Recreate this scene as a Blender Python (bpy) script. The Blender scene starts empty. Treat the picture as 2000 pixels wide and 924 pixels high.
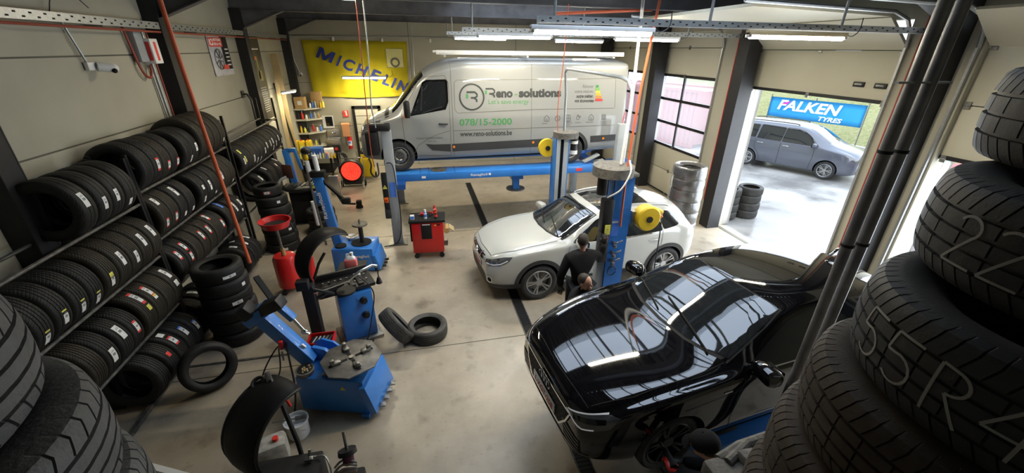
import bpy, bmesh, math, random
from math import sin, cos, pi, radians as R, sqrt, atan2, hypot
from mathutils import Vector, Matrix
from mathutils.bvhtree import BVHTree
random.seed(7)
S = bpy.context.scene
COL = S.collection

# ------------------------------------------------------------------ camera, world, lights, exposure
CAMH = 4.2; FPX = 788.0; PITCH = .4345; ROLL = .014; PSI = .2265
cd = bpy.data.cameras.new('camera'); cd.sensor_width = 36; cd.lens = 36*FPX/2000; cd.clip_start = .05; cd.clip_end = 300
cam = bpy.data.objects.new('camera', cd); COL.objects.link(cam); S.camera = cam
_f = Vector((sin(PSI)*cos(PITCH), cos(PSI)*cos(PITCH), -sin(PITCH))); _r = Vector((cos(PSI), -sin(PSI), 0)); _u = _r.cross(_f)
_r2 = cos(ROLL)*_r + sin(ROLL)*_u; _u2 = -sin(ROLL)*_r + cos(ROLL)*_u
cam.matrix_world = Matrix(((_r2.x, _u2.x, -_f.x, 0), (_r2.y, _u2.y, -_f.y, 0), (_r2.z, _u2.z, -_f.z, CAMH), (0, 0, 0, 1)))

w = bpy.data.worlds.new('sky'); S.world = w; w.use_nodes = True
wn = w.node_tree; bg = wn.nodes['Background']
_g = wn.nodes.new('ShaderNodeTexCoord'); _s = wn.nodes.new('ShaderNodeSeparateXYZ'); _c = wn.nodes.new('ShaderNodeValToRGB')
wn.links.new(_g.outputs['Generated'], _s.inputs[0]); wn.links.new(_s.outputs['Z'], _c.inputs[0]); wn.links.new(_c.outputs[0], bg.inputs[0])
_c.color_ramp.elements[0].color = (.80, .86, .93, 1); _c.color_ramp.elements[1].color = (.70, .82, .98, 1)
bg.inputs[1].default_value = 2.9

def area(name, loc, sx, sy, power, col, rot=(0, 0, 0), spread=180):
    l = bpy.data.lights.new(name, 'AREA'); l.shape = 'RECTANGLE'; l.size = sx; l.size_y = sy; l.energy = power; l.color = col; l.spread = R(spread)
    o = bpy.data.objects.new(name, l); o.location = loc; o.rotation_euler = rot; COL.objects.link(o); return o
# daylight coming through the open and glazed doors (the sky's light, sampled at the openings)
DAY = (.86, .93, 1.0)
area('daylight_open_door', (7.9, 6.98, 1.75), 2.9, 3.3, 130, DAY, (R(90), 0, R(90)))
area('daylight_glazed_door', (7.9, 11.05, 2.5), 2.8, 1.9, 60, DAY, (R(90), 0, R(90)))
area('daylight_near_door', (7.9, 3.0, 1.4), 2.9, 2.6, 100, DAY, (R(90), 0, R(90)))
# daylight through the roof lights
for sk in ((2.6, 6.45, 5.8, 1.5), (2.9, 10.4, 3.4, 2.6), (2.8, 3.85, 3.6, 1.5)):
    area('daylight_roof_light', (sk[0], sk[1], 5.95), sk[2], sk[3], 55*sk[2]*sk[3]/9, DAY)
S.view_settings.view_transform = 'Standard'; S.view_settings.look = 'None'; S.view_settings.gamma = 1
S.view_settings.use_curve_mapping = False; S.view_settings.exposure = 0.6

# ------------------------------------------------------------------ materials
MATS = {}
def mat(name, col, rough=.5, metal=0, coat=0, spec=.5, emit=None, es=0, noise=None, bump=None, alpha=None, trans=0, ior=1.45):
    """noise=(scale, amount, colour2)   bump=(scale, strength)"""
    if name in MATS: return MATS[name]
    m = bpy.data.materials.new(name); m.use_nodes = True; nt = m.node_tree; b = nt.nodes['Principled BSDF']
    c4 = (*col, 1)
    b.inputs['Base Color'].default_value = c4; b.inputs['Roughness'].default_value = rough; b.inputs['Metallic'].default_value = metal
    b.inputs['Coat Weight'].default_value = coat; b.inputs['Coat Roughness'].default_value = .03; b.inputs['Specular IOR Level'].default_value = spec
    b.inputs['IOR'].default_value = ior
    if trans: b.inputs['Transmission Weight'].default_value = trans
    if alpha is not None: b.inputs['Alpha'].default_value = alpha
    if emit: b.inputs['Emission Color'].default_value = (*emit, 1); b.inputs['Emission Strength'].default_value = es
    tc = nt.nodes.new('ShaderNodeTexCoord')
    if noise is None: noise = (9, .25, tuple(v*.8 for v in col))
    n = nt.nodes.new('ShaderNodeTexNoise'); n.inputs['Scale'].default_value = noise[0]; n.inputs['Detail'].default_value = 5
    nt.links.new(tc.outputs['Object'], n.inputs['Vector'])
    cr = nt.nodes.new('ShaderNodeMapRange'); cr.inputs[1].default_value = .35; cr.inputs[2].default_value = .7; cr.inputs[4].default_value = noise[1]
    nt.links.new(n.outputs['Fac'], cr.inputs[0])
    mx = nt.nodes.new('ShaderNodeMix'); mx.data_type = 'RGBA'; mx.inputs[6].default_value = c4; mx.inputs[7].default_value = (*noise[2], 1)
    nt.links.new(cr.outputs[0], mx.inputs[0]); nt.links.new(mx.outputs[2], b.inputs['Base Color'])
    if bump:
        n2 = nt.nodes.new('ShaderNodeTexNoise'); n2.inputs['Scale'].default_value = bump[0]; n2.inputs['Detail'].default_value = 4
        nt.links.new(tc.outputs['Object'], n2.inputs['Vector'])
        bp = nt.nodes.new('ShaderNodeBump'); bp.inputs['Strength'].default_value = bump[1]; bp.inputs['Distance'].default_value = .02
        nt.links.new(n2.outputs['Fac'], bp.inputs['Height']); nt.links.new(bp.outputs[0], b.inputs['Normal'])
    MATS[name] = m; return m

def glassmat(name, tint=(.9, .95, 1), refl=.12, rough=.0):
    """thin pane: mostly see-through, Fresnel reflection"""
    if name in MATS: return MATS[name]
    m = bpy.data.materials.new(name); m.use_nodes = True; nt = m.node_tree; nt.nodes.clear()
    out = nt.nodes.new('ShaderNodeOutputMaterial'); t = nt.nodes.new('ShaderNodeBsdfTransparent'); t.inputs[0].default_value = (*tint, 1)
    g = nt.nodes.new('ShaderNodeBsdfGlossy'); g.inputs['Roughness'].default_value = rough
    fr = nt.nodes.new('ShaderNodeLayerWeight'); fr.inputs[0].default_value = .5
    pw = nt.nodes.new('ShaderNodeMath'); pw.operation = 'POWER'; pw.inputs[1].default_value = 5; nt.links.new(fr.outputs['Facing'], pw.inputs[0])
    mr = nt.nodes.new('ShaderNodeMath'); mr.operation = 'ADD'; mr.inputs[1].default_value = refl; mr.use_clamp = True
    mx = nt.nodes.new('ShaderNodeMixShader'); nt.links.new(pw.outputs[0], mr.inputs[0]); nt.links.new(mr.outputs[0], mx.inputs[0])
    nt.links.new(t.outputs[0], mx.inputs[1]); nt.links.new(g.outputs[0], mx.inputs[2]); nt.links.new(mx.outputs[0], out.inputs[0])
    MATS[name] = m; return m

def N(nt, typ, **kw):
    n = nt.nodes.new(typ)
    for k, v in kw.items():
        if k.startswith('i'): n.inputs[int(k[1:])].default_value = v
        else: setattr(n, k, v)
    return n
def floor_mat():
    m = bpy.data.materials.new('polished_concrete'); m.use_nodes = True; nt = m.node_tree; b = nt.nodes['Principled BSDF']; L = nt.links.new
    tc = N(nt, 'ShaderNodeTexCoord')
    n1 = N(nt, 'ShaderNodeTexNoise'); n1.inputs['Scale'].default_value = .7; n1.inputs['Detail'].default_value = 9; n1.inputs['Roughness'].default_value = .65; L(tc.outputs['Object'], n1.inputs['Vector'])
    r1 = N(nt, 'ShaderNodeValToRGB'); L(n1.outputs['Fac'], r1.inputs[0])
    e = r1.color_ramp.elements; e[0].position = .3; e[0].color = (.24, .205, .155, 1); e[1].position = .72; e[1].color = (.44, .385, .305, 1)
    n2 = N(nt, 'ShaderNodeTexNoise'); n2.inputs['Scale'].default_value = 3.1; n2.inputs['Detail'].default_value = 6; L(tc.outputs['Object'], n2.inputs['Vector'])
    r2 = N(nt, 'ShaderNodeValToRGB'); L(n2.outputs['Fac'], r2.inputs[0]); e = r2.color_ramp.elements; e[0].position = .30; e[0].color = (.42, .40, .38, 1); e[1].position = .42; e[1].color = (1, 1, 1, 1)
    n3 = N(nt, 'ShaderNodeTexNoise'); n3.inputs['Scale'].default_value = 22; n3.inputs['Detail'].default_value = 3; L(tc.outputs['Object'], n3.inputs['Vector'])
    r3 = N(nt, 'ShaderNodeValToRGB'); L(n3.outputs['Fac'], r3.inputs[0]); e = r3.color_ramp.elements; e[0].position = .28; e[0].color = (.55, .53, .5, 1); e[1].position = .36; e[1].color = (1, 1, 1, 1)
    a = N(nt, 'ShaderNodeMix', data_type='RGBA', blend_type='MULTIPLY'); a.inputs[0].default_value = .55; L(r1.outputs[0], a.inputs[6]); L(r2.outputs[0], a.inputs[7])
    c = N(nt, 'ShaderNodeMix', data_type='RGBA', blend_type='MULTIPLY'); c.inputs[0].default_value = .5; L(a.outputs[2], c.inputs[6]); L(r3.outputs[0], c.inputs[7])
    L(c.outputs[2], b.inputs['Base Color'])
    rr = N(nt, 'ShaderNodeMapRange'); rr.inputs[3].default_value = .22; rr.inputs[4].default_value = .48; L(n2.outputs['Fac'], rr.inputs[0]); L(rr.outputs[0], b.inputs['Roughness'])
    return m
def yard_mat():
    m = bpy.data.materials.new('wet_yard_concrete'); m.use_nodes = True; nt = m.node_tree; b = nt.nodes['Principled BSDF']; L = nt.links.new
    tc = N(nt, 'ShaderNodeTexCoord')
    n1 = N(nt, 'ShaderNodeTexNoise'); n1.inputs['Scale'].default_value = .5; n1.inputs['Detail'].default_value = 8; L(tc.outputs['Object'], n1.inputs['Vector'])
    r1 = N(nt, 'ShaderNodeValToRGB'); L(n1.outputs['Fac'], r1.inputs[0]); e = r1.color_ramp.elements
    e[0].position = .35; e[0].color = (.20, .19, .18, 1); e[1].position = .62; e[1].color = (.42, .41, .39, 1); L(r1.outputs[0], b.inputs['Base Color'])
    rr = N(nt, 'ShaderNodeMapRange'); rr.inputs[1].default_value = .4; rr.inputs[2].default_value = .6; rr.inputs[3].default_value = .12; rr.inputs[4].default_value = .6; L(n1.outputs['Fac'], rr.inputs[0]); L(rr.outputs[0], b.inputs['Roughness'])
    return m
def rubber(name, col, pattern='rib', dust=None, pitch=60):
    """tyre rubber; the tyre's axis is its local Z; circumferential/lateral tread cuts as bump on the tread band only"""
    m = bpy.data.materials.new(name); m.use_nodes = True; nt = m.node_tree; b = nt.nodes['Principled BSDF']; L = nt.links.new
    b.inputs['Roughness'].default_value = .62; b.inputs['Specular IOR Level'].default_value = .4
    tc = N(nt, 'ShaderNodeTexCoord'); sx = N(nt, 'ShaderNodeSeparateXYZ'); L(tc.outputs['Object'], sx.inputs[0])
    at = N(nt, 'ShaderNodeMath', operation='ARCTAN2'); L(sx.outputs['Y'], at.inputs[0]); L(sx.outputs['X'], at.inputs[1])
    az = N(nt, 'ShaderNodeMath', operation='ABSOLUTE'); L(sx.outputs['Z'], az.inputs[0])
    k = N(nt, 'ShaderNodeMath', operation='MULTIPLY'); L(az.outputs[0] if pattern == 'chevron' else sx.outputs['Z'], k.inputs[0]); k.inputs[1].default_value = {'chevron': 9.0, 'rib': 2.0, 'block': 4.0}[pattern]
    s = N(nt, 'ShaderNodeMath', operation='ADD'); L(at.outputs[0], s.inputs[0]); L(k.outputs[0], s.inputs[1])
    p = N(nt, 'ShaderNodeMath', operation='MULTIPLY'); L(s.outputs[0], p.inputs[0]); p.inputs[1].default_value = pitch
    si = N(nt, 'ShaderNodeMath', operation='SINE'); L(p.outputs[0], si.inputs[0])
    mr = N(nt, 'ShaderNodeMapRange'); L(si.outputs[0], mr.inputs[0]); mr.inputs[1].default_value = -1; mr.inputs[2].default_value = -.4
    # only on the tread band (radius large)
    x2 = N(nt, 'ShaderNodeVectorMath', operation='MULTIPLY'); L(tc.outputs['Object'], x2.inputs[0]); x2.inputs[1].default_value = (1, 1, 0)
    ln = N(nt, 'ShaderNodeVectorMath', operation='LENGTH'); L(x2.outputs[0], ln.inputs[0])
    band = N(nt, 'ShaderNodeMapRange'); L(ln.outputs['Value'], band.inputs[0]); band.inputs[1].default_value = .300; band.inputs[2].default_value = .306
    inv = N(nt, 'ShaderNodeMath', operation='SUBTRACT'); inv.inputs[0].default_value = 1; L(mr.outputs[0], inv.inputs[1])
    cut = N(nt, 'ShaderNodeMath', operation='MULTIPLY'); L(inv.outputs[0], cut.inputs[0]); L(band.outputs[0], cut.inputs[1])
    h = N(nt, 'ShaderNodeMath', operation='SUBTRACT'); h.inputs[0].default_value = 1; L(cut.outputs[0], h.inputs[1])
    bp = N(nt, 'ShaderNodeBump'); bp.inputs['Strength'].default_value = .55; bp.inputs['Distance'].default_value = .004; L(h.outputs[0], bp.inputs['Height']); L(bp.outputs[0], b.inputs['Normal'])
    n = N(nt, 'ShaderNodeTexNoise'); n.inputs['Scale'].default_value = 7; n.inputs['Detail'].default_value = 6; L(tc.outputs['Object'], n.inputs['Vector'])
    r = N(nt, 'ShaderNodeMapRange'); L(n.outputs['Fac'], r.inputs[0]); r.inputs[1].default_value = .4; r.inputs[2].default_value = .75; r.inputs[4].default_value = .8
    mx = N(nt, 'ShaderNodeMix', data_type='RGBA'); mx.inputs[6].default_value = (*col, 1); mx.inputs[7].default_value = (*(dust or tuple(v*1.5+.002 for v in col)), 1)
    L(r.outputs[0], mx.inputs[0]); L(mx.outputs[2], b.inputs['Base Color'])
    MATS[name] = m; return m

M = {}
M['floor'] = floor_mat(); M['yard'] = yard_mat()
M['rub_rib'] = rubber('new_tyre_rubber_ribbed', (.011, .011, .011), 'rib', pitch=70)
M['rub_chev'] = rubber('new_tyre_rubber_chevron', (.011, .011, .010), 'chevron', pitch=34)
M['rub_block'] = rubber('new_tyre_rubber_block', (.010, .010, .011), 'block', pitch=58)
M['rub_olive'] = rubber('tyre_rubber_brownish', (.022, .019, .013), 'rib', pitch=80)
M['rub_used'] = rubber('worn_tyre_rubber_grey', (.045, .043, .040), 'rib', (.085, .08, .072), pitch=50)
M['rub_worn_brown'] = mat('worn_tyre_rubber_brown', (.058, .044, .033), .72, noise=(14, .8, (.095, .074, .056)), bump=(150, .08))
M['rub_worn_dark'] = mat('worn_tyre_rubber_dark', (.045, .045, .046), .62, noise=(14, .7, (.075, .073, .07)), bump=(150, .08))
M['rub_worn_left'] = mat('worn_tyre_rubber_left', (.055, .055, .056), .65, noise=(11, .8, (.10, .098, .095)), bump=(90, .15))
M['wall'] = mat('cream_grey_wall_panel', (.40, .385, .31), .75, noise=(1.2, .6, (.33, .315, .25)), bump=(40, .1))
M['wallback'] = mat('back_wall_panel', (.36, .345, .275), .75, noise=(1.0, .6, (.29, .275, .215)), bump=(40, .1))
M['joint'] = mat('dark_joint', (.12, .115, .09), .8)
M['steel_black'] = mat('black_painted_steel', (.012, .012, .014), .55, noise=(6, .5, (.02, .02, .022)))
M['steel_beam'] = mat('grey_painted_beam', (.11, .11, .12), .5, noise=(3, .6, (.035, .035, .04)))
M['galv'] = mat('galvanised_steel', (.45, .47, .48), .4, .75, noise=(30, .6, (.32, .34, .35)))
M['deck'] = mat('roof_deck', (.16, .16, .165), .5, .4, noise=(4, .6, (.06, .06, .06)))
M['door_cream'] = mat('cream_sectional_door', (.52, .50, .40), .55, noise=(1.5, .5, (.46, .44, .35)))
M['black'] = mat('black_plastic', (.012, .012, .013), .45)
M['blackmatt'] = mat('matt_black', (.006, .006, .006), .8)
M['rail'] = mat('rack_rail_steel', (.07, .07, .068), .45, .5, noise=(12, .8, (.22, .21, .19)))
M['blue'] = mat('machine_blue', (.035, .20, .62), .35, coat=.3, noise=(8, .6, (.028, .165, .52)))
M['bluedk'] = mat('dark_blue_paint', (.02, .09, .33), .45)
M['liftgrey'] = mat('lift_grey_paint', (.34, .37, .39), .42, noise=(5, .6, (.28, .305, .32)))
M['dusty'] = mat('dusty_grey_cap', (.09, .085, .078), .8, noise=(18, .9, (.17, .16, .14)), bump=(60, .3))
M['red'] = mat('red_paint', (.55, .012, .012), .35, coat=.4)
M['redpl'] = mat('red_plastic', (.6, .03, .02), .4)
M['orange'] = mat('orange_hose', (.60, .12, .045), .45)
M['orangepaint'] = mat('orange_plastic', (.8, .2, .02), .4)
M['redpipe'] = mat('red_brown_pipe', (.30, .06, .035), .5)
M['yellow'] = mat('yellow_plastic', (.75, .50, .02), .4)
M['yellowban'] = mat('yellow_banner_cloth', (.78, .66, .02), .75, noise=(3, .5, (.70, .58, .015)))
M['white'] = mat('white_paint', (.75, .76, .76), .4)
M['label'] = mat('white_label_paper', (.80, .80, .79), .6, noise=(60, .5, (.55, .56, .6)))
M['labelred'] = mat('red_label_paper', (.75, .05, .04), .6)
M['labelyel'] = mat('yellow_label_paper', (.75, .72, .12), .6)
M['labelblue'] = mat('blue_label_paper', (.08, .22, .75), .6)
M['print'] = mat('label_print_grey', (.22, .23, .25), .6)
M['ink'] = mat('black_ink', (.01, .01, .01), .6)
M['chrome'] = mat('chrome', (.75, .76, .77), .12, 1)
M['alu'] = mat('brushed_aluminium', (.55, .56, .57), .35, .9)
M['steel'] = mat('worn_steel', (.30, .30, .29), .38, .85, noise=(20, .8, (.16, .155, .14)))
M['dirtysteel'] = mat('greasy_steel_plate', (.22, .21, .19), .5, .6, noise=(8, .9, (.09, .085, .075)))
M['cardboard'] = mat('cardboard', (.45, .29, .12), .8)
M['wood'] = mat('bare_wood', (.46, .36, .20), .7, noise=(4, .7, (.38, .28, .14)))
M['skin'] = mat('skin', (.45, .24, .16), .55)
M['hair'] = mat('dark_hair', (.02, .014, .010), .6, bump=(120, .4))
M['cloth'] = mat('black_work_cloth', (.008, .008, .009), .9, spec=.2, bump=(80, .2))
M['cloth2'] = mat('charcoal_work_cloth', (.02, .021, .024), .9, spec=.2, bump=(80, .2))
M['chalk'] = mat('chalk_writing', (.42, .41, .38), .9)
M['lampw'] = mat('lamp_tube', (1, 1, 1), .5, emit=(1, .93, .74), es=45)
M['amber'] = mat('amber_reflector', (.8, .22, .02), .3)
M['redlens'] = mat('red_lamp_lens', (.55, .01, .015), .15, coat=1)
M['clearlens'] = mat('clear_lamp_lens', (.12, .125, .135), .08, .4, coat=1)

# ------------------------------------------------------------------ mesh helpers
class MB:
    def __init__(s): s.bm = bmesh.new(); s.mats = []; s.mi = 0
    def m(s, name):
        mt = M[name] if isinstance(name, str) else name
        if mt not in s.mats: s.mats.append(mt)
        s.mi = s.mats.index(mt); return s
    def _mark(s, faces, smooth=False):
        for f in faces: f.material_index = s.mi; f.smooth = smooth
    def box(s, c, d, rot=None, bev=0, taper=1):
        g = bmesh.ops.create_cube(s.bm, size=1); vs = g['verts']
        for v in vs:
            v.co = Vector((v.co.x*d[0], v.co.y*d[1], v.co.z*d[2]))
            if taper != 1 and v.co.z > 0: v.co.x *= taper; v.co.y *= taper
        fs = list({f for v in vs for f in v.link_faces})
        if bev:
            es = list({e for v in vs for e in v.link_edges})
            r = bmesh.ops.bevel(s.bm, geom=es, offset=bev, segments=2, affect='EDGES', profile=.5)
            vs = list({v for f in r['faces'] for v in f.verts} | {v for v in vs if v.is_valid}); fs = list({f for v in vs for f in v.link_faces})
        mt = Matrix.Translation(c)
        if rot is not None: mt = mt @ (rot if isinstance(rot, Matrix) else Matrix.Rotation(rot[2], 4, 'Z') @ Matrix.Rotation(rot[1], 4, 'Y') @ Matrix.Rotation(rot[0], 4, 'X'))
        for v in vs: v.co = mt @ v.co
        s._mark(fs, bool(bev)); return s
    def beam(s, p0, p1, w, h, up=(0, 0, 1), bev=0):
        p0, p1 = Vector(p0), Vector(p1); d = p1-p0; L = d.length; d.normalize(); up = Vector(up)
        if abs(d.dot(up)) > .99: up = Vector((0, 1, 0))
        x = d.cross(up).normalized(); z = x.cross(d)
        mt = Matrix(((x.x, d.x, z.x, 0), (x.y, d.y, z.y, 0), (x.z, d.z, z.z, 0), (0, 0, 0, 1)))
        return s.box((p0+p1)/2, (w, L, h), mt, bev)
    def cyl(s, p0, p1, r, r2=None, seg=20, caps=True, smooth=True):
        p0, p1 = Vector(p0), Vector(p1); r2 = r if r2 is None else r2; d = (p1-p0)
        q = d.to_track_quat('Z', 'Y'); a, b = [], []
        for i in range(seg):
            t = 2*pi*i/seg; o = Vector((cos(t), sin(t), 0))
            a.append(s.bm.verts.new(p0+q@(o*r))); b.append(s.bm.verts.new(p1+q@(o*r2)))
        s._mark([s.bm.faces.new((a[i], a[(i+1) % seg], b[(i+1) % seg], b[i])) for i in range(seg)], smooth)
        if caps: s._mark([s.bm.faces.new(a[::-1]), s.bm.faces.new(b)])
        return s
    def tube(s, pts, r, seg=8, closed=False, smooth_path=0, radii=None):
        P = [Vector(p) for p in pts]
        if smooth_path and len(P) > 2:
            Q = []; n = len(P)
            rng = range(n if closed else n-1)
            for i in rng:
                p0, p1, p2, p3 = (P[(i-1) % n] if closed or i > 0 else P[0]), P[i], P[(i+1) % n], (P[(i+2) % n] if closed or i+2 < n else P[-1])
                for k in range(smooth_path):
                    t = k/smooth_path; t2 = t*t; t3 = t2*t
                    Q.append(.5*((2*p1)+(-p0+p2)*t+(2*p0-5*p1+4*p2-p3)*t2+(-p0+3*p1-3*p2+p3)*t3))
            if not closed: Q.append(P[-1])
            P = Q
        n = len(P); rings = []; prev = None
        for i, p in enumerate(P):
            a = P[i-1] if (i > 0 or closed) else P[0]; b = P[(i+1) % n] if (i < n-1 or closed) else P[-1]
            d = (b-a).normalized()
            if prev is None:
                prev = d.cross(Vector((0, 0, 1))); prev = prev.normalized() if prev.length > .01 else Vector((1, 0, 0))
            prev = (prev-d*prev.dot(d)).normalized(); y = d.cross(prev); rr = radii[min(i, len(radii)-1)] if radii else r
            rings.append([s.bm.verts.new(p+(prev*cos(2*pi*k/seg)+y*sin(2*pi*k/seg))*rr) for k in range(seg)])
        fs = []
        for i in range(n if closed else n-1):
            a, b = rings[i], rings[(i+1) % n]
            for k in range(seg): fs.append(s.bm.faces.new((a[k], a[(k+1) % seg], b[(k+1) % seg], b[k])))
        s._mark(fs, True)
        if not closed: s._mark([s.bm.faces.new(rings[0][::-1]), s.bm.faces.new(rings[-1])])
        return s
    def lathe(s, prof, o=(0, 0, 0), ax='Z', seg=32, closed=False, a0=0, a1=2*pi):
        """prof: (radius, height) list. closed: profile is a loop"""
        o = Vector(o); full = abs(a1-a0-2*pi) < 1e-6; rings = []
        nn = seg if full else seg+1
        for i in range(nn):
            t = a0+(a1-a0)*i/seg; c, sn = cos(t), sin(t); ring = []
            for r, h in prof:
                v = {'Z': (r*c, r*sn, h), 'X': (h, r*c, r*sn), 'Y': (r*sn, h, r*c)}[ax] if not isinstance(ax, Matrix) else ax @ Vector((r*c, r*sn, h))
                ring.append(s.bm.verts.new(o+Vector(v)))
            rings.append(ring)
        fs = []; m = len(prof)
        for i in range(seg):
            a, b = rings[i], rings[(i+1) % nn]
            for k in range(m if closed else m-1):
                k2 = (k+1) % m
                try: fs.append(s.bm.faces.new((a[k], b[k], b[k2], a[k2])))
                except ValueError: pass
        s._mark(fs, True); bmesh.ops.remove_doubles(s.bm, verts=[v for r_ in rings for v in r_], dist=1e-6)
        return s
    def prism(s, poly, h0, h1, plane='XY', T=None, bev=0):
        def mk(u, v, h): return {'XY': Vector((u, v, h)), 'XZ': Vector((u, h, v)), 'YZ': Vector((h, u, v))}[plane]
        a = [s.bm.verts.new(mk(u, v, h0)) for u, v in poly]; b = [s.bm.verts.new(mk(u, v, h1)) for u, v in poly]; n = len(poly)
        fs = [s.bm.faces.new(a[::-1]), s.bm.faces.new(b)]+[s.bm.faces.new((a[i], a[(i+1) % n], b[(i+1) % n], b[i])) for i in range(n)]
        s._mark(fs)
        vs = a+b
        if bev:
            es = list({e for v in vs for e in v.link_edges}); r = bmesh.ops.bevel(s.bm, geom=es, offset=bev, segments=2, affect='EDGES', profile=.5)
            vs = list({v for f in r['faces'] for v in f.verts} | {v for v in vs if v.is_valid}); s._mark(list({f for v in vs for f in v.link_faces}), True)
        if T is not None:
            for v in vs: v.co = T @ v.co
        return s
    def ball(s, c, r, sc=(1, 1, 1), rot=None, seg=16):
        g = bmesh.ops.create_uvsphere(s.bm, u_segments=seg, v_segments=max(6, seg//2), radius=r)
        mt = Matrix.Translation(c) @ (rot if rot is not None else Matrix.Identity(4)) @ Matrix.Diagonal((*sc, 1))
        for v in g['verts']: v.co = mt @ v.co
        s._mark({f for v in g['verts'] for f in v.link_faces}, True); return s
    def grid(s, fn, nu, nv, thick=None):
        V = [[s.bm.verts.new(fn(i/nu, j/nv)) for j in range(nv+1)] for i in range(nu+1)]
        fs = [s.bm.faces.new((V[i][j], V[i+1][j], V[i+1][j+1], V[i][j+1])) for i in range(nu) for j in range(nv)]
        s._mark(fs, True)
        if thick:
            bmesh.ops.solidify(s.bm, geom=fs, thickness=thick)
            for f in s.bm.faces: f.smooth = True
        return s
    def quad(s, *p):
        s._mark([s.bm.faces.new([s.bm.verts.new(Vector(q)) for q in p])]); return s
    def text(s, txt, size, T, depth=.002, bold=0, shear=0, align='LEFT', xs=1.0, sp=1.0, fit=None):
        """flat lettering: x right, y up, z out, placed by matrix T"""
        cu = bpy.data.curves.new('lettering', 'FONT'); cu.body = txt; cu.size = size; cu.extrude = depth/2; cu.offset = bold; cu.shear = shear; cu.align_x = align; cu.space_character = sp
        cu.resolution_u = 3
        ob = bpy.data.objects.new('lettering', cu); COL.objects.link(ob)
        dg = bpy.context.evaluated_depsgraph_get(); dg.update(); me = ob.evaluated_get(dg).to_mesh()
        if fit:
            X0 = min(v.co.x for v in me.vertices); X1 = max(v.co.x for v in me.vertices); xs = fit/(X1-X0)
        vs = [s.bm.verts.new(T @ Vector((v.co.x*xs, v.co.y, v.co.z))) for v in me.vertices]
        for p in me.polygons:
            try: f = s.bm.faces.new([vs[i] for i in p.vertices]); f.material_index = s.mi
            except ValueError: pass
        ob.evaluated_get(dg).to_mesh_clear(); bpy.data.objects.remove(ob); bpy.data.curves.remove(cu); return s
    def build(s, name, parent=None, sharp=35, recalc=True, label=None):
        if recalc: bmesh.ops.recalc_face_normals(s.bm, faces=s.bm.faces)
        me = bpy.data.meshes.new(name); s.bm.to_mesh(me); s.bm.free()
        for mt in s.mats: me.materials.append(mt)
        if sharp: me.set_sharp_from_angle(angle=R(sharp))
        o = bpy.data.objects.new(name, me); COL.objects.link(o)
        if parent: o.parent = parent
        if label: o['label'] = label
        return o

def mb(name=None):
    b = MB()
    if name: b.m(name)
    return b
def thing(name, label, cat, loc=(0, 0, 0), rz=0, group=None):
    o = bpy.data.objects.new(name, None); o.empty_display_size = .1; COL.objects.link(o); o.location = loc; o.rotation_euler = (0, 0, rz)
    return tag(o, label, cat, group)
def tag(o, label, cat, group=None):
    o['label'] = label; o['category'] = cat
    if group: o['group'] = group
    return o
def struct(o): o['kind'] = 'structure'; return o
def MT(loc, rx=0, ry=0, rz=0): return Matrix.Translation(loc) @ Matrix.Rotation(rz, 4, 'Z') @ Matrix.Rotation(ry, 4, 'Y') @ Matrix.Rotation(rx, 4, 'X')
def kids(o): return [c for c in o.children]
def dup(o, parent=None):
    c = o.copy(); COL.objects.link(c)
    if parent: c.parent = parent
    for ch in kids(o): dup(ch, c)
    return c
# ------------------------------------------------------------------ the building
WL, WR, YB, YN, ZR = -4.15, 7.5, 16.3, -2.6, 5.55
b = mb('floor'); b.box(((WL+WR)/2, (YB+YN)/2, -.1), (WR-WL+.5, YB-YN+.4, .2)); struct(b.build('floor'))
b = mb('yard'); b.box((27.76, 8, -.13), (40, 60, .22)); struct(b.build('ground'))
# floor channel with its steel grating, joints, the sunken rail strip along the tyre rack
b = mb('blackmatt'); b.box((1.5, 6.6, .002), (.17, 13.6, .006)); b.m('rail')
for sx in (-1, 1): b.box((1.5+sx*.085, 6.6, .005), (.014, 13.6, .012))
struct(b.build('trim_1'))
b = mb('blackmatt')
for i in range(270): b.box((1.5, -.1+i*.05, .006), (.15, .018, .006))
b.m('rail')
o = struct(b.build('trim_2'))
b = mb('joint'); b.box((-1.0, 5.08, .0015), (5.4, .012, .004)); b.box((4.5, 5.08, .0015), (6, .012, .004)); b.box((-.9, 9.4, .0015), (5.0, .010, .004)); b.box((5.2, 9.4, .0015), (4.5, .010, .004)); b.box((7.55, 8, .004), (.10, 16, .008)); struct(b.build('trim_3'))
b = mb('rail'); b.box((-2.9, 5.36, .006), (2.2, .035, .012)); struct(b.build('trim_4'))

def panel_wall(name, x, y0, y1, z0, z1, seams, m, n=1):
    """vertical wall in a plane x=const facing n, with recessed horizontal panel joints"""
    b = mb(m); zz = [z0]+seams+[z1]
    for a, c in zip(zz, zz[1:]): b.box((x-n*.1, (y0+y1)/2, (a+c)/2), (.2, y1-y0, c-a-.02))
    b.m('joint'); b.box((x-n*.11, (y0+y1)/2, (z0+z1)/2), (.19, y1-y0, z1-z0))
    return struct(b.build(name))
panel_wall('wall_left', WL, YN, YB, 0, 5.7, [.8, 3.05, 4.05], 'wall')
b = mb('wallback')
for a, c in ((0, 1.55), (1.55, 3.05), (3.05, 4.55), (4.55, 5.7)): b.box(((WL+WR)/2, YB+.1, (a+c)/2), (WR-WL+.4, .2, c-a-.015))
b.m('joint'); b.box(((WL+WR)/2, YB+.12, 2.85), (WR-WL+.4, .2, 5.7))
for x in (-.1, 3.8): b.box((x, YB+.0, 2.85), (.02, .012, 5.7))
struct(b.build('wall_back'))
b = mb('wall'); b.box(((WL+WR)/2, YN-.1, 2.85), (WR-WL+.4, .2, 5.7)); struct(b.build('wall_front'))
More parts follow.
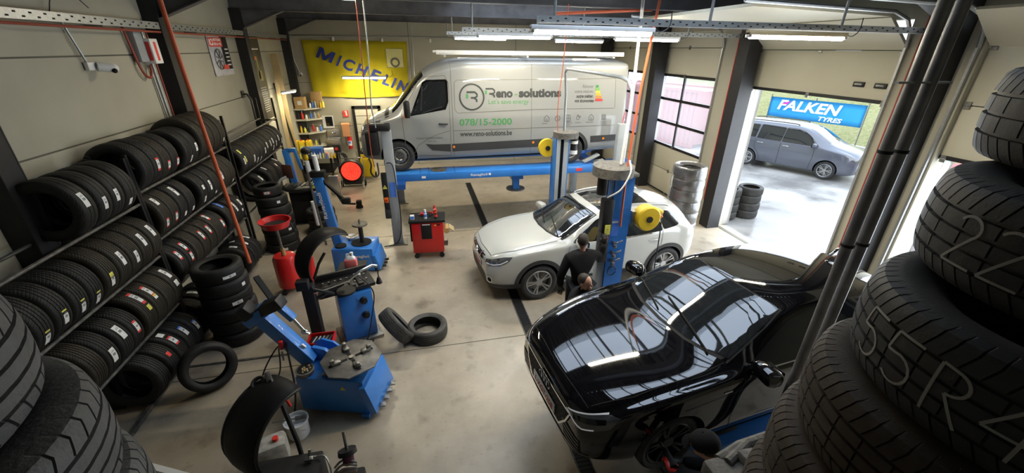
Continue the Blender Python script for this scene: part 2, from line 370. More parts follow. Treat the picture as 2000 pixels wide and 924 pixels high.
# right wall: piers between the doors and the band above them
DOORS = [(13.15, 16.0), (9.6, 12.55), (5.45, 8.5), (1.4, 4.45)]
b = mb('wall'); edges = [16.3]+[v for d in DOORS for v in (d[1], d[0])]+[YN]
for hi, lo in zip(edges[::2], edges[1::2]): b.box((WR+.12, (hi+lo)/2, 2.85), (.24, hi-lo, 5.7))
for lo, hi in DOORS: b.box((WR+.12, (hi+lo)/2, 5.2), (.24, hi-lo, 1.0))
struct(b.build('wall_right'))
# stone coloured outer reveals of the openings
M['render'] = mat('rough_render', (.42, .41, .38), .9, noise=(60, .9, (.28, .27, .25)), bump=(70, .5))
b = mb('render')
for lo, hi in DOORS:
    for y in (lo-.07, hi+.07): b.box((WR+.345, y, 2.35), (.20, .14, 4.7))
struct(b.build('trim_5'))
# roof deck with openings
HOLES = [(-.3, 5.5, 5.7, 7.2), (1.2, 4.6, 9.1, 11.7), (1.0, 4.6, 3.1, 4.6)]
b = mb('deck')
def deck(x0, x1, y0, y1):
    n = max(1, int((x1-x0)/.25)); p = []
    for i in range(n):
        a = x0+(x1-x0)*i/n; s_ = (x1-x0)/n
        p += [(a, ZR), (a+s_*.35, ZR), (a+s_*.5, ZR+.06), (a+s_*.85, ZR+.06)]
    p += [(x1, ZR)]
    lo = [b.bm.verts.new((x, y0, z)) for x, z in p]; hi = [b.bm.verts.new((x, y1, z)) for x, z in p]
    b._mark([b.bm.faces.new((lo[i], lo[i+1], hi[i+1], hi[i])) for i in range(len(p)-1)])
ys = sorted({YN-.2, YB+.2, *[h[2] for h in HOLES], *[h[3] for h in HOLES]})
for y0, y1 in zip(ys, ys[1:]):
    h = [q for q in HOLES if q[2] <= y0+1e-6 and q[3] >= y1-1e-6]
    if h: deck(WL-.2, h[0][0], y0, y1); deck(h[0][1], WR+.3, y0, y1)
    else: deck(WL-.2, WR+.3, y0, y1)
b.box(((WL+WR)/2, 0, ZR+.30), (0.01, .01, .01))
struct(b.build('ceiling', sharp=20))
gl = glassmat('roof_light_pane', (.93, .96, 1), .02)
for i, (x0, x1, y0, y1) in enumerate(HOLES):
    f = mb('alu')
    for x in (x0, x1): f.box((x, (y0+y1)/2, ZR+.07), (.06, y1-y0+.12, .16))
    for y in (y0, y1): f.box(((x0+x1)/2, y, ZR+.07), (x1-x0, .06, .16))
    for k in range(1, 5): f.box((x0+(x1-x0)*k/5, (y0+y1)/2, ZR+.07), (.05, y1-y0, .05))
    wo = struct(f.build('window_%d' % (i+1)))
    p = MB(); p.m(gl); p.box(((x0+x1)/2, (y0+y1)/2, ZR+.12), (x1-x0, y1-y0, .01)); p.build('pane', wo)
# steel frames: columns, haunched rafters, purlins
fy = [1.1, 4.82, 8.5, 12.15, 15.95]
b = mb('steel_black')
for y in fy:
    for f in (-.12, .12): b.box((WL+.115, y+f*.95, 2.5), (.23, .014, 5.0)); b.box((WR-.17, y+f*1.3, 2.5), (.34, .016, 5.0))
    b.box((WL+.115, y, 2.5), (.012, .23, 5.0)); b.box((WL+.22, y, 2.5), (.014, .25, 5.0)); b.box((WR-.17, y, 2.5), (.014, .31, 5.0)); b.box((WR-.335, y, 2.5), (.014, .33, 5.0))
struct(b.build('trim_6'))
b = mb('steel_beam')
for y in fy:
    zb = 5.0 if y > 15 else 4.97
    for z in (zb, zb+.36): b.box(((WL+WR)/2, y, z), (WR-WL, .17, .016))
    b.box(((WL+WR)/2, y, zb+.18), (WR-WL, .012, .36))
    for sx, x in ((1, WL), (-1, WR)):   # haunches
        b.prism([(x, zb), (x+sx*1.15, zb), (x+sx*.15, zb-.42), (x, zb-.42)], y-.006, y+.006, 'XZ')
        b.beam((x+sx*.12, y, zb-.43), (x+sx*1.15, y, zb-.004), .16, .014)
struct(b.build('trim_7'))
b = mb('steel_beam')
for i in range(10): b.box((WL+.6+i*1.17, (YN+YB)/2, 5.44), (.06, YB-YN, .19))
struct(b.build('trim_8'))

# ------------------------------------------------------------------ sectional doors
def handle_recess(p, o, y, z):
    h = mb('black'); h.box((7.585, y, z), (.03, .20, .085), bev=.008); h.m('steel'); h.box((7.567, y, z), (.012, .13, .03), bev=.004); h.build('door_handle', o)
def hazy_glass():
    m = glassmat('door_glass', (.92, .92, .94), .04)
    nt = m.node_tree
    if 'haze' in nt.nodes: return m
    out = nt.nodes['Material Output']; src = out.inputs[0].links[0].from_socket
    tr = nt.nodes.new('ShaderNodeBsdfTranslucent'); tr.name = 'haze'; tr.inputs[0].default_value = (.9, .9, .92, 1)
    mx = nt.nodes.new('ShaderNodeMixShader'); mx.inputs[0].default_value = .07; nt.links.new(src, mx.inputs[1]); nt.links.new(tr.outputs[0], mx.inputs[2]); nt.links.new(mx.outputs[0], out.inputs[0])
    return m
def sec_door(n, y0, y1, z0, z1, glazed=None, seams=(), handles=()):
    X = WR+.10
    f = mb('door_cream'); zz = [z0]+[s for s in seams if z0 < s < z1]+[z1]
    for a, c in zip(zz, zz[1:]):
        if glazed and a >= glazed[0]-.01 and c <= glazed[1]+.01: continue
        f.box((X+.02, (y0+y1)/2, (a+c)/2), (.045, y1-y0, c-a-.012), bev=.004)
    d = struct(f.build('door_%d' % n))
    t = mb('blackmatt')
    for s in seams:
        if z0 < s < z1: t.box((X+.02, (y0+y1)/2, s), (.03, y1-y0, .02))
    t.m('black'); t.box((X+.015, (y0+y1)/2, z0+.02), (.055, y1-y0, .06)); t.build('seal', d)
    h = mb('steel')
    for s in zz:
        for y in (y0+.06, y1-.06, (y0+y1)/2): h.box((X-.01, y, s), (.02, .07, .10)); h.cyl((X-.02, y-.04, s), (X-.02, y+.04, s), .012, seg=8)
    h.build('hinges', d)
    if glazed:
        g0, g1 = glazed; rows, cols = 3, 2; fr = mb('black'); gs = hazy_glass()
        for i in range(rows+1): fr.box((X+.02, (y0+y1)/2, g0+(g1-g0)*i/rows), (.06, y1-y0, .075))
        for j in range(cols+1): fr.box((X+.02, y0+(y1-y0)*j/cols, (g0+g1)/2), (.055, .06, g1-g0))
        fo = fr.build('window_frame', d)
        for i in range(rows):
            for j in range(cols):
                p = MB(); p.m(gs); p.box((X+.025, y0+(y1-y0)*(j+.5)/cols, g0+(g1-g0)*(i+.5)/rows), (.006, (y1-y0)/cols-.05, (g1-g0)/rows-.06)); p.build('pane', fo)
    for y, z in handles: handle_recess(None, d, y, z)
    return d
sec_door(1, *DOORS[0], 0, 4.7, (1.5, 3.55), (.75, 1.5, 3.55, 4.3))
sec_door(2, *DOORS[1], 0, 4.7, (1.5, 3.55), (.75, 1.5, 3.55, 4.3))
d2 = sec_door(3, *DOORS[2], 3.45, 4.26, None, (), ((6.02, 3.72), (5.65, 3.72)))
t = mb('door_cream'); t.beam((7.60, 6.975, 4.28), (7.05, 6.975, 4.72), 3.05, .045); t.beam((7.02, 6.975, 4.74), (4.6, 6.975, 4.80), 3.05, .045); t.m('blackmatt'); t.box((7.6, 6.975, 4.265), (.04, 3.0, .02)); t.build('door_section', d2)
sec_door(4, *DOORS[3], 2.8, 4.32, None, (3.56,))
t = mb('door_cream'); t.beam((7.60, 2.92, 4.33), (7.05, 2.92, 4.75), 3.05, .045); t.build('door_section', bpy.data.objects['door_4'])
# tracks beside the doors, curving in under the roof
b = mb('galv')
for lo, hi in DOORS:
    for y in (lo-.05, hi+.05):
        b.box((WR-.02, y, 2.15), (.07, .035, 4.3)); b.box((WR+.02, y+(.05 if y > lo else -.05), 2.15), (.02, .09, 4.3))
        b.tube([(WR-.02, y, 4.28), (WR-.06, y, 4.5), (WR-.2, y, 4.68), (WR-.5, y, 4.78), (4.4, y, 4.84)], .028, 8)
struct(b.build('trim_9'))
b = mb('redpipe')
for y, x in ((8.68, 7.44), (8.74, 7.44), (5.22, 7.45), (5.12, 7.45)): b.tube([(x, y, .35), (x, y, 5.0)], .014, 6)
struct(b.build('trim_10'))
b = mb('redpl'); b.tube([(7.42, 8.80, 1.2), (7.42, 8.83, .55), (7.42, 8.93, .45), (7.42, 9.0, .6), (7.42, 9.0, 4.6)], .012, 6)
b.m('redpl'); b.tube([(7.44, 4.98, .2), (7.44, 5.0, 3.2), (7.44, 4.85, 4.4)], .012, 6)
tag(b.build('air_pipe'), 'thin red air hoses fixed down the door piers', 'pipe')

# ------------------------------------------------------------------ mezzanine the photograph is taken from (under the camera)
b = mb('deck'); b.box((.0, -.85, 2.45), (8.2, 3.4, .14)); struct(b.build('trim_11'))
b = mb('steel_beam'); b.box((0, .78, 2.28), (8.2, .12, .22)); struct(b.build('trim_12'))

# ------------------------------------------------------------------ lamps under the strut rails
def tube_lamp(x0, x1, y, z, label, group=None, housing='white', L=None):
    t = thing('tube_light', label, 'light', ((x0+x1)/2, y, z), 0, group); l = x1-x0
    h = mb(housing); h.box((0, 0, .045), (l, .085, .05), bev=.008)
    for s in (-1, 1): h.m('alu'); h.box((s*(l/2-.02), 0, .02), (.04, .075, .06), bev=.006)
    h.build('housing', t)
    d = mb('lampw'); d.cyl((-l/2+.04, 0, .005), (l/2-.04, 0, .005), .03, seg=12); d.build('diffuser', t)
    c = mb('black'); c.tube([(l/2, 0, .06), (l/2+.1, 0, .03), (l/2+.2, 0, .10), (l/2+.2, 0, .25)], .006, 6, smooth_path=4); c.build('cable', t)
    li = bpy.data.lights.new('tube', 'AREA'); li.shape = 'RECTANGLE'; li.size = l; li.size_y = .07; li.energy = 42; li.color = (1, .86, .60)
    lo = bpy.data.objects.new('tube_glow', li); lo.location = (0, 0, -.03); lo.parent = t; COL.objects.link(lo)
    return t
LAMPS = [(1.29, 2.79, 4.83, 4.38, 'nearest and longest-looking tube light on the left, over the white car'), (4.08, 5.58, 4.83, 4.38, 'wide tube light hanging in front of the open cream door'),
 (1.23, 2.73, 8.56, 4.41, 'left tube light of the middle hanging row, above the van roof'), (4.07, 5.57, 8.56, 4.41, 'tube light in the middle row, nearest the glazed door'),
 (1.14, 2.64, 12.43, 4.45, 'leftmost tube light of the farthest hanging row'), (3.99, 5.49, 12.24, 4.42, 'right tube light of the farthest hanging row, above the end of the van')]
for a in LAMPS: tube_lamp(*a, housing='wood' if a[0] > 4 and a[2] < 5 else 'white')
tube_lamp(-2.42, -.95, 15.6, 3.24, 'long tube light mounted low across the yellow banner')
tube_lamp(-1.9, -.9, 8.9, 5.0, 'small tube light up on the roof beam left of the hanging row')
# wall lamp near the wooden post
t = thing('wall_light', 'short angled wall light beside the dark roll-up poster at the back left', 'light', (-3.62, 13.6, 2.98), R(70))
h = mb('white'); h.box((0, 0, .03), (.62, .09, .05), bev=.01); h.build('housing', t); h = mb('lampw'); h.cyl((-.29, 0, 0), (.29, 0, 0), .026, seg=10); h.build('diffuser', t)
li = bpy.data.lights.new('tube', 'AREA'); li.shape = 'RECTANGLE'; li.size = .6; li.size_y = .07; li.energy = 16; li.color = (1, .88, .55); lo = bpy.data.objects.new('tube_glow', li); lo.location = (0, 0, -.04); lo.parent = t; COL.objects.link(lo)

def strut(name, label, x0, x1, y, z, h=.09, mname='galv', hang=(), cat='cable tray'):
    t = thing(name, label, cat, (x0, y, z)); b = mb(mname); l = x1-x0
    b.box((l/2, -.03, 0), (l, .004, h)); b.box((l/2, .03, 0), (l, .004, h)); b.box((l/2, 0, -h/2), (l, .06, .004)); b.build('channel', t)
    b = mb('blackmatt'); n = int(l/.09)
    for i in range(n):
        b.box((.05+i*l/n, -.0325, h*.18 if i % 2 else -h*.18), (.030, .002, .014))
    b.build('slots', t)
    for hx in hang: b = mb(mname); b.cyl((hx-x0, 0, 0), (hx-x0, 0, 4.97-z+.02), .018, seg=8); b.build('hanger', t)
    return t
strut('strut_rail', 'long perforated steel rail hanging across the hall nearest the camera', 1.4, 7.4, 4.95, 4.51, .075, 'galv', (1.6, 3.6, 5.6))
strut('strut_rail', 'perforated steel rail carrying the middle row of tube lights', .95, 7.4, 8.62, 4.53, .08, 'galv', (1.15, 3.4, 5.8))
strut('strut_rail', 'farthest perforated steel rail above the back of the van', .95, 7.4, 12.4, 4.58, .08, 'galv', (1.1, 3.5))
# tray along the left wall
t = thing('cable_tray', 'perforated cable tray running along the left wall below the roof', 'cable tray', (WL, 0, 4.47))
b = mb('galv'); b.box((.16, 8.1, .045), (.10, 15.6, .004)); b.box((.21, 8.1, .0), (.004, 15.6, .10)); b.build('channel', t)
b = mb('blackmatt')
for i in range(150): b.box((.213, 1.0+i*.10, .02 if i % 2 else -.02), (.003, .04, .018))
b.build('slots', t)
b = mb('redpipe'); b.tube([(.20, .3, -.09), (.20, 15.8, -.09)], .016, 8); b.build('red_pipe', t)
for y in (2, 4.2, 7, 9.6, 11.5, 14.6): b = mb('steel'); b.beam((.012, y, -.06), (.22, y, -.06), .03, .02); b.build('bracket', t)
# ------------------------------------------------------------------ tyres (axis = local Z, centred on the origin)
def tyre_profile(Rr, W, Ri, n_groove=4, gd=.008):
    """closed section: tread with grooves, shoulders, sidewalls, bead, inner surface"""
    h = W/2; tw = W*.40; p = []
    def g(z, d=0): p.append((Rr-.006*abs(z/tw)**2.5-d, z))
    gw = .008
    zs = [(-tw)+2*tw*(i+1)/(n_groove+1) for i in range(n_groove)]
    g(-tw)
    for z in zs: g(z-gw/2); g(z-gw/2+.001, gd); g(z+gw/2-.001, gd); g(z+gw/2)
    g(tw)
    up = [(Rr-.018, h*.93), (Rr-.040, h*1.0), ((Rr+Ri)/2+.01, h*1.03), (Ri+.035, h*.98), (Ri+.012, h*.86), (Ri, h*.78), (Ri+.002, h*.70), (Ri+.02, h*.80), ((Rr+Ri)/2, h*.93), (Rr-.045, h*.85), (Rr-.022, h*.55)]
    lo = [(r, -z) for r, z in up][::-1]
    return p+up+lo
def tyre_mesh(name, Rr, W, Ri, m, seg=64, ng=4):
    b = mb(m); b.lathe(tyre_profile(Rr, W, Ri, ng), seg=seg, closed=True)
    o = b.build(name, sharp=50); me = o.data; bpy.data.objects.remove(o); return me
TY = {'rib': tyre_mesh('tyre', .325, .205, .21, 'rub_rib'), 'chev': tyre_mesh('tyre', .335, .212, .21, 'rub_chev', ng=2),
      'block': tyre_mesh('tyre', .325, .210, .215, 'rub_block', ng=3), 'olive': tyre_mesh('tyre', .335, .210, .205, 'rub_olive', ng=5), 'used': tyre_mesh('tyre', .315, .208, .21, 'rub_used'), 'wide': tyre_mesh('tyre', .335, .25, .22, 'rub_used')}
def sticker(kind, parent, Rr, ang, z=0, L=.13, Wd=.055, seg=6):
    """paper label wrapped on the tread; kinds: w white, wr white+red end, y yellow, b blue, wy white over yellow"""
    b = MB(); spans = {'w': [('label', 0, 1)], 'wr': [('labelred', 0, .16), ('label', .16, .86), ('labelred', .86, 1)], 'y': [('labelyel', 0, 1)], 'b': [('labelblue', 0, 1)], 'wy': [('label', 0, .62), ('labelyel', .68, 1)],
                       'bw': [('label', 0, .86), ('labelblue', .86, 1)], 'kw': [('label', 0, .72), ('ink', .72, .90), ('labelyel', .90, 1)], 'r': [('labelred', 0, 1)]}[kind]
    for mn, s0, s1 in spans:
        b.m(mn); a0 = ang-(L/2/Rr)+(L/Rr)*s0; a1 = ang-(L/2/Rr)+(L/Rr)*s1
        b.grid(lambda u, v: Vector((cos(a0+(a1-a0)*u)*(Rr+.0015), sin(a0+(a1-a0)*u)*(Rr+.0015), z-Wd/2+Wd*v)), seg, 1)
    if kind != 'r' and L > .1:
        b.m('print')
        for k, (s0, s1, z0, z1) in enumerate(((.45, .62, -.3, .25), (.72, .76, -.35, .3), (.8, .83, -.35, .1))):
            a0 = ang-(L/2/Rr)+(L/Rr)*s0; a1 = ang-(L/2/Rr)+(L/Rr)*s1
            b.grid(lambda u, v: Vector((cos(a0+(a1-a0)*u)*(Rr+.0022), sin(a0+(a1-a0)*u)*(Rr+.0022), z+Wd*(z0+(z1-z0)*v))), 2, 1)
    o = b.build('sticker', parent, sharp=0, recalc=False); return o
RAD = {'rib': .325, 'chev': .335, 'block': .325, 'olive': .335, 'used': .315, 'wide': .335}
def tyre(kind, loc, rot=(0, 0, 0), label='', group=None, sc=1.0, stickers=()):
    o = bpy.data.objects.new('tyre', TY[kind]); COL.objects.link(o); o.location = loc; o.rotation_euler = rot; o.scale = (sc, sc, 1)
    tag(o, label, 'tyre', group)
    for s in stickers: sticker(s[0], o, RAD[kind], R(s[1]), s[2] if len(s) > 2 else 0, s[3] if len(s) > 3 else .13, s[4] if len(s) > 4 else .055)
    return o
# rack: three bays of black steel shelving with rails for the tyres
RX0, RX1 = -3.98, -3.6
BAYS = [(3.3, 5.86, (.10, .80, 1.57, 2.32), 2.92, 'near'), (5.87, 8.66, (.10, 1.01, 1.76, 2.45), 2.95, 'middle'), (8.78, 11.9, (.10, 1.02, 1.77, 2.50), 3.0, 'far')]
for y0, y1, zs, zt, nm in BAYS:
    t = thing('tyre_rack', 'black steel tyre rack bay with sloping rows of rails, %s bay along the left wall' % nm, 'rack', (RX0, y0, 0))
    for x in (0, RX1-RX0):
        for y in (.02, y1-y0-.02):
            if x > 0 and y < .1 and nm != 'near' : zt2 = zt
            else: zt2 = zt
            b = mb('black'); b.box((x, y, zt2/2), (.04, .04, zt2)); b.build('upright', t)
    for z in zs:
        if z < .2: continue
        for x in (0, RX1-RX0):
            b = mb('rail'); b.cyl((x, 0, z), (x, y1-y0, z), .019, seg=10); b.build('rail', t)
        for y in (.02, y1-y0-.02):
            b = mb('black'); b.box(((RX1-RX0)/2, y, z-.04), (RX1-RX0, .03, .04)); b.build('cross_bar', t)
    b = mb('rail'); b.box(((RX1-RX0), (y1-y0)/2, .03), (.05, y1-y0, .05)); b.build('base_rail', t)
    if nm != 'middle':
        b = mb('black'); yy = .9 if nm == 'near' else y1-y0-.3
        b.tube([(WL-RX0+.012, yy, zs[-1]+.62), (-.06, yy, zs[-1]+.62), (0, yy, zs[-1]+.5), (0, yy, zs[-1]-.02)], .025, 6); b.box((WL-RX0+.02, yy, zs[-1]+.62), (.02, .16, .16)); b.build('wall_bracket', t)
# rows: (bay word, shelf word, rail z, x centre, list of (Y, kind, scale, stickers))
w_ = lambda *a: [('w', x) for x in a]
ROWS = [
 ('near', 'top', 2.32, -3.79, [(4.88, 'chev', 1, [('w', 17, .02, .16, .065)]), (5.12, 'chev', 1, [('w', -4, .02, .14)]), (5.34, 'chev', 1, [('w', 0, .03, .14)]), (5.57, 'chev', 1, [('w', -28, .03, .09)])]),
 ('middle', 'top', 2.45, -3.79, [(6.035, 'rib', 1.02, []), (6.25, 'rib', 1.02, [('wr', -2, 0, .17, .06)]), (6.48, 'olive', .97, [('wr', -14, -.03, .13)]), (6.70, 'rib', 1.0, [('wr', -16, -.05, .12)]), (7.12, 'rib', .98, [('w', -28, -.07, .12, .04)]), (7.33, 'rib', .98, [('w', 0, -.03, .13)]), (7.56, 'olive', 1.1, []), (7.80, 'olive', 1.1, []), (8.04, 'olive', 1.1, []), (8.29, 'olive', 1.1, [('w', -20, 0, .06, .03)])]),
 ('far', 'middle', 1.77, -3.79, [(9.02, 'rib', 1, [('y', 41, 0, .10), ('y', 10, -.04, .12), ('w', 5, .04, .12)]), (9.26, 'rib', 1, []), (9.49, 'olive', 1, [('w', -8, 0, .15)]), (9.72, 'rib', 1, [('w', -24)]), (9.95, 'block', 1, [('w', -30)]), (10.18, 'rib', 1, [('w', -6, -.05)]), (10.41, 'rib', 1, [('w', 9)]), (10.63, 'olive', 1, [('w', 6)]), (10.85, 'rib', 1, [('w', 11), ('w', -19)]), (11.07, 'rib', 1, [('w', -7)]), (11.30, 'rib', 1, [('w', 8)]), (11.53, 'block', 1, [('w', -12)])]),
 ('near', 'second-highest', 1.57, -3.79, [(3.62, 'rib', 1, [('kw', -20, 0, .15)]), (3.84, 'rib', 1, [('kw', -22, 0, .15)]), (4.07, 'rib', 1, [('kw', -10, 0, .15)]), (4.30, 'rib', 1, [('kw', -15, 0, .15)]), (4.52, 'rib', 1, [('kw', -22, 0, .15)]), (4.77, 'olive', 1, [('wy', -8, .02, .16)]), (5.00, 'olive', 1, [('w', 15, 0, .17)]), (5.22, 'olive', 1, [('w', -1, 0, .15)]), (5.44, 'olive', 1, [('w', 21, 0, .17)]), (5.67, 'olive', 1, [('w', 26, 0, .16)])]),
 ('middle', 'second-highest', 1.76, -3.79, [(6.035, 'olive', 1, [('wr', -14, .02, .13), ('w', 42, 0, .12)]), (6.25, 'olive', 1, [('wr', -14)]), (6.48, 'rib', 1.04, [('w', 40, -.02, .16), ('w', -24, -.03, .07)]), (6.72, 'rib', 1.04, [('w', -25, -.03, .07)]), (7.18, 'rib', 1, [('w', 12, 0, .07, .06), ('w', -24, 0, .11)]), (7.41, 'rib', 1, [('w', 6, 0, .16)]), (7.64, 'rib', 1, [('w', -26, .05, .05)]), (7.87, 'olive', 1, [('w', 10, 0, .15)]), (8.10, 'olive', 1, []), (8.33, 'olive', 1, [('w', -30, 0, .06)])]),
 ('near', 'third', .80, -3.79, [(3.88, 'olive', 1, []), (4.11, 'olive', 1, []), (4.34, 'rib', 1, [('w', 2, 0, .17, .07)]), (4.58, 'rib', 1, [('w', 26, 0, .18, .07)]), (4.79, 'rib', 1, [('wr', 10, 0, .16)]), (5.04, 'olive', 1.05, [('wr', 46, -.03, .2), ('y', 18, -.03, .07)]), (5.26, 'olive', 1.05, [('wr', 42, 0, .17), ('wy', 25, 0, .06)]), (5.48, 'olive', 1.05, []), (5.70, 'olive', 1.05, [('w', 44, 0, .16), ('w', 14, 0, .08, .07)])]),
 ('middle', 'third', 1.01, -3.79, [(6.05, 'rib', 1, [('wr', 30, 0, .15)]), (6.27, 'rib', 1, [('wr', 6, 0, .14), ('wr', 38, 0, .15)]), (6.50, 'olive', 1, []), (6.74, 'olive', 1, [('wr', 28, 0, .16)]), (6.98, 'olive', 1, [('wr', 27, 0, .15)]), (7.22, 'olive', 1, [('wr', 56, 0, .15)]), (7.44, 'rib', 1, [('wr', 15, 0, .15)]), (7.78, 'rib', 1.03, [('b', 60, 0, .17)]), (8.10, 'rib', 1, [('w', 23, 0, .15), ('w', 45, 0, .08)]), (8.34, 'rib', 1, [('w', 28, 0, .13), ('w', 2, .05, .05)])]),
 ('near', 'lowest', .035, -3.70, [(4.72, 'rib', 1.06, []), (4.99, 'rib', 1.0, [('r', 29, 0, .07, .05)]), (5.22, 'rib', 1, [('wr', 40, 0, .15, .07), ('w', 68, 0, .08, .07)]), (5.45, 'block', 1, [('bw', 36, 0, .16, .06)]), (5.68, 'block', 1, [('bw', 22, 0, .15, .06)])]),
 ('middle', 'lowest', .035, -3.70, [(6.035, 'rib', 1, []), (6.28, 'rib', 1, [('w', 80, 0, .15)]), (6.52, 'olive', 1, [('w', 70, 0, .14)]), (7.9, 'rib', 1, [('w', 80)]), (8.15, 'rib', 1, [('w', 60), ('w', 100, 0, .1)]), (8.38, 'rib', 1, [('w', 70)])]),
 ('far', 'third', 1.02, -3.79, [(9.75, 'rib', 1, [('w', 40)]), (10.3, 'rib', 1, [('w', 60)]), (10.56, 'olive', 1, []), (10.9, 'rib', 1, [('wr', 40, 0, .1)]), (11.15, 'rib', 1, [('w', 60)])]),
]
ORD = ['first', 'second', 'third', 'fourth', 'fifth', 'sixth', 'seventh', 'eighth', 'ninth', 'tenth', 'eleventh', 'twelfth']
def stick_words(st):
    if not st: return 'no sticker'
    k = st[0][0]
    return {'w': 'white sticker', 'wr': 'red-edged white sticker', 'y': 'yellow sticker', 'b': 'blue sticker', 'wy': 'white and yellow stickers', 'bw': 'blue-edged sticker', 'kw': 'black-topped white sticker', 'r': 'red tag'}[k]
for bay, shelf, rz, cx, L in ROWS:
    n = len(L)
    for i, (y, kind, sc, st) in enumerate(L):
        Rt = RAD[kind]*sc
        if shelf == 'lowest': z = Rt+.062
        else:
            dx = (RX1-RX0)/2; z = rz+sqrt((Rt+.020)**2-dx*dx)+.002
        col = 'brownish' if kind == 'olive' else ('chevron-tread' if kind == 'chev' else 'black')
        ang = 0
        fromcam = ORD[i]
        lab = '%s tyre, %s, %s from the near end, %s shelf, %s rack bay' % (col, stick_words(st), fromcam, shelf, bay)
        c_ = cx if shelf == 'lowest' else (RX0+RX1)/2
        # axis along world Y: local X -> +X, local Y -> up, local Z -> -Y
        o = tyre(kind, (c_, y, z), (R(90), 0, 0), lab, 'tyres on the %s shelf of the %s rack bay' % (shelf, bay), sc, st)
# ------------------------------------------------------------------ stacks and loose tyres
def stack(cx, cy, z0, spec, where, group):
    z = z0; n = len(spec)
    for i, (kind, sc, dx, dy, st) in enumerate(spec):
        hh = .132 if kind == 'wide' else .108; z += hh
        lab = '%s tyre, %s of the %s' % ('grey worn' if kind in ('used', 'wide') else 'black', 'bottom' if i == 0 else ('top' if i == n-1 else ORD[i]+' from bottom'), where)
        tyre(kind, (cx+dx, cy+dy, z), (0, 0, random.uniform(-.1, .1)), lab, group, sc, st)
        z += hh
        if kind in ('chev', 'block', 'olive'): z += .008
SD = -62  # sticker direction towards the camera
stack(-3.05, 6.02, 0, [('rib', 1.08, .02, 0, []), ('rib', 1.06, -.01, .01, []), ('block', 1.05, .01, 0, []), ('rib', 1.03, -.01, .01, [('w', -42, -.03, .14)]), ('rib', 1.02, 0, 0, [('w', -20, 0, .06)]), ('chev', .98, -.02, 0, [('w', -42, -.02, .18, .045)])], 'tall stack between rack and nearest tyre changer', 'stack of tyres between the rack and the tyre changer')
stack(-3.22, 9.22, 0, [('rib', 1.05, .0, 0, [('w', -62, 0, .07)]), ('rib', 1.05, .0, .01, []), ('rib', 1.05, -.01, 0, [('w', -30, .0, .07)]), ('rib', 1.0, .01, .01, [('w', -100, 0, .07)]), ('rib', 1.0, 0, 0, []), ('rib', .96, -.02, 0, [('w', -45, 0, .07)]), ('rib', .84, -.06, .0, [('wr', -75, 0, .16)])], 'stack behind the red oil drainer', 'stack of tyres behind the oil drainer')
stack(-2.50, 9.95, 0, [('rib', 1, 0, 0, []), ('rib', 1, .02, 0, []), ('rib', 1, 0, .02, [])], 'low stack nearest the back balancer', 'low stack behind the oil drainer stack')
tyre('block', (-3.0, 4.93, .31), (R(70), 0, R(38)), 'single black tyre leaning upright against the bottom of the rack', None, 1, [])
tyre('used', (-.12, 5.42, .11), (0, 0, 0), 'grey worn tyre lying flat on the open floor', None, 1, [])
tyre('used', (-.58, 5.33, .305), (R(-6), R(58), R(14)), 'grey worn tyre propped on edge against the flat one on the open floor', None, 1, [])
# outside, by the open door
stack(8.17, 9.0, 0, [('used', 1, 0, 0, []), ('used', 1, .01, 0, []), ('used', 1, 0, .01, []), ('used', 1, 0, 0, [])], 'left stack just outside the open door', 'left outdoor stack of worn tyres')
stack(8.84, 8.98, 0, [('used', 1, 0, 0, []), ('used', 1, .01, 0, []), ('used', 1, 0, .01, []), ('used', 1, 0, 0, [])], 'right stack just outside the open door', 'right outdoor stack of worn tyres')
# wrapped stack inside, next to the column: tyres in clear film
stack(5.97, 7.9, 0, [('wide', 1, .01*(k % 2), -.008*(k % 3), []) for k in range(7)], 'film-wrapped stack beside the black column', 'film-wrapped tyres beside the column')
M['film'] = glassmat('clear_wrapping_film', (.93, .93, .94), .13, .28)
b = MB(); b.m(M['film'])
for k in range(7):
    z0 = .0+k*.264; rnd = [random.uniform(-.012, .02) for _ in range(40)]
    b.lathe([(.358, z0+.0), (.367, z0+.03), (.371, z0+.13), (.367, z0+.235), (.360, z0+.26)]+([(.32, 1.875), (.24, 1.885)] if k == 6 else []), (5.97, 7.9, 0), seg=40)
for v in b.bm.verts: v.co += Vector((random.uniform(-1, 1), random.uniform(-1, 1), random.uniform(-.5, .5)))*.007
b.m('label'); 
o = tag(b.build('wrapping_film', sharp=0), 'crinkled clear film wrapped round the tall tyre stack by the column', 'plastic film')

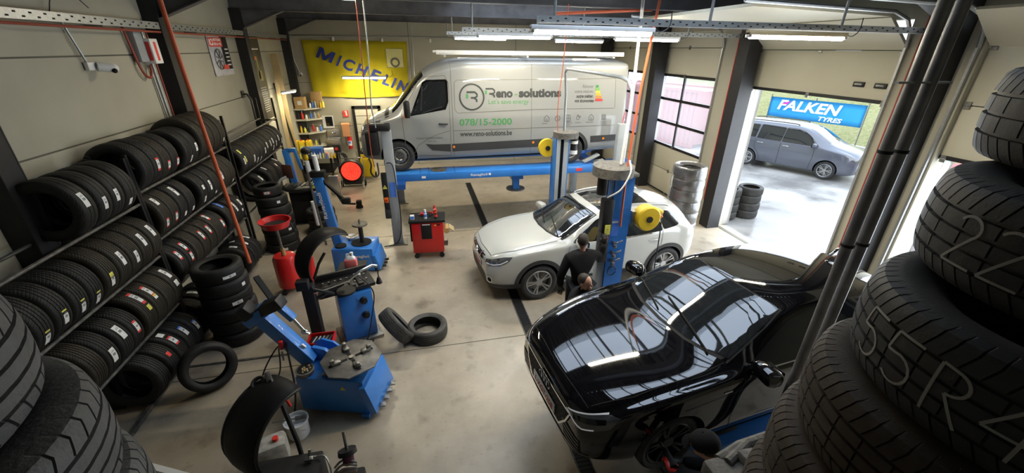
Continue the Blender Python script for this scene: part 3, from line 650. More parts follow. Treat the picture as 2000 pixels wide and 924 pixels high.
# ------------------------------------------------------------------ close-up tyres piled on the mezzanine around the camera
def big_tyre(loc, Rr, W, m, label, group, rz=0, ng=4, pitches=64, slant=.35, cut=(.55, 1.0), tilt=(0, 0), marks=(), Ri=.21, chalk=None, mid=False):
    """modelled tread: circumferential grooves plus slanted lateral cuts in the shoulders"""
    b = mb(m); tw = W*.42; h = W/2; gd = .0085; gw = .009
    zs = []; gz = [(-tw)+2*tw*(i+1)/(ng+1) for i in range(ng)]
    cur = -tw; cols = []
    def add(z, d): cols.append((z, d))
    pts = [-tw]
    add(-tw, 0)
    prev = -tw
    for z in gz+[tw+gw/2]:
        k = 3
        for j in range(1, k+1):
            zz = prev+(z-gw/2-prev)*j/k; add(zz, 0)
        if z < tw: add(z-gw/2+.0012, gd); add(z+gw/2-.0012, gd); add(z+gw/2, 0); prev = z+gw/2
    up = [(Rr-.020, h*.95), (Rr-.042, h*1.02), ((Rr+Ri)/2+.01, h*1.04), (Ri+.035, h*.98), (Ri+.012, h*.86), (Ri, h*.78), (Ri+.02, h*.80), ((Rr+Ri)/2, h*.93), (Rr-.045, h*.85), (Rr-.024, h*.55)]
    lo = [(r, -z) for r, z in up][::-1]
    fr = [0, .86, .895, .955]; rings = []
    gz1 = gz[-1]+gw/2 if gz else tw*.5
    for i in range(pitches):
        for f in fr:
            a = (i+f)*2*pi/pitches; ring = []
            deep = f in (.895, .955)
            for z, d in cols:
                sh = abs(z) > gz1-.004; dd = d
                if deep and sh: dd = max(dd, gd*.8)
                if deep and not sh and mid and i % 2 == 0: dd = max(dd, gd*.6)
                r = Rr-.010*abs(z/tw)**2.6-dd; aa = a+slant*z/Rr*(1 if z > 0 else -1)*3*(0 if not sh else 1)
                ring.append(b.bm.verts.new((r*cos(aa), r*sin(aa), z)))
            for r, z in up+lo:
                rr = r-(.005 if deep and abs(z) >= h*.9 and r > Rr-.03 else 0); aa = a+slant*tw/Rr*3
                ring.append(b.bm.verts.new((rr*cos(aa), rr*sin(aa), z)))
            rings.append(ring)
    n = len(rings); m_ = len(rings[0]); fs = []
    for i in range(n):
        p, q = rings[i], rings[(i+1) % n]
        for k in range(m_): fs.append(b.bm.faces.new((p[k], q[k], q[(k+1) % m_], p[(k+1) % m_])))
    b._mark(fs, True)
    o = b.build('tyre', sharp=28); o.location = loc; o.rotation_euler = (tilt[0], tilt[1], rz)
    tag(o, label, 'tyre', group)
    if chalk:
        a0, lines = chalk; c = mb('chalk')
        for ln in lines:
            P = []
            # densify
            for (u0, v0), (u1, v1) in zip(ln, ln[1:]):
                for k in range(5): P.append((u0+(u1-u0)*k/5, v0+(v1-v0)*k/5))
            P.append(ln[-1])
            def on(u, v): aa = a0-rz+u/Rr; rr = Rr-.010*abs(v/tw)**2.6+.0012; return Vector((rr*cos(aa), rr*sin(aa), v))
            for (u0, v0), (u1, v1) in zip(P, P[1:]):
                d = hypot(u1-u0, v1-v0) or 1; nx, ny = -(v1-v0)/d*.0028, (u1-u0)/d*.0028
                c.quad(on(u0+nx, v0+ny), on(u1+nx, v1+ny), on(u1-nx, v1-ny), on(u0-nx, v0-ny))
        c.build('chalk_marks', o, sharp=0, recalc=False)
    return o
def glyph(ch, u, s=.05):
    def arc(cx, cy, rx, ry, a0, a1, n=10): return [(u+(cx+rx*cos(R(a0+(a1-a0)*i/n)))*s, (cy+ry*sin(R(a0+(a1-a0)*i/n)))*s) for i in range(n+1)]
    P = lambda *q: [(u+x*s, y*s) for x, y in q]
    return {'2': [arc(0, .55, .5, .45, 150, -50)+P((-.6, -1), (.7, -1))], '5': [P((.6, 1), (-.4, 1), (-.5, .2))+arc(0, -.35, .55, .6, 110, -140)], '4': [P((.1, 1), (-.6, -.2), (.6, -.2)), P((.3, .4), (.2, -1))],
            '6': [P((.4, 1), (-.3, .3))+arc(0, -.4, .5, .55, 150, 510, 16)], 'R': [P((-.4, -1), (-.4, 1))+arc(0, .5, .5, .45, 90, -90)+P((0, .05), (.6, -1))], '0': [arc(0, 0, .5, .95, 0, 360, 18)], '7': [P((-.5, 1), (.6, 1), (-.1, -1))], 'U': [P((-.5, .9), (-.4, -.5))+arc(0, -.5, .4, .45, 180, 360)+P((.45, .9))]}[ch]
def write(txt, s=.05, sp=1.6, u0=0):
    out = []
    for i, c in enumerate(txt): out += glyph(c, u0+(i-(len(txt)-1)/2)*s*sp, s)
    return out
def polar(az, d): return d*sin(R(az)), d*cos(R(az))
def camside(x, y): return atan2(-y, -x)
RS = [  # (az, dist, z centre, R, W, material, label)
 (72.7, 1.60, 4.08, .325, .20, 'rub_worn_dark', 'black worn tyre at the very top of the tall pile on the right', 3, None),
 (74.2, 1.40, 3.868, .34, .205, 'rub_worn_dark', 'dark worn tyre with chalk numbers, second from the top of the right pile', 4, write('225', .05)),
 (74.0, 1.27, 3.648, .34, .208, 'rub_worn_dark', 'dark worn tyre with large chalk writing, third from the top of the right pile', 4, write('55R4', .055)),
 (72.3, 1.24, 3.428, .345, .208, 'rub_worn_brown', 'brown dusty worn tyre under the chalked ones in the right pile', 4, None),
 (71.2, 1.22, 3.208, .345, .208, 'rub_worn_brown', 'brown dusty worn tyre second from the lowest seen in the right pile', 4, None),
 (70.5, 1.21, 2.988, .345, .208, 'rub_worn_brown', 'brown dusty worn tyre lowest seen in the right pile', 4, None),
 (70.5, 1.21, 2.768, .345, .208, 'rub_worn_brown', 'brown dusty worn tyre at the foot of the right pile', 4, None)]
for i, (az, d, z, rr, W, mt, lab, ng, ch) in enumerate(RS):
    x, y = polar(az, d); big_tyre((x, y, z), rr, W, mt, lab, 'worn tyres piled on the platform at the right', rz=i*.7, ng=ng, pitches=62+i*3, slant=.13, chalk=(camside(x, y)-.42, ch) if ch else None, mid=True)
LS = [(-59.0, 1.24, 3.67, .34, .212, 'black worn tyre with smooth tread at the top of the left pile', 4), (-57.5, 1.20, 3.445, .345, .212, 'black worn tyre with deep shoulder cuts, second in the left pile', 4), (-56.0, 1.20, 3.22, .33, .21, 'dark worn tyre third from the top of the left pile', 4), (-56, 1.2, 2.995, .33, .21, 'dark worn tyre fourth from the top of the left pile', 4), (-56, 1.2, 2.77, .33, .21, 'dark worn tyre at the foot of the left pile', 4)]
for i, (az, d, z, rr, W, lab, ng) in enumerate(LS):
    x, y = polar(az, d); big_tyre((x, y, z), rr, W, 'rub_worn_left', lab, 'worn tyres piled on the platform at the left', rz=i*.9, ng=ng, pitches=48 if i < 2 else 60, slant=.2)
# ------------------------------------------------------------------ vehicles
M['paint_black'] = mat('black_car_paint', (.003, .003, .004), .05, coat=1, spec=.15, noise=(3, .2, (.005, .005, .006)))
M['paint_white'] = mat('white_car_paint', (.42, .43, .41), .18, coat=.7, noise=(3, .2, (.40, .41, .39)))
M['paint_van'] = mat('silver_van_paint', (.25, .26, .262), .32, .1, coat=.5, noise=(3, .2, (.235, .245, .248)))
M['paint_grey'] = mat('grey_blue_car_paint', (.11, .12, .15), .25, .3, coat=1, noise=(3, .2, (.10, .11, .14)))
M['glass'] = mat('dark_car_glass', (.012, .014, .016), .02, coat=.8, spec=.5, noise=(3, .2, (.010, .012, .013)))
M['glassb'] = mat('black_glass_border', (.004, .004, .004), .08, coat=1)
M['cladding'] = mat('dark_grey_cladding', (.035, .036, .038), .55)
M['tyreside'] = mat('car_tyre_rubber', (.022, .022, .023), .7, noise=(20, .7, (.04, .04, .038)))
M['rimsilver'] = mat('silver_alloy', (.42, .43, .45), .3, .85)
M['rimdark'] = mat('dark_alloy', (.03, .03, .033), .35, .6)
M['drl'] = mat('white_light_strip', (.6, .62, .66), .2, emit=(1, 1, 1), es=.1)
def lerpt(T, x):
    """monotone cubic through table [(x, v)]"""
    n = len(T)
    if x <= T[0][0]: return T[0][1]
    if x >= T[-1][0]: return T[-1][1]
    d = [(T[i+1][1]-T[i][1])/(T[i+1][0]-T[i][0]) for i in range(n-1)]
    def sl(i):
        if i == 0: return d[0]
        if i == n-1: return d[-1]
        if d[i-1]*d[i] <= 0: return 0
        return 2*d[i-1]*d[i]/(d[i-1]+d[i])
    for i in range(n-1):
        if x <= T[i+1][0]:
            h = T[i+1][0]-T[i][0]; t = (x-T[i][0])/h; m0, m1 = sl(i)*h, sl(i+1)*h
            return (2*t**3-3*t**2+1)*T[i][1]+(t**3-2*t**2+t)*m0+(-2*t**3+3*t**2)*T[i+1][1]+(t**3-t**2)*m1
class Car:
    def __init__(s, spec, root):
        s.sp = spec; s.root = root; s.xa = spec['xa']; s.pending = []
        b = MB(); b.m(spec['paint']); b.mats.append(M['blackmatt'])
        T = spec['T']; L = T['zc'][-1][0]; xs = spec.get('xs') or [0, .03, .08, .16, .28, .42, .58, .74, .9, 1.05, 1.2, 1.35, 1.45, 1.55, 1.7, 1.85, 2.0, 2.15, 2.3, 2.5, 2.75, 3.0, 3.25, 3.5, 3.7, 3.9, 4.05, 4.16, 4.25, 4.31]
        xs = [x for x in xs if x < L-.02]+[L]
        rings = []
        for x in xs:
            g = {k: lerpt(v, x) for k, v in T.items()}
            zs, ws, wm, zb, wb, ze, we, zc = [g[k] for k in ('zs', 'ws', 'wm', 'zb', 'wb', 'ze', 'we', 'zc')]
            zl = zs+(zb-zs)*.28; zh = zs+(zb-zs)*.66
            P = [(0, zs), (ws-.15, zs), (ws-.01, zs+.01), (wm-.005, zl), (wm, zh), (wb+.012, zb-.06), (wb-.004, zb+.0), (wb*.55+we*.45, zb*.55+ze*.45), (we+.012, ze-.02), (we-.02, ze+.012), (we-.12, ze+(zc-ze)*.55), (we*.42, zc-(zc-ze)*.12), (0, zc)]
            half = [Vector((s.xa-x, y, z)) for y, z in P]
            ring = [b.bm.verts.new(v) for v in half]+[b.bm.verts.new(Vector((v.x, -v.y, v.z))) for v in half[-2:0:-1]]
            rings.append(ring)
        fs = []
        for p, q in zip(rings, rings[1:]):
            n = len(p)
            for k in range(n): fs.append(b.bm.faces.new((p[k], q[k], q[(k+1) % n], p[(k+1) % n])))
        for ring, fl in ((rings[0], 0), (rings[-1], 1)):   # end caps as strips across the width
            n = len(ring); h = n//2
            for k in range(h):
                a, c = ring[k], ring[k+1]; d, e = ring[(n-k) % n], ring[n-k-1]
                vs = [a, c]+([e] if e is not c else [])+([d] if d is not a else [])
                if len(set(vs)) >= 3: fs.append(b.bm.faces.new(vs))
        b._mark(fs, True)
        s.body = b.build('body', root, sharp=0)
        md = s.body.modifiers.new('s', 'SUBSURF'); md.levels = md.render_levels = 2
        dg = bpy.context.evaluated_depsgraph_get(); dg.update()
        ev = s.body.evaluated_get(dg); me = bpy.data.meshes.new_from_object(ev); s.body.modifiers.clear(); s.body.data = me
        s.bvh = BVHTree.FromPolygons([v.co.copy() for v in me.vertices], [tuple(p.vertices) for p in me.polygons])
    def cut_arches(s, Rw=.36, dp=.34, axles=None):
        b = MB(); b.mats = [M[s.sp['paint']], M['blackmatt']]; b.mi = 1
        for ax in (axles or (0, -s.sp['wb0'])):
            for sd in (-1, 1):
                w = lerpt(s.sp['T']['wm'], s.xa-ax)
                b.cyl((ax, sd*(w-dp), s.sp['rw']+.01), (ax, sd*(w+.2), s.sp['rw']+.01), Rw, seg=48)
        c = b.build('cut', None, sharp=0)
        md = s.body.modifiers.new('b', 'BOOLEAN'); md.object = c; md.operation = 'DIFFERENCE'; md.solver = 'EXACT'
        s.body.parent = None
        dg = bpy.context.evaluated_depsgraph_get(); dg.update(); me = bpy.data.meshes.new_from_object(s.body.evaluated_get(dg)); s.body.modifiers.clear(); s.body.data = me; s.body.parent = s.root
        bpy.data.objects.remove(c); me.set_sharp_from_angle(angle=R(38))
    def frame(s, axis):
        if axis == 'L': return (Vector((0, 2, 0)), Vector((1, 0, 0)), Vector((0, 0, 1)), Vector((0, -1, 0)))
        if axis == 'R': return (Vector((0, -2, 0)), Vector((1, 0, 0)), Vector((0, 0, 1)), Vector((0, 1, 0)))
        if axis == 'T': return (Vector((0, 0, 4)), Vector((1, 0, 0)), Vector((0, 1, 0)), Vector((0, 0, -1)))
        if axis == 'F': return (Vector((3, 0, 0)), Vector((0, 1, 0)), Vector((0, 0, 1)), Vector((-1, 0, 0)))
        if axis == 'B': return (Vector((-9, 0, 0)), Vector((0, 1, 0)), Vector((0, 0, 1)), Vector((1, 0, 0)))
        if axis == 'TF': d = Vector((-.6, 0, -.8)).normalized(); return (Vector((3, 0, 4)), Vector((0, 1, 0)), Vector((-.8, 0, .6)), d)
        kind, a, sd = axis   # ('C', angle, side): horizontally turned view of a corner; u runs along the surface
        a = R(a); d = Vector((-cos(a), -sd*sin(a), 0)); u = Vector((-sin(a), sd*cos(a), 0)); return (Vector((-s.sp['wb0'] if kind == 'CB' else 0, 0, 0))-d*6, u, Vector((0, 0, 1)), d)
    def hit(s, F, a, c, off=0):
        O, u, v, d = F; o = O+u*a+v*c; r = s.bvh.ray_cast(o, d)
        if r[0] is None: return None
        n = r[1]; n = n if n.dot(d) < 0 else -n
        return r[0]+n*off, n
    def patch(s, name, m, poly, axis, off=.004, cell=.06, parent=None, smooth=0, label=None, b=None):
        F = s.frame(axis)
        for _ in range(smooth):
            q = []
            for i in range(len(poly)):
                (x0, y0), (x1, y1) = poly[i], poly[(i+1) % len(poly)]
                q += [(x0*.75+x1*.25, y0*.75+y1*.25), (x0*.25+x1*.75, y0*.25+y1*.75)]
            poly = q
        bm = bmesh.new(); bm.faces.new([bm.verts.new((x, y, 0)) for x, y in poly]); bmesh.ops.triangulate(bm, faces=bm.faces)
        x0, x1 = min(p[0] for p in poly), max(p[0] for p in poly); y0, y1 = min(p[1] for p in poly), max(p[1] for p in poly)
        k = x0+cell
        while k < x1: bmesh.ops.bisect_plane(bm, geom=bm.verts[:]+bm.edges[:]+bm.faces[:], plane_co=(k, 0, 0), plane_no=(1, 0, 0)); k += cell
        k = y0+cell
        while k < y1: bmesh.ops.bisect_plane(bm, geom=bm.verts[:]+bm.edges[:]+bm.faces[:], plane_co=(0, k, 0), plane_no=(0, 1, 0)); k += cell
        bad = []; bm.verts.index_update()
        for v in bm.verts:
            h = s.hit(F, v.co.x, v.co.y, off)
            if h is None: bad.append(v)
            else: v.co = h[0]
        bmesh.ops.delete(bm, geom=bad, context='VERTS')
        own = b is None; b = b or MB(); b.m(m); mp = {v: b.bm.verts.new(v.co) for v in bm.verts}
        fl = []
        for f in bm.faces:
            try: g = b.bm.faces.new([mp[v] for v in f.verts]); fl.append(g)
            except ValueError: pass
        d = F[3]
        for g in fl:
            g.normal_update()
            if g.normal.dot(d) > 0: g.normal_flip()
            g.smooth = True; g.material_index = b.mi
        bm.free()
        if own: return b.build(name, parent or s.root, sharp=0, recalc=False, label=label)
    def ribbon(s, b, pts, axis, w=.006, off=.0045, step=.05, closed=False):
        F = s.frame(axis); P = []; seq = pts+([pts[0]] if closed else [])
        for (x0, y0), (x1, y1) in zip(seq, seq[1:]):
            n = max(1, int(hypot(x1-x0, y1-y0)/step))
            for k in range(n): P.append((x0+(x1-x0)*k/n, y0+(y1-y0)*k/n))
        P.append(seq[-1]); prev = None
        for i, (x, y) in enumerate(P):
            a = P[max(0, i-1)]; c = P[min(len(P)-1, i+1)]; d = hypot(c[0]-a[0], c[1]-a[1]) or 1; nx, ny = -(c[1]-a[1])/d*w/2, (c[0]-a[0])/d*w/2
            h0, h1 = s.hit(F, x+nx, y+ny, off), s.hit(F, x-nx, y-ny, off)
            if not h0 or not h1: prev = None; continue
            cur = (b.bm.verts.new(h0[0]), b.bm.verts.new(h1[0]))
            if prev:
                f = b.bm.faces.new((prev[0], prev[1], cur[1], cur[0])); f.material_index = b.mi; f.normal_update()
                if f.normal.dot(F[3]) > 0: f.normal_flip()
            prev = cur
    def lines(s, name, m, L, parent=None, w=.006, off=.0045):
        b = mb(m)
        for axis, pts in L: s.ribbon(b, pts, axis, w, off)
        return b.build(name, parent or s.root, sharp=0, recalc=False)
def wheel(root, x, sd, wm, Rw, Rr, spokes, m, style='split', W=.215, inset=.02, steel=False):
    y = sd*(wm-W/2-inset)
    T = MT((x, y, Rw), rx=R(-90*sd))  # local z -> outward
    def tb(b):
        for v in b.bm.verts: v.co = T @ v.co
        return b
    b = mb('tyreside'); b.lathe(tyre_profile(Rw, W, Rr, 4, .007), seg=56, closed=True); w = tb(b).build('wheel', root, sharp=50)
    b = mb(m if not steel else 'steel'); h = W/2
    b.lathe([(Rr+.012, h*.86), (Rr+.004, h*.93), (Rr-.012, h*.86), (Rr-.016, h*.5), (Rr-.03, -h*.8), (Rr+.0, -h*.86)], seg=48)
    if steel:
        b.lathe([(Rr-.015, h*.35), (Rr-.05, h*.55), (.10, h*.62), (.085, h*.45), (.03, h*.5), (0, h*.5)], seg=40)
        b.m('black')
        for k in range(12): a = 2*pi*k/12; b.cyl(((Rr-.035)*cos(a), (Rr-.035)*sin(a), h*.50), ((Rr-.035)*cos(a), (Rr-.035)*sin(a), h*.56), .015, seg=8)
        for k in range(5): a = 2*pi*k/5; b.cyl((.06*cos(a), .06*sin(a), h*.5), (.06*cos(a), .06*sin(a), h*.68), .012, seg=6)
    else:
        b.cyl((0, 0, h*.35), (0, 0, h*.78), .075, .062, seg=24)
        for k in range(spokes):
            a = 2*pi*k/spokes; sp = [(-.10, 1)] if style == 'single' else [(-.13, 1), (.13, 1)]
            for da, _ in sp:
                c0, c1 = a+da*.7, a+da*(1.25 if style == 'split' else .6)
                p0 = Vector((.05*cos(c0), .05*sin(c0), h*.62)); p1 = Vector(((Rr-.008)*cos(c1), (Rr-.008)*sin(c1), h*.80))
                b.beam(p0, p1, .026 if style == 'split' else .042, .022, bev=.004)
    tb(b).build('rim', w)
    b = mb('steel'); b.cyl((0, 0, -h*.3), (0, 0, -h*.1), Rr*.82, seg=32); b.m('blackmatt'); b.cyl((0, 0, -h*.5), (0, 0, -h*.32), Rr-.035, seg=32)
    tb(b).build('brake_disc', w)
    return w
def arc_pts(cx, cz, r, a0, a1, n=20): return [(cx+r*cos(R(a0+(a1-a0)*i/n)), cz+r*sin(R(a0+(a1-a0)*i/n))) for i in range(n+1)]
def rnd(poly, r=.05, k=5):
    out = []; n = len(poly)
    for i in range(n):
        p0, p1, p2 = Vector(poly[i-1]), Vector(poly[i]), Vector(poly[(i+1) % n]); a, b_ = p0-p1, p2-p1
        rr = min(r, a.length*.45, b_.length*.45); q0 = p1+a.normalized()*rr; q2 = p1+b_.normalized()*rr
        for j in range(k+1):
            t = j/k; q = q0*(1-t)**2+p1*2*t*(1-t)+q2*t*t; out.append((q.x, q.y))
    return out
def ring_poly(cx, cz, r0, r1, a0=-8, a1=188, n=24): return arc_pts(cx, cz, r1, a0, a1, n)+arc_pts(cx, cz, r0, a1, a0, n)
def mirror(car, root, x, y, z, sd, paint, sc=1):
    t = mb(paint); t.box((x+.01, y*sd, z+.01), (.15*sc, .235*sc, .145*sc), (0, 0, -sd*.18), bev=.055*sc); t.m('black'); t.beam((x-.02, sd*(y-.20*sc), z-.06), (x, sd*(y-.05), z-.04), .05, .03, bev=.01)
    t.m('black'); t.box((x-.045*sc, y*sd, z-.012), (.07*sc, .21*sc, .12*sc), (0, 0, -sd*.18), bev=.03*sc); o = t.build('mirror', root)
    g = mb('chrome'); g.box((x-.088*sc, y*sd, z), (.004, .15*sc, .09*sc), bev=.0); g.build('mirror_glass', o)
def plate(car, root, x, z, txt, front=True):
    p = mb('white'); s_ = 1 if front else -1; p.box((x, 0, z), (.012, .52, .11), bev=.003); o = p.build('number_plate', root)
    q = mb('red' if False else M['platered']); q.text(txt, .095, Matrix.Translation((x+s_*.008, -.21*-s_*-1 if False else -.22*s_, z-.035)) @ Matrix(((0, 0, s_, 0), (s_, 0, 0, 0), (0, 1, 0, 0), (0, 0, 0, 1))), .002, .002); q.build('plate_number', o)
M['platered'] = mat('plate_lettering_red', (.45, .02, .03), .5)

def at_pose(name, label, cat, x, y, z, yaw, group=None): return thing(name, label, cat, (x, y, z), yaw, group)

# ---- black hatchback on the scissor lift
A3T = dict(zc=[(0, .70), (.04, .755), (.12, .79), (.35, .86), (.8, .945), (1.15, .99), (1.28, 1.015), (1.45, 1.10), (1.7, 1.215), (1.95, 1.33), (2.12, 1.395), (2.3, 1.42), (2.65, 1.435), (3.1, 1.425), (3.6, 1.37), (3.95, 1.29), (4.12, 1.13), (4.27, .98), (4.40, .86)],
 zb=[(0, .60), (.1, .66), (.4, .79), (.8, .885), (1.2, .93), (1.6, .95), (2.5, .965), (3.4, 1.0), (4.0, 1.0), (4.40, .80)],
 ze=[(0, .66), (.1, .73), (.4, .83), (.8, .915), (1.2, .955), (1.38, .975), (1.5, 1.03), (1.7, 1.13), (1.95, 1.25), (2.15, 1.325), (2.35, 1.355), (2.7, 1.37), (3.2, 1.35), (3.7, 1.28), (4.0, 1.17), (4.2, 1.0), (4.40, .84)],
 wb=[(0, .60), (.06, .68), (.2, .76), (.4, .82), (.8, .875), (1.3, .893), (2.5, .90), (3.3, .895), (3.9, .87), (4.2, .80), (4.40, .70)],
 we=[(0, .52), (.06, .60), (.2, .67), (.5, .72), (1.0, .77), (1.4, .785), (1.7, .735), (1.95, .685), (2.15, .645), (2.4, .625), (2.8, .62), (3.4, .61), (3.9, .59), (4.40, .58)],
 wm=[(0, .64), (.06, .72), (.2, .80), (.45, .865), (.8, .905), (1.3, .900), (2.0, .893), (3.0, .895), (3.5, .908), (3.9, .89), (4.2, .82), (4.40, .72)],
 zs=[(0, .25), (.1, .20), (.4, .17), (3.8, .18), (4.2, .24), (4.40, .32)], ws=[(0, .56), (.06, .65), (.2, .74), (.45, .82), (.8, .86), (3.5, .86), (3.9, .84), (4.2, .76), (4.40, .66)])
def sidewin(car, glassm, front, rear, quarter=None, frame_off=.01, axis=('L', 'R')):
    for ax in axis:
        for nm, poly in (('side_window', front), ('side_window', rear), ('side_window', quarter)):
            if not poly: continue
            cx = sum(p[0] for p in poly)/len(poly); cz = sum(p[1] for p in poly)/len(poly)
            big = [(cx+(x-cx)*1.0+(.022 if x > cx else -.022), z+(.018 if z > cz else -.018)) for x, z in poly]
            f = car.patch('window_surround', 'glassb', rnd(big, .05), ax, .002); car.patch('side_glass', glassm, rnd(poly, .045), ax, .005, parent=f)
X_ = lambda car, pts: [(car.xa-x, z) for x, z in pts]
root = at_pose('car', 'glossy black hatchback raised on a lift, nose towards the floor drain', 'car', 1.90, 3.02, .62, R(186.5))
c = Car(dict(paint='paint_black', xa=.86, wb0=2.636, rw=.325, T=A3T), root)
c.cut_arches(.365)
for x in (0, -2.636):
    for sd in (1, -1): wheel(root, x, sd, .895, .325, .235, 5, 'rimdark', 'split')
wsp = [(1.44, -.755), (1.36, -.60), (1.29, -.35), (1.265, 0), (1.29, .35), (1.36, .60), (1.44, .755), (1.70, .715), (1.95, .665), (2.16, .605), (2.11, .3), (2.09, 0), (2.11, -.3), (2.16, -.605), (1.95, -.665), (1.70, -.715)]
f = c.patch('windscreen_border', 'blackmatt', X_(c, wsp), 'T', .002, .08)
c.patch('windscreen', 'glass', [(x*.985-.008, y*.955) for x, y in X_(c, [(x, y) for x, y in wsp])] if False else [((c.xa-x) + (-.03 if x < 1.6 else (.02 if x > 2.05 else 0)), y*.965) for x, y in wsp], 'T', .005, .08, parent=f)
c.patch('rear_window', 'glass', X_(c, [(3.98, -.50), (3.98, .50), (4.13, .54), (4.13, -.54)]), 'T', .004, .08)
sidewin(c, 'glass', X_(c, [(1.58, .985), (1.9, 1.155), (2.15, 1.27), (2.4, 1.315), (2.56, 1.32), (2.58, .99)]), X_(c, [(2.64, .995), (2.62, 1.32), (3.1, 1.305), (3.42, 1.265), (3.45, 1.02)]), X_(c, [(3.52, 1.03), (3.5, 1.235), (3.75, 1.16), (3.85, 1.05)]))
arch = lambda x: arc_pts(x, .335, .375, 0, 180)
dl = []
for ax in ('L', 'R'):
    dl += [(ax, X_(c, [(1.55, .96), (1.50, .80), (1.50, .45), (1.56, .24)])), (ax, X_(c, [(2.61, .97), (2.62, .6), (2.60, .24)])), (ax, X_(c, [(3.45, 1.0), (3.42, .75), (3.2, .5), (3.16, .24)])), (ax, X_(c, [(1.56, .24), (3.16, .24)])), (ax, X_(c, [(.92, .75), (1.55, .82)]))]
dl += [('T', X_(c, [(.16, -.60), (.5, -.70), (1.0, -.735), (1.42, -.735)])), ('T', X_(c, [(.16, .60), (.5, .70), (1.0, .735), (1.42, .735)])), ('T', X_(c, [(.13, -.60), (.09, 0), (.13, .60)]))]
c.lines('door_gap', 'blackmatt', dl)
c.lines('window_trim', 'alu', [(ax, X_(c, [(1.62, .965), (2.6, .972), (3.5, .995), (3.86, 1.03)])) for ax in ('L', 'R')], w=.012, off=.007)
# nose
gr = [(-.52, .64), (.52, .64), (.46, .50), (.34, .34), (-.34, .34), (-.46, .50)]
g = c.patch('grille', 'blackmatt', gr, 'F', .004, .06)
b = mb('cladding')
for j in range(7):
    for i in range(-8, 9):
        cx, cz = i*.062+(j % 2)*.031, .37+j*.042
        if abs(cx) > .33+ (cz-.34)*.55 or cz > .62: continue
        c.ribbon(b, [(cx+.026*cos(R(60*k+30)), cz+.023*sin(R(60*k+30))) for k in range(6)], 'F', .006, .010, .05, True)
b.build('grille_mesh', g, sharp=0, recalc=False)
b = mb('chrome'); c.ribbon(b, gr, 'F', .020, .014, .05, True); b.build('grille_surround', g, sharp=0, recalc=False)
b = mb('chrome')
h0 = c.hit(c.frame('F'), 0, .575, .02)[0]
for i in range(4):
    T = MT((h0.x, (i-1.5)*.058, .585), ry=R(90)); pts = [T @ Vector((.036*cos(a*pi/12), .036*sin(a*pi/12), 0)) for a in range(24)]; b.tube(pts, .006, 6, closed=True)
b.build('badge', root, label='four interlocked chrome rings')
plate(c, root, h0.x-.0, .43, '1-XGT-258')
for sd in (1, -1):
    hl = c.patch('headlight', 'clearlens', [(-.17, .655), (-.02, .70), (.22, .765), (.30, .76), (.24, .66), (.10, .615), (.02, .60), (-.06, .57)], ('C', 38, sd), .005, .03)
    b = mb('drl'); ax = ('C', 38, sd); c.ribbon(b, [(-.17, .655), (-.06, .62), (.02, .605), (.12, .63)], ax, .012, .009, .03); c.ribbon(b, [(-.15, .672), (0, .715), (.2, .765)], ax, .010, .009, .03)
    b.build('light_strip', hl, sharp=0, recalc=False); b = mb('glassb'); c.ribbon(b, [(-.08, .655), (.05, .68), (.20, .715)], ax, .035, .008, .03); b.build('light_unit', hl, sharp=0, recalc=False)
    it = c.patch('air_intake', 'blackmatt', [(-.20, .50), (.08, .47), (.10, .30), (-.12, .29)], ('C', 35, sd), .004, .05)
    b = mb('glassb'); 
    for k in range(4): c.ribbon(b, [(-.17, .33+k*.045), (.07, .34+k*.04)], ('C', 35, sd), .010, .010)
    b.build('intake_slat', it, sharp=0, recalc=False)
    mirror(c, root, -.80, .985, 1.03, sd, 'paint_black', 1.05)
c.lines('splitter', 'cladding', [('F', [(-.72, .30), (-.4, .255), (.4, .255), (.72, .30)])], w=.02, off=.01)
b = mb('blackmatt')
for (x0, y0, x1, y1) in ((-.50, .60, -.66, -.18), (-.49, -.12, -.66, -.66)):
    p0 = c.hit(c.frame('T'), x0, y0, .022)[0]; p1 = c.hit(c.frame('T'), x1, y1, .02)[0]; pm = c.hit(c.frame('T'), (x0+x1)/2, (y0+y1)/2, .03)[0]; b.tube([p0, pm, p1], .009, 6, smooth_path=3)
b.build('wiper', root)
for ax in ('L', 'R'): 
    c.patch('side_skirt', 'cladding', X_(c, [(1.3, .19), (3.1, .19), (3.1, .25), (1.3, .25)]), ax, .004, .1)
    sy = 1 if ax == 'L' else -1
    b = mb('paint_black')
    for x in (2.42, 3.28): b.tube([(c.xa-x+.10, sy*.905, .87), (c.xa-x+.05, sy*.925, .875), (c.xa-x-.05, sy*.925, .875), (c.xa-x-.10, sy*.905, .87)], .012, 8)
    b.build('door_handle', root)
b = mb('paint_black'); b.prism([(-2.75, 1.40), (-2.85, 1.46), (-2.93, 1.47), (-2.95, 1.385)], -.02, .02, 'XZ', bev=.006); b.build('antenna_fin', root)
b = mb('alu'); hh = c.hit(c.frame('L'), -.50, .835, .004)[0]; b.box((hh.x, hh.y, hh.z), (.09, .004, .016)); b.build('side_badge', root)

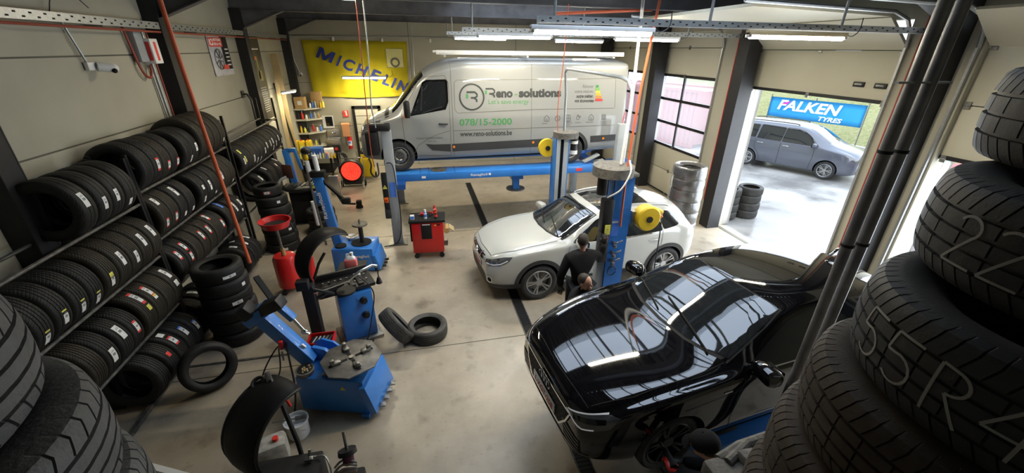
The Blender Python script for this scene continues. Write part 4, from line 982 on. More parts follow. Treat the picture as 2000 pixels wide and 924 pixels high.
# ---- white crossover between the lift posts
QT = dict(zc=[(0, .80), (.04, .86), (.12, .90), (.35, .98), (.8, 1.065), (1.15, 1.11), (1.32, 1.14), (1.6, 1.30), (1.9, 1.45), (2.15, 1.54), (2.5, 1.585), (3.0, 1.59), (3.5, 1.56), (3.95, 1.50), (4.1, 1.34), (4.25, 1.13), (4.37, 1.0)],
 zb=[(0, .70), (.1, .78), (.4, .92), (.8, 1.0), (1.3, 1.035), (2.2, 1.05), (3.2, 1.11), (3.7, 1.15), (4.1, 1.10), (4.37, .92)],
 ze=[(0, .76), (.1, .84), (.4, .95), (.8, 1.03), (1.2, 1.075), (1.4, 1.10), (1.6, 1.20), (1.95, 1.39), (2.25, 1.48), (2.7, 1.53), (3.3, 1.51), (3.8, 1.42), (4.05, 1.28), (4.25, 1.08), (4.37, .97)],
 wb=[(0, .52), (.06, .62), (.2, .74), (.4, .81), (.8, .865), (1.3, .885), (2.5, .89), (3.4, .885), (3.9, .85), (4.2, .76), (4.37, .62)],
 we=[(0, .46), (.06, .56), (.2, .66), (.5, .71), (1.0, .74), (1.35, .74), (1.6, .71), (2.0, .66), (2.4, .645), (3.0, .64), (3.6, .62), (4.0, .58), (4.37, .54)],
 wm=[(0, .56), (.06, .68), (.2, .79), (.45, .865), (.9, .903), (1.4, .89), (3.0, .89), (3.6, .905), (4.0, .87), (4.25, .76), (4.37, .64)],
 zs=[(0, .32), (.1, .26), (.4, .23), (3.9, .25), (4.2, .32), (4.37, .42)], ws=[(0, .50), (.06, .62), (.2, .72), (.45, .81), (.9, .85), (3.6, .85), (4.0, .80), (4.25, .68), (4.37, .56)])
root = at_pose('car', 'white compact crossover car parked between the blue lift posts', 'car', 1.84, 6.88, 0, R(184.5))
c = Car(dict(paint='paint_white', xa=.93, wb0=2.646, rw=.355, T=QT), root)
c.cut_arches(.40)
for x in (0, -2.646):
    for sd in (1, -1): wheel(root, x, sd, .895, .355, .24, 5, 'rimsilver', 'split')
wsp = [(1.38, -.735), (1.30, -.58), (1.23, -.35), (1.20, 0), (1.23, .35), (1.30, .58), (1.38, .735), (1.65, .70), (1.90, .65), (2.10, .61), (2.05, .3), (2.03, 0), (2.05, -.3), (2.10, -.61), (1.90, -.65), (1.65, -.70)]
f = c.patch('windscreen_border', 'blackmatt', X_(c, wsp), 'T', .002, .08)
c.patch('windscreen', 'glass', [((c.xa-x) + (-.03 if x < 1.5 else (.03 if x > 2.0 else 0)), y*.95) for x, y in wsp], 'T', .005, .08, parent=f)
c.patch('glass_roof', 'glass', X_(c, [(2.20, -.50), (2.17, 0), (2.20, .50), (3.25, .50), (3.3, 0), (3.25, -.50)]), 'T', .003, .1)
c.patch('rear_window', 'glass', X_(c, [(4.02, -.55), (4.02, .55), (4.2, .58), (4.2, -.58)]), 'T', .004, .08)
sidewin(c, 'glass', X_(c, [(1.56, 1.085), (1.85, 1.26), (2.08, 1.38), (2.3, 1.455), (2.48, 1.47), (2.50, 1.085)]), X_(c, [(2.57, 1.09), (2.54, 1.475), (3.0, 1.475), (3.30, 1.445), (3.38, 1.13)]), X_(c, [(3.44, 1.15), (3.38, 1.435), (3.62, 1.39), (3.88, 1.29), (3.74, 1.19)]))
dl = []
for ax in ('L', 'R'):
    dl += [(ax, X_(c, [(1.48, 1.03), (1.42, .85), (1.42, .5), (1.50, .34)])), (ax, X_(c, [(2.53, 1.06), (2.54, .6), (2.52, .34)])), (ax, X_(c, [(3.40, 1.12), (3.40, .85), (3.18, .6), (3.10, .34)])), (ax, X_(c, [(1.50, .34), (3.10, .34)]))]
dl += [('T', X_(c, [(.14, -.55), (.5, -.69), (1.0, -.725), (1.30, -.725)])), ('T', X_(c, [(.14, .55), (.5, .69), (1.0, .725), (1.30, .725)])), ('T', X_(c, [(.12, -.55), (.07, 0), (.12, .55)]))]
c.lines('door_gap', 'cladding', dl, w=.007)
for ax in ('L', 'R'):
    for x in (0, -2.646): c.patch('arch_trim', 'cladding', ring_poly(x, .365, .405, .475, -12, 192), ax, .006, .07)
    c.patch('sill_trim', 'cladding', X_(c, [(1.35, .26), (3.15, .26), (3.15, .40), (1.35, .40)]), ax, .006, .1)
    sy = 1 if ax == 'L' else -1
    b = mb('paint_white')
    for x in (2.36, 3.22): b.tube([(c.xa-x+.11, sy*.892, .95), (c.xa-x+.05, sy*.918, .955), (c.xa-x-.05, sy*.918, .955), (c.xa-x-.11, sy*.892, .95)], .014, 8)
    b.build('door_handle', root)
    b = mb('alu'); pts = [c.hit(c.frame('T'), c.xa-x, sy*.56, hgt)[0] for x, hgt in ((2.2, .005), (2.32, .03), (2.9, .035), (3.5, .03), (3.68, .005))]; b.tube(pts, .016, 8, smooth_path=4); b.build('roof_rail', root)
    sd = sy
    hl = c.patch('headlight', 'clearlens', [(-.20, .80), (-.04, .84), (.16, .90), (.30, .925), (.26, .84), (.12, .76), (-.06, .735), (-.18, .74)], ('C', 40, sd), .005, .03)
    b = mb('drl'); c.ribbon(b, [(-.16, .745), (.0, .755), (.13, .79), (.24, .86)], ('C', 40, sd), .016, .009, .03); b.m('chrome')
    for (u, v) in ((-.06, .79), (.08, .825)): c.ribbon(b, arc_pts(u, v, .034, 0, 360, 14), ('C', 40, sd), .012, .009, .02)
    b.build('light_unit', hl, sharp=0, recalc=False)
    b = mb('chrome'); q = c.hit(c.frame(('C', 40, sd)), -.06, .44, .006); 
    c.ribbon(b, arc_pts(-.06, .46, .055, 0, 360, 18), ('C', 40, sd), .016, .012, .02); b.m('blackmatt'); c.patch('x', 'blackmatt', arc_pts(-.06, .46, .05, 0, 350, 14), ('C', 40, sd), .006, .03, b=b); b.build('fog_light', root, sharp=0, recalc=False)
    c.patch('tail_light', 'redlens', [(-.26, 1.06), (-.05, 1.12), (.22, 1.12), (.24, 1.02), (.16, .94), (0, .99), (-.24, 1.02)], ('CB', 140, sd), .006, .04)
    b = mb('white'); c.ribbon(b, [(-.16, 1.055), (.1, 1.06)], ('CB', 140, sd), .03, .011, .04); b.build('reversing_lamp', root, sharp=0, recalc=False)
    mirror(c, root, -.72, 1.0, 1.10, sd, 'paint_white', 1.15)
g = c.patch('grille', 'blackmatt', [(-.42, .83), (.42, .83), (.30, .70), (-.30, .70)], 'F', .004, .06)
b = mb('chrome'); c.ribbon(b, [(-.30, .845), (-.16, .69), (.16, .69), (.30, .845)], 'F', .035, .016, .03); b.m('cladding')
for k in range(3): c.ribbon(b, [(-.40, .73+k*.035), (.40, .73+k*.035)], 'F', .008, .008, .04)
b.build('grille_bar', g, sharp=0, recalc=False)
b = mb('chrome'); h0 = c.hit(c.frame('F'), 0, .775, .022)[0]; T = MT(h0, ry=R(90)); b.tube([T @ Vector((.06*cos(a*pi/12), .06*sin(a*pi/12), 0)) for a in range(24)], .008, 6, closed=True); b.box(h0, (.012, .15, .028), bev=.003); b.build('badge', root, label='round chrome badge with a cross bar')
c.patch('lower_grille', 'cladding', [(-.50, .50), (.50, .50), (.58, .33), (-.58, .33)], 'F', .005, .06)
c.patch('skid_trim', 'cladding', [(-.62, .33), (.62, .33), (.60, .27), (-.60, .27)], 'F', .006, .06)
for sd in (1, -1): c.patch('bumper_trim', 'cladding', [(-.5, .36), (.3, .40), (.3, .25), (-.5, .25)], ('C', 50, sd), .005, .06)
plate(c, root, c.hit(c.frame('F'), 0, .60, .012)[0].x, .59, '1-HLD-639')
b = mb('blackmatt')
for (x0, y0, x1, y1) in ((-.42, .62, -.58, -.10), (-.40, -.02, -.58, -.62)):
    p0 = c.hit(c.frame('T'), x0, y0, .022)[0]; p1 = c.hit(c.frame('T'), x1, y1, .02)[0]; pm = c.hit(c.frame('T'), (x0+x1)/2, (y0+y1)/2, .03)[0]; b.tube([p0, pm, p1], .009, 6, smooth_path=3)
b.build('wiper', root)

# ---- silver panel van on the four-post lift
VT = dict(zc=[(0, .80), (.04, .95), (.12, 1.05), (.35, 1.17), (.62, 1.27), (.74, 1.33), (.95, 1.56), (1.2, 1.85), (1.42, 2.09), (1.65, 2.26), (2.0, 2.38), (2.5, 2.42), (6.1, 2.42), (6.3, 2.40), (6.38, 2.36)],
 zb=[(0, .74), (.1, .92), (.35, 1.06), (.75, 1.18), (1.1, 1.24), (6.38, 1.24)],
 ze=[(0, .78), (.1, .98), (.35, 1.10), (.7, 1.22), (.85, 1.32), (1.1, 1.58), (1.4, 1.90), (1.7, 2.10), (2.1, 2.24), (2.6, 2.30), (6.2, 2.30), (6.38, 2.26)],
 wb=[(0, .60), (.06, .72), (.2, .83), (.45, .91), (.8, .955), (1.4, .985), (6.2, .985), (6.32, .975), (6.38, .955)],
 we=[(0, .50), (.06, .60), (.2, .70), (.5, .78), (.85, .80), (1.2, .79), (1.6, .80), (2.1, .84), (2.6, .855), (6.2, .855), (6.38, .84)],
 wm=[(0, .62), (.06, .76), (.2, .88), (.45, .965), (.8, 1.0), (1.4, 1.0), (6.2, 1.0), (6.32, .99), (6.38, .965)],
 zs=[(0, .30), (.1, .27), (.4, .24), (6.0, .30), (6.38, .38)], ws=[(0, .58), (.06, .72), (.2, .84), (.45, .92), (.8, .965), (6.2, .965), (6.38, .93)])
root = at_pose('van', 'long silver panel van raised on the four-post lift', 'van', -.478, 10.42, 1.60, R(180))
c = Car(dict(paint='paint_van', xa=.842, wb0=4.10, rw=.345, T=VT, xs=[0, .03, .08, .16, .28, .42, .56, .66, .76, .9, 1.05, 1.2, 1.35, 1.5, 1.65, 1.85, 2.1, 2.4, 2.8, 3.3, 3.9, 4.5, 5.0, 5.5, 5.95, 6.2, 6.3, 6.36]), root)
c.cut_arches(.40, .36)
for x in (0, -4.10):
    for sd in (1, -1): wheel(root, x, sd, .985, .345, .205, 5, 'steel', steel=True)
G_van = 'glass_van'; M['glass_van'] = mat('van_window_glass', (.03, .035, .03), .03, coat=1, spec=.7)
f = c.patch('windscreen_border', 'glassb', [(.30, -.84), (-.36, 0)][0:0] or X_(c, [(.78, -.78), (.70, 0), (.78, .78), (1.15, .75), (1.50, .70), (1.46, 0), (1.50, -.70), (1.15, -.75)]), 'T', .002, .08)
c.patch('windscreen', 'glass', X_(c, [(.81, -.74), (.74, 0), (.81, .74), (1.15, .71), (1.46, .66), (1.42, 0), (1.46, -.66), (1.15, -.71)]), 'T', .005, .08, parent=f)
for ax in ('L', 'R'):
    f = c.patch('window_surround', 'glassb', [(-.30, 1.23), (-.36, 1.34), (-.63, 1.92), (-.72, 1.97), (-1.13, 1.985), (-1.17, 1.95), (-1.165, 1.52), (-1.10, 1.36)], ax, .003, .08)
    M['cab'] = mat('pale_cab_view', (.20, .22, .10), .4)
    g = c.patch('side_glass', 'glass', [(-.36, 1.26), (-.42, 1.38), (-.66, 1.89), (-.74, 1.93), (-1.09, 1.945), (-1.12, 1.92), (-1.115, 1.53), (-1.05, 1.39)], ax, .006, .08, parent=f)
    b = mb('black'); c.ribbon(b, [(-.56, 1.34), (-.62, 1.84)], ax, .03, .009); c.ribbon(b, [(-.60, 1.30), (-1.02, 1.42)], ax, .02, .009); b.build('window_divider', f, sharp=0, recalc=False)
    c.patch('side_moulding', 'cladding', [(-.60, .62), (-.80, .60), (-1.165, .60), (-1.165, .42), (-.74, .47)], ax, .008, .1)
    c.patch('side_moulding', 'cladding', [(-1.20, .60), (-3.60, .655), (-3.57, .47), (-1.20, .42)], ax, .008, .1)
    c.patch('side_moulding', 'cladding', [(-4.60, .68), (-5.44, .71), (-5.44, .56), (-4.62, .52)], ax, .008, .1)
    c.patch('arch_trim', 'cladding', ring_poly(-4.10, .36, .405, .47, -6, 186), ax, .008, .08)
    b = mb('amber')
    for x in (-1.24, -3.14, -4.95): c.patch('x', 'amber', arc_pts(x, .53+(abs(x)-1.2)*.022, .03, 0, 340, 10), ax, .013, .05, b=b)
    b.build('side_marker', root, sharp=0, recalc=False)
    b = mb('cladding'); ww = 1.005 if ax == 'L' else -1.005
    b.tube([(-.93, ww*.985, 1.055), (-.97, ww*1.02, 1.06), (-1.08, ww*1.02, 1.055), (-1.12, ww*.985, 1.05)], .018, 8); b.build('door_handle', root)
    c.patch('tail_light', 'redlens', [(-5.46, 1.30), (-5.53, 1.33), (-5.53, .72), (-5.36, .72)], ax, .008, .1)
    sd = 1 if ax == 'L' else -1
    hl = c.patch('headlight', 'clearlens', [(-.30, .93), (-.12, .80), (.10, .86), (.36, 1.10), (.30, 1.14), (.0, 1.05)], ('C', 48, sd), .006, .04)
    t = mb('black'); t.box((-.26, sd*1.17, 1.40), (.13, .20, .36), bev=.05); t.beam((-.30, sd*.98, 1.28), (-.27, sd*1.12, 1.30), .08, .05, bev=.01); t.m('orangepaint'); t.box((-.19, sd*1.24, 1.26), (.02, .05, .06), bev=.006); t.build('mirror', root)
lw = []
for ax in ('L', 'R'):
    lw += [(ax, [(-.13, 1.30), (-.14, .95), (-.16, .62), (-.33, .36), (-1.17, .32), (-1.19, 1.9), (-1.12, 2.06), (-.80, 2.04), (-.62, 2.0), (-.13, 1.30)]), (ax, [(-1.25, 2.40), (-1.24, .30)]), (ax, [(-1.32, 1.92), (-1.30, 1.36), (-1.36, 1.28), (-3.1, 1.33), (-5.16, 1.33)]), (ax, [(-1.32, 1.92), (-1.38, 1.97), (-3.2, 1.98), (-5.16, 2.0), (-5.18, 1.33)]),
           (ax, [(-1.23, .90), (-5.22, .93)]), (ax, [(-3.08, 2.35), (-3.08, .30)]), (ax, [(-.32, .38), (-.45, .60), (-.80, .80), (-1.16, .90)]), (ax, [(-3.65, .66), (-3.66, .33)])]
c.lines('panel_gap', 'joint', lw, w=.009)
c.patch('grille', 'blackmatt', [(-.5, .86), (.5, .86), (.42, .70), (-.42, .70)], 'F', .004, .08)
c.patch('bumper', 'cladding', [(-.60, .60), (.60, .60), (.60, .30), (-.60, .30)], 'F', .004, .08)
c.patch('bonnet_trim', 'black', X_(c, [(.60, -.80), (.58, 0), (.60, .80), (.70, .80), (.66, 0), (.70, -.80)]), 'T', .004, .1)
# van signwriting (left side), placed on the panel
M['greenlet'] = mat('green_vinyl', (.06, .235, .08), .45); M['greylet'] = mat('dark_grey_vinyl', (.035, .04, .04), .45); M['greyfaint'] = mat('mid_grey_vinyl', (.09, .095, .095), .5)
def side_T(x, z, y=0): # text frame: reads left to right seen from the van's left side; x right on the picture = -local x
    return Matrix(((-1, 0, 0, x), (0, 0, 1, 0), (0, 1, 0, z), (0, 0, 0, 1)))
def vtext(name, m, items, label=None):
    b = mb(m)
    for it in items:
        txt, x, z, size = it[:4]; kw = it[4] if len(it) > 4 else {}
        b.text(txt, size, side_T(x, z), **{**dict(depth=.0004), **kw})
    F = c.frame('L')
    for v in b.bm.verts:
        h = c.hit(F, v.co.x, v.co.z, .0035)
        if h: v.co.y = h[0].y+v.co.y*1
    return b.build(name, root, sharp=0, label=label)
vtext('lettering', 'greylet', [('eno', -2.245, 1.61, .25, dict(bold=.012, fit=.39)), ('solutions', -2.78, 1.61, .245, dict(bold=.013, fit=1.02)), ('www.reno-solutions.be', -1.395, .765, .165, dict(bold=.003, fit=1.22))], 'dark grey company name and web address')
vtext('lettering', 'greenlet', [("Let's save energy", -2.06, 1.465, .145, dict(fit=.94)), ('078/15-2000', -1.385, 1.01, .20, dict(bold=.004, fit=1.22)), ('-', -2.67, 1.61, .24, {})], 'green slogan and phone number')
vtext('lettering', 'greyfaint', [('Chaussée de Tirlemont 84 & 75 Gembloux', -.40, .735, .055, dict(xs=.62)), ('www info', -.66, .67, .045, {}), ('Rénover', -4.60, 1.795, .105, dict(align='RIGHT', shear=.2, fit=.28)), ('votre maison,', -4.60, 1.685, .105, dict(align='RIGHT', shear=.2, fit=.46)),
  ('Isolation', -3.34, 1.0, .05, dict(xs=.8)), ('Châssis &', -3.93, 1.0, .05, dict(xs=.8)), ('portes', -3.95, .95, .05, dict(xs=.8)), ('Sanitaire', -4.18, 1.0, .05, dict(xs=.8)), ('Rénovation', -4.46, 1.0, .05, dict(xs=.8)), ('Chauffage', -4.82, 1.0, .05, dict(xs=.8)), ('& sanitaire', -4.82, .95, .05, dict(xs=.8))], 'small grey slogan and service captions')
vtext('lettering', 'ink', [('notre métier,', -4.61, 1.575, .11, dict(align='RIGHT', shear=.2, fit=.43, bold=.002)), ('vos économies', -4.62, 1.475, .11, dict(align='RIGHT', shear=.2, fit=.48, bold=.002))], 'black italic slogan lines')
b = mb('greylet')
c.ribbon(b, [(-1.694+.27*cos(R(a*10)), 1.617+.27*sin(R(a*10))) for a in range(36)], 'L', .035, .006, .03, True)
for ox, oz, s_ in ((-1.70, 1.62, 1.0), (-2.115, 1.70, .88)):   # the squared R of the logo
    c.ribbon(b, [(ox+.12*s_, oz+.10*s_), (ox-.06*s_, oz+.10*s_), (ox-.11*s_, oz+.06*s_), (ox-.11*s_, oz+.01*s_), (ox-.06*s_, oz-.02*s_), (ox+.03*s_, oz-.02*s_)], 'L', .04*s_, .006, .03)
    c.ribbon(b, [(ox-.04*s_, oz-.02*s_), (ox-.10*s_, oz-.06*s_), (ox-.10*s_, oz-.11*s_)], 'L', .04*s_, .006, .03)
b.m('greenlet')
for ox, oz, s_ in ((-1.70, 1.62, 1.0), (-2.115, 1.70, .88)): c.ribbon(b, [(ox+.11*s_, oz+.06*s_), (ox+.11*s_, oz-.03*s_)], 'L', .05*s_, .0065, .03)
b.build('logo', root, sharp=0, recalc=False, label='ring logo with a squared letter R')
b = MB()
cols = [(.03, .22, .05), (.12, .32, .05), (.42, .42, .05), (.48, .30, .03), (.48, .16, .03), (.42, .03, .03)]
for i, cc in enumerate(cols):
    M['band%d' % i] = mat('energy_band_%s' % ['dark_green', 'green', 'yellow', 'amber', 'orange', 'red'][i], cc, .5); b.m('band%d' % i); z = 1.83-i*.062; wd = .07+i*.024
    c.ribbon(b, [(-4.66, z), (-4.66-wd, z)], 'L', .05, .006, .03)
b.build('energy_label', root, sharp=0, recalc=False, label='stepped green to red energy bars')
b = mb('greylet')
for i, x in enumerate((-3.45, -3.72, -3.99, -4.235, -4.577, -4.911)):
    z = 1.12
    if i in (0, 4): c.ribbon(b, [(x-.06, z-.06), (x-.06, z+.02), (x, z+.08), (x+.06, z+.02), (x+.06, z-.06)], 'L', .009, .005, .03, True); c.ribbon(b, [(x-.015, z-.06), (x-.015, z), (x+.02, z), (x+.02, z-.06)], 'L', .007, .005)
    if i == 1: c.ribbon(b, arc_pts(x, z, .062, 0, 350, 18), 'L', .009, .005, .03, True); c.ribbon(b, [(x-.03, z-.03), (x+.03, z+.03)], 'L', .009, .005)
    if i == 2: c.ribbon(b, [(x-.05, z-.07), (x-.05, z+.07), (x+.05, z+.07), (x+.05, z-.07)], 'L', .009, .005, .03, True); c.ribbon(b, [(x, z-.07), (x, z+.07)], 'L', .007, .005); c.ribbon(b, [(x-.05, z), (x+.05, z)], 'L', .007, .005)
    if i == 3: c.ribbon(b, [(x, z+.075), (x-.04, z), (x-.02, z-.04), (x+.02, z-.04), (x+.04, z)], 'L', .009, .005, .03, True); c.ribbon(b, arc_pts(x-.055, z+.03, .02, 0, 340, 10), 'L', .007, .005, .03, True)
    if i == 5:
        for k in range(4): c.ribbon(b, [(x-.045+k*.03, z-.06), (x-.035+k*.03, z+.07)], 'L', .012, .005)
b.build('icons', root, sharp=0, recalc=False, label='row of six small service icons')
# roof load: long white profiles on cross bars
for yy, x0, x1, zz, lab in ((.62, -.98, -5.42, 2.52, 'long white roof profile on the near side of the van roof'), (-.35, -.95, -4.5, 2.53, 'thinner white roof profile on the far side of the van roof')):
    t = thing('roof_profile', lab, 'profile', (-.478-x0, 10.42-yy, 1.60+zz)); b = mb('white'); b.box(((x0-x1)/2, 0, 0), (x0-x1, .09 if yy > 0 else .06, .09 if yy > 0 else .05), bev=.008); b.m('alu'); b.box(((x0-x1)/2, -.05 if yy > 0 else -.032, -.02), (x0-x1-.1, .006, .012)); b.build('profile', t)
b = mb('alu')
for x in (-1.15, -3.0, -5.1): b.beam((x, -.80, 2.45), (x, .80, 2.45), .05, .035); 
b.build('cross_bar', root)
# black bits under the van
b = mb('bluedk'); b.box((-2.15, 0, .32), (3.6, .9, .16)); b.m('blackmatt'); b.box((-2.1, 0, .24), (3.9, 1.5, .06)); b.build('underbody', root)

# ---- grey people carrier in the yard
KT = dict(zc=[(0, .92), (.04, 1.0), (.12, 1.05), (.35, 1.12), (.65, 1.19), (.82, 1.23), (.95, 1.30), (1.3, 1.52), (1.65, 1.70), (1.95, 1.77), (2.6, 1.81), (3.6, 1.80), (4.2, 1.76), (4.4, 1.55), (4.49, 1.2)],
 zb=[(0, .72), (.1, .82), (.4, .98), (.9, 1.06), (1.5, 1.10), (4.2, 1.14), (4.49, 1.0)],
 ze=[(0, .80), (.1, .90), (.4, 1.03), (.75, 1.14), (.95, 1.22), (1.3, 1.44), (1.7, 1.62), (2.1, 1.70), (3.6, 1.70), (4.25, 1.64), (4.49, 1.15)],
 wb=[(0, .56), (.06, .66), (.2, .78), (.45, .85), (.9, .90), (4.0, .90), (4.3, .86), (4.49, .78)], we=[(0, .48), (.06, .58), (.2, .66), (.5, .72), (1.1, .75), (1.5, .72), (2.2, .68), (3.8, .68), (4.49, .66)],
 wm=[(0, .60), (.06, .70), (.2, .82), (.45, .89), (.9, .93), (4.0, .93), (4.3, .89), (4.49, .80)], zs=[(0, .30), (.1, .24), (.4, .20), (4.1, .22), (4.49, .36)], ws=[(0, .54), (.06, .66), (.2, .78), (.45, .85), (.9, .88), (4.0, .88), (4.49, .76)])
root = at_pose('car', 'grey-blue people carrier with roof rails parked in the yard', 'car', 15.10, 11.95, 0, R(-62))
c = Car(dict(paint='paint_grey', xa=.87, wb0=2.716, rw=.325, T=KT), root)
c.cut_arches(.37)
for x in (0, -2.716):
    for sd in (1, -1): wheel(root, x, sd, .925, .325, .225, 5, 'rimsilver', 'split')
f = c.patch('windscreen', 'glass', X_(c, [(.98, -.72), (.88, 0), (.98, .72), (1.3, .70), (1.72, .62), (1.68, 0), (1.72, -.62), (1.3, -.70)]), 'T', .004, .08)
sidewin(c, 'glass', X_(c, [(1.25, 1.13), (1.55, 1.40), (1.85, 1.57), (2.1, 1.62), (2.42, 1.62), (2.45, 1.13)]), X_(c, [(2.52, 1.13), (2.48, 1.62), (3.3, 1.62), (3.34, 1.15)]), X_(c, [(3.44, 1.16), (3.42, 1.61), (4.05, 1.58), (4.15, 1.20)]))
dl = []
for ax in ('L', 'R'):
    dl += [(ax, X_(c, [(1.38, 1.10), (1.34, .8), (1.40, .28)])), (ax, X_(c, [(2.48, 1.12), (2.48, .28)])), (ax, X_(c, [(3.38, 1.14), (3.40, .8), (3.15, .5), (3.12, .28)])), (ax, X_(c, [(3.40, .98), (4.3, 1.0)]))]
    sd = 1 if ax == 'L' else -1
    b = mb('cladding'); pts = [c.hit(c.frame('T'), c.xa-x, sd*.60, hgt)[0] for x, hgt in ((2.1, .01), (2.25, .05), (3.1, .055), (3.9, .05), (4.1, .01))]; b.tube(pts, .018, 8, smooth_path=4); b.build('roof_rail', root)
    mirror(c, root, -.50, 1.03, 1.16, sd, 'paint_grey')
    c.patch('headlight', 'clearlens', [(-.24, .80), (.10, .88), (.30, .98), (.30, .86), (.05, .74), (-.22, .72)], ('C', 42, sd), .005, .04)
    c.patch('tail_light', 'redlens', [(-4.30+.87, 1.35), (-4.40+.87, 1.35), (-4.44+.87, .95), (-4.32+.87, .95)], ax, .006, .05)
    b = mb('chrome')
    for x in (2.30, 3.2): b.tube([(c.xa-x+.10, sd*.925, .98), (c.xa-x, sd*.95, .985), (c.xa-x-.10, sd*.925, .98)], .012, 8)
    b.build('door_handle', root)
c.lines('door_gap', 'cladding', dl, w=.012)
c.patch('grille', 'blackmatt', [(-.45, .80), (.45, .80), (.40, .66), (-.40, .66)], 'F', .004, .06); c.patch('lower_grille', 'cladding', [(-.55, .5), (.55, .5), (.6, .28), (-.6, .28)], 'F', .004, .06)
# ------------------------------------------------------------------ lifts
def wb(b, name, root, **k):
    """finish a part drawn in world coordinates under its thing"""
    T = Matrix.Translation(-root.location)
    for v in b.bm.verts: v.co = T @ v.co
    return b.build(name, root, **k)
def warn_tri(b, c, s_, n=(0, -1, 0)):
    """small yellow warning triangle with a mark"""
    c = Vector(c); n = Vector(n).normalized(); u = n.cross(Vector((0, 0, 1))).normalized()*-1; v = Vector((0, 0, 1)) if abs(n.z) < .9 else Vector((0, 1, 0))
    b.m('labelyel'); b.quad(c+n*.002-u*s_-v*s_*.8, c+n*.002+u*s_-v*s_*.8, c+n*.002+v*s_*.9+u*.001, c+n*.002+v*s_*.9-u*.001)
    b.m('ink'); b.quad(c+n*.003-u*s_*.12-v*s_*.4, c+n*.003+u*s_*.12-v*s_*.4, c+n*.003+u*s_*.12+v*s_*.35, c+n*.003-u*s_*.12+v*s_*.35)
# two-post lift, near post
t = thing('lift_post', 'blue two-post lift column in front of the white car, with yellow reel', 'vehicle lift', (2.9, 5.32, 0))
b = mb('blue'); b.box((2.9, 5.22, 1.27), (.31, .02, 2.5)); b.box((2.755, 5.34, 1.27), (.02, .24, 2.5)); b.box((3.045, 5.34, 1.27), (.02, .24, 2.5)); b.box((2.80, 5.46, 1.27), (.08, .02, 2.5)); b.box((3.0, 5.46, 1.27), (.08, .02, 2.5)); b.box((2.9, 5.34, .02), (.55, .45, .03), bev=.005); wb(b, 'column', t)
b = mb('dusty'); b.cyl((2.74, 5.32, 2.54), (2.74, 5.32, 2.68), .30, .30, 40); b.box((2.92, 5.34, 2.55), (.36, .34, .06), bev=.02); b.cyl((2.74, 5.32, 2.68), (2.74, 5.32, 2.70), .27, .22, 40); wb(b, 'cap', t)
b = mb('black'); b.cyl((2.60, 5.32, 2.25), (2.60, 5.32, 2.54), .085, seg=20); wb(b, 'motor', t)
b = mb('blackmatt'); b.box((2.9, 5.36, 1.3), (.05, .05, 2.3)); wb(b, 'screw_spindle', t)
b = mb('black'); b.box((2.66, 5.22, 1.95), (.17, .15, .52), bev=.02); b.m('cladding'); b.box((2.65, 5.22, 1.42), (.15, .14, .52), bev=.02); b.m('labelyel'); b.box((2.67, 5.14, 1.73), (.09, .006, .16)); warn_tri(b, (2.67, 5.135, 1.74), .035); b.m('redpl'); b.cyl((2.67, 5.14, 1.60), (2.67, 5.10, 1.60), .02, seg=12); wb(b, 'control_box', t)
b = mb('liftgrey'); b.box((2.68, 5.30, .62), (.14, .12, 1.15), bev=.01); wb(b, 'lower_cover', t)
b = mb('labelblue'); b.box((2.82, 5.208, 1.72), (.13, .004, .28)); b.m('label'); b.box((2.82, 5.205, 1.82), (.10, .003, .03)); wb(b, 'blue_sticker', t)
b = mb('steel')
for z in (1.47, 1.30, 1.16): b.cyl((2.83, 5.21, z), (2.83, 5.13, z), .03, seg=10); b.box((2.83, 5.14, z-.03), (.05, .05, .06), bev=.01); b.cyl((2.86, 5.15, z+.02), (2.95, 5.14, z+.05), .012, seg=8)
wb(b, 'air_fittings', t)
b = mb('black'); b.tube([(2.85+.07*cos(a/3), 5.18, .98+.08*sin(a/3)) for a in range(19)], .008, 6, smooth_path=2); b.tube([(2.85, 5.18, 1.05), (2.84, 5.18, 1.2)], .008, 6); wb(b, 'coiled_hose', t)
b = mb('blackmatt')
for ex, ey in ((2.72, 6.35), (3.95, 6.15)):
    b.m('dusty'); b.beam((2.9, 5.5, .17), (ex, ey, .17), .12, .08, bev=.01); b.cyl((ex, ey, .13), (ex, ey, .215), .07, seg=16)
b.box((2.9, 5.50, .32), (.40, .12, .30), bev=.01)
wb(b, 'lift_arm', t)
r = thing('hose_reel', 'yellow air hose reel fixed to the side of the near blue lift column', 'hose reel', (3.335, 5.22, 1.86))
b = mb('yellow'); T = MT((0, 0, 0), rx=R(90)); b.lathe([(0, .10), (.13, .10), (.19, .085), (.20, .05), (.20, -.09), (.18, -.11), (0, -.11)], ax=Matrix.Rotation(R(90), 4, 'X').to_3x3().to_4x4() if False else 'Y', seg=36); b.box((.14, .0, .10), (.24, .14, .09), (0, R(20), 0), bev=.02); b.build('reel_housing', r)
b = mb('black'); b.cyl((0, -.10, 0), (0, -.13, 0), .05, seg=20); b.build('hub', r)
b = mb('orangepaint'); b.box((.20, -.02, .03), (.10, .12, .05), (0, R(35), 0), bev=.01); b.build('hose_guide', r)
b = mb('steel'); b.box((-.22, .03, 0), (.06, .10, .22)); b.box((-.16, .05, 0), (.12, .05, .05)); b.cyl((-.35, -.10, -.28), (.12, -.06, -.26), .012, seg=8); b.build('bracket', r)
b = mb('black'); b.tube([(.22, -.02, .02), (.27, -.02, -.08), (.29, -.02, -.4), (.30, -.02, -1.0), (.31, -.02, -1.35)], .009, 8, smooth_path=4); b.build('hose', r)
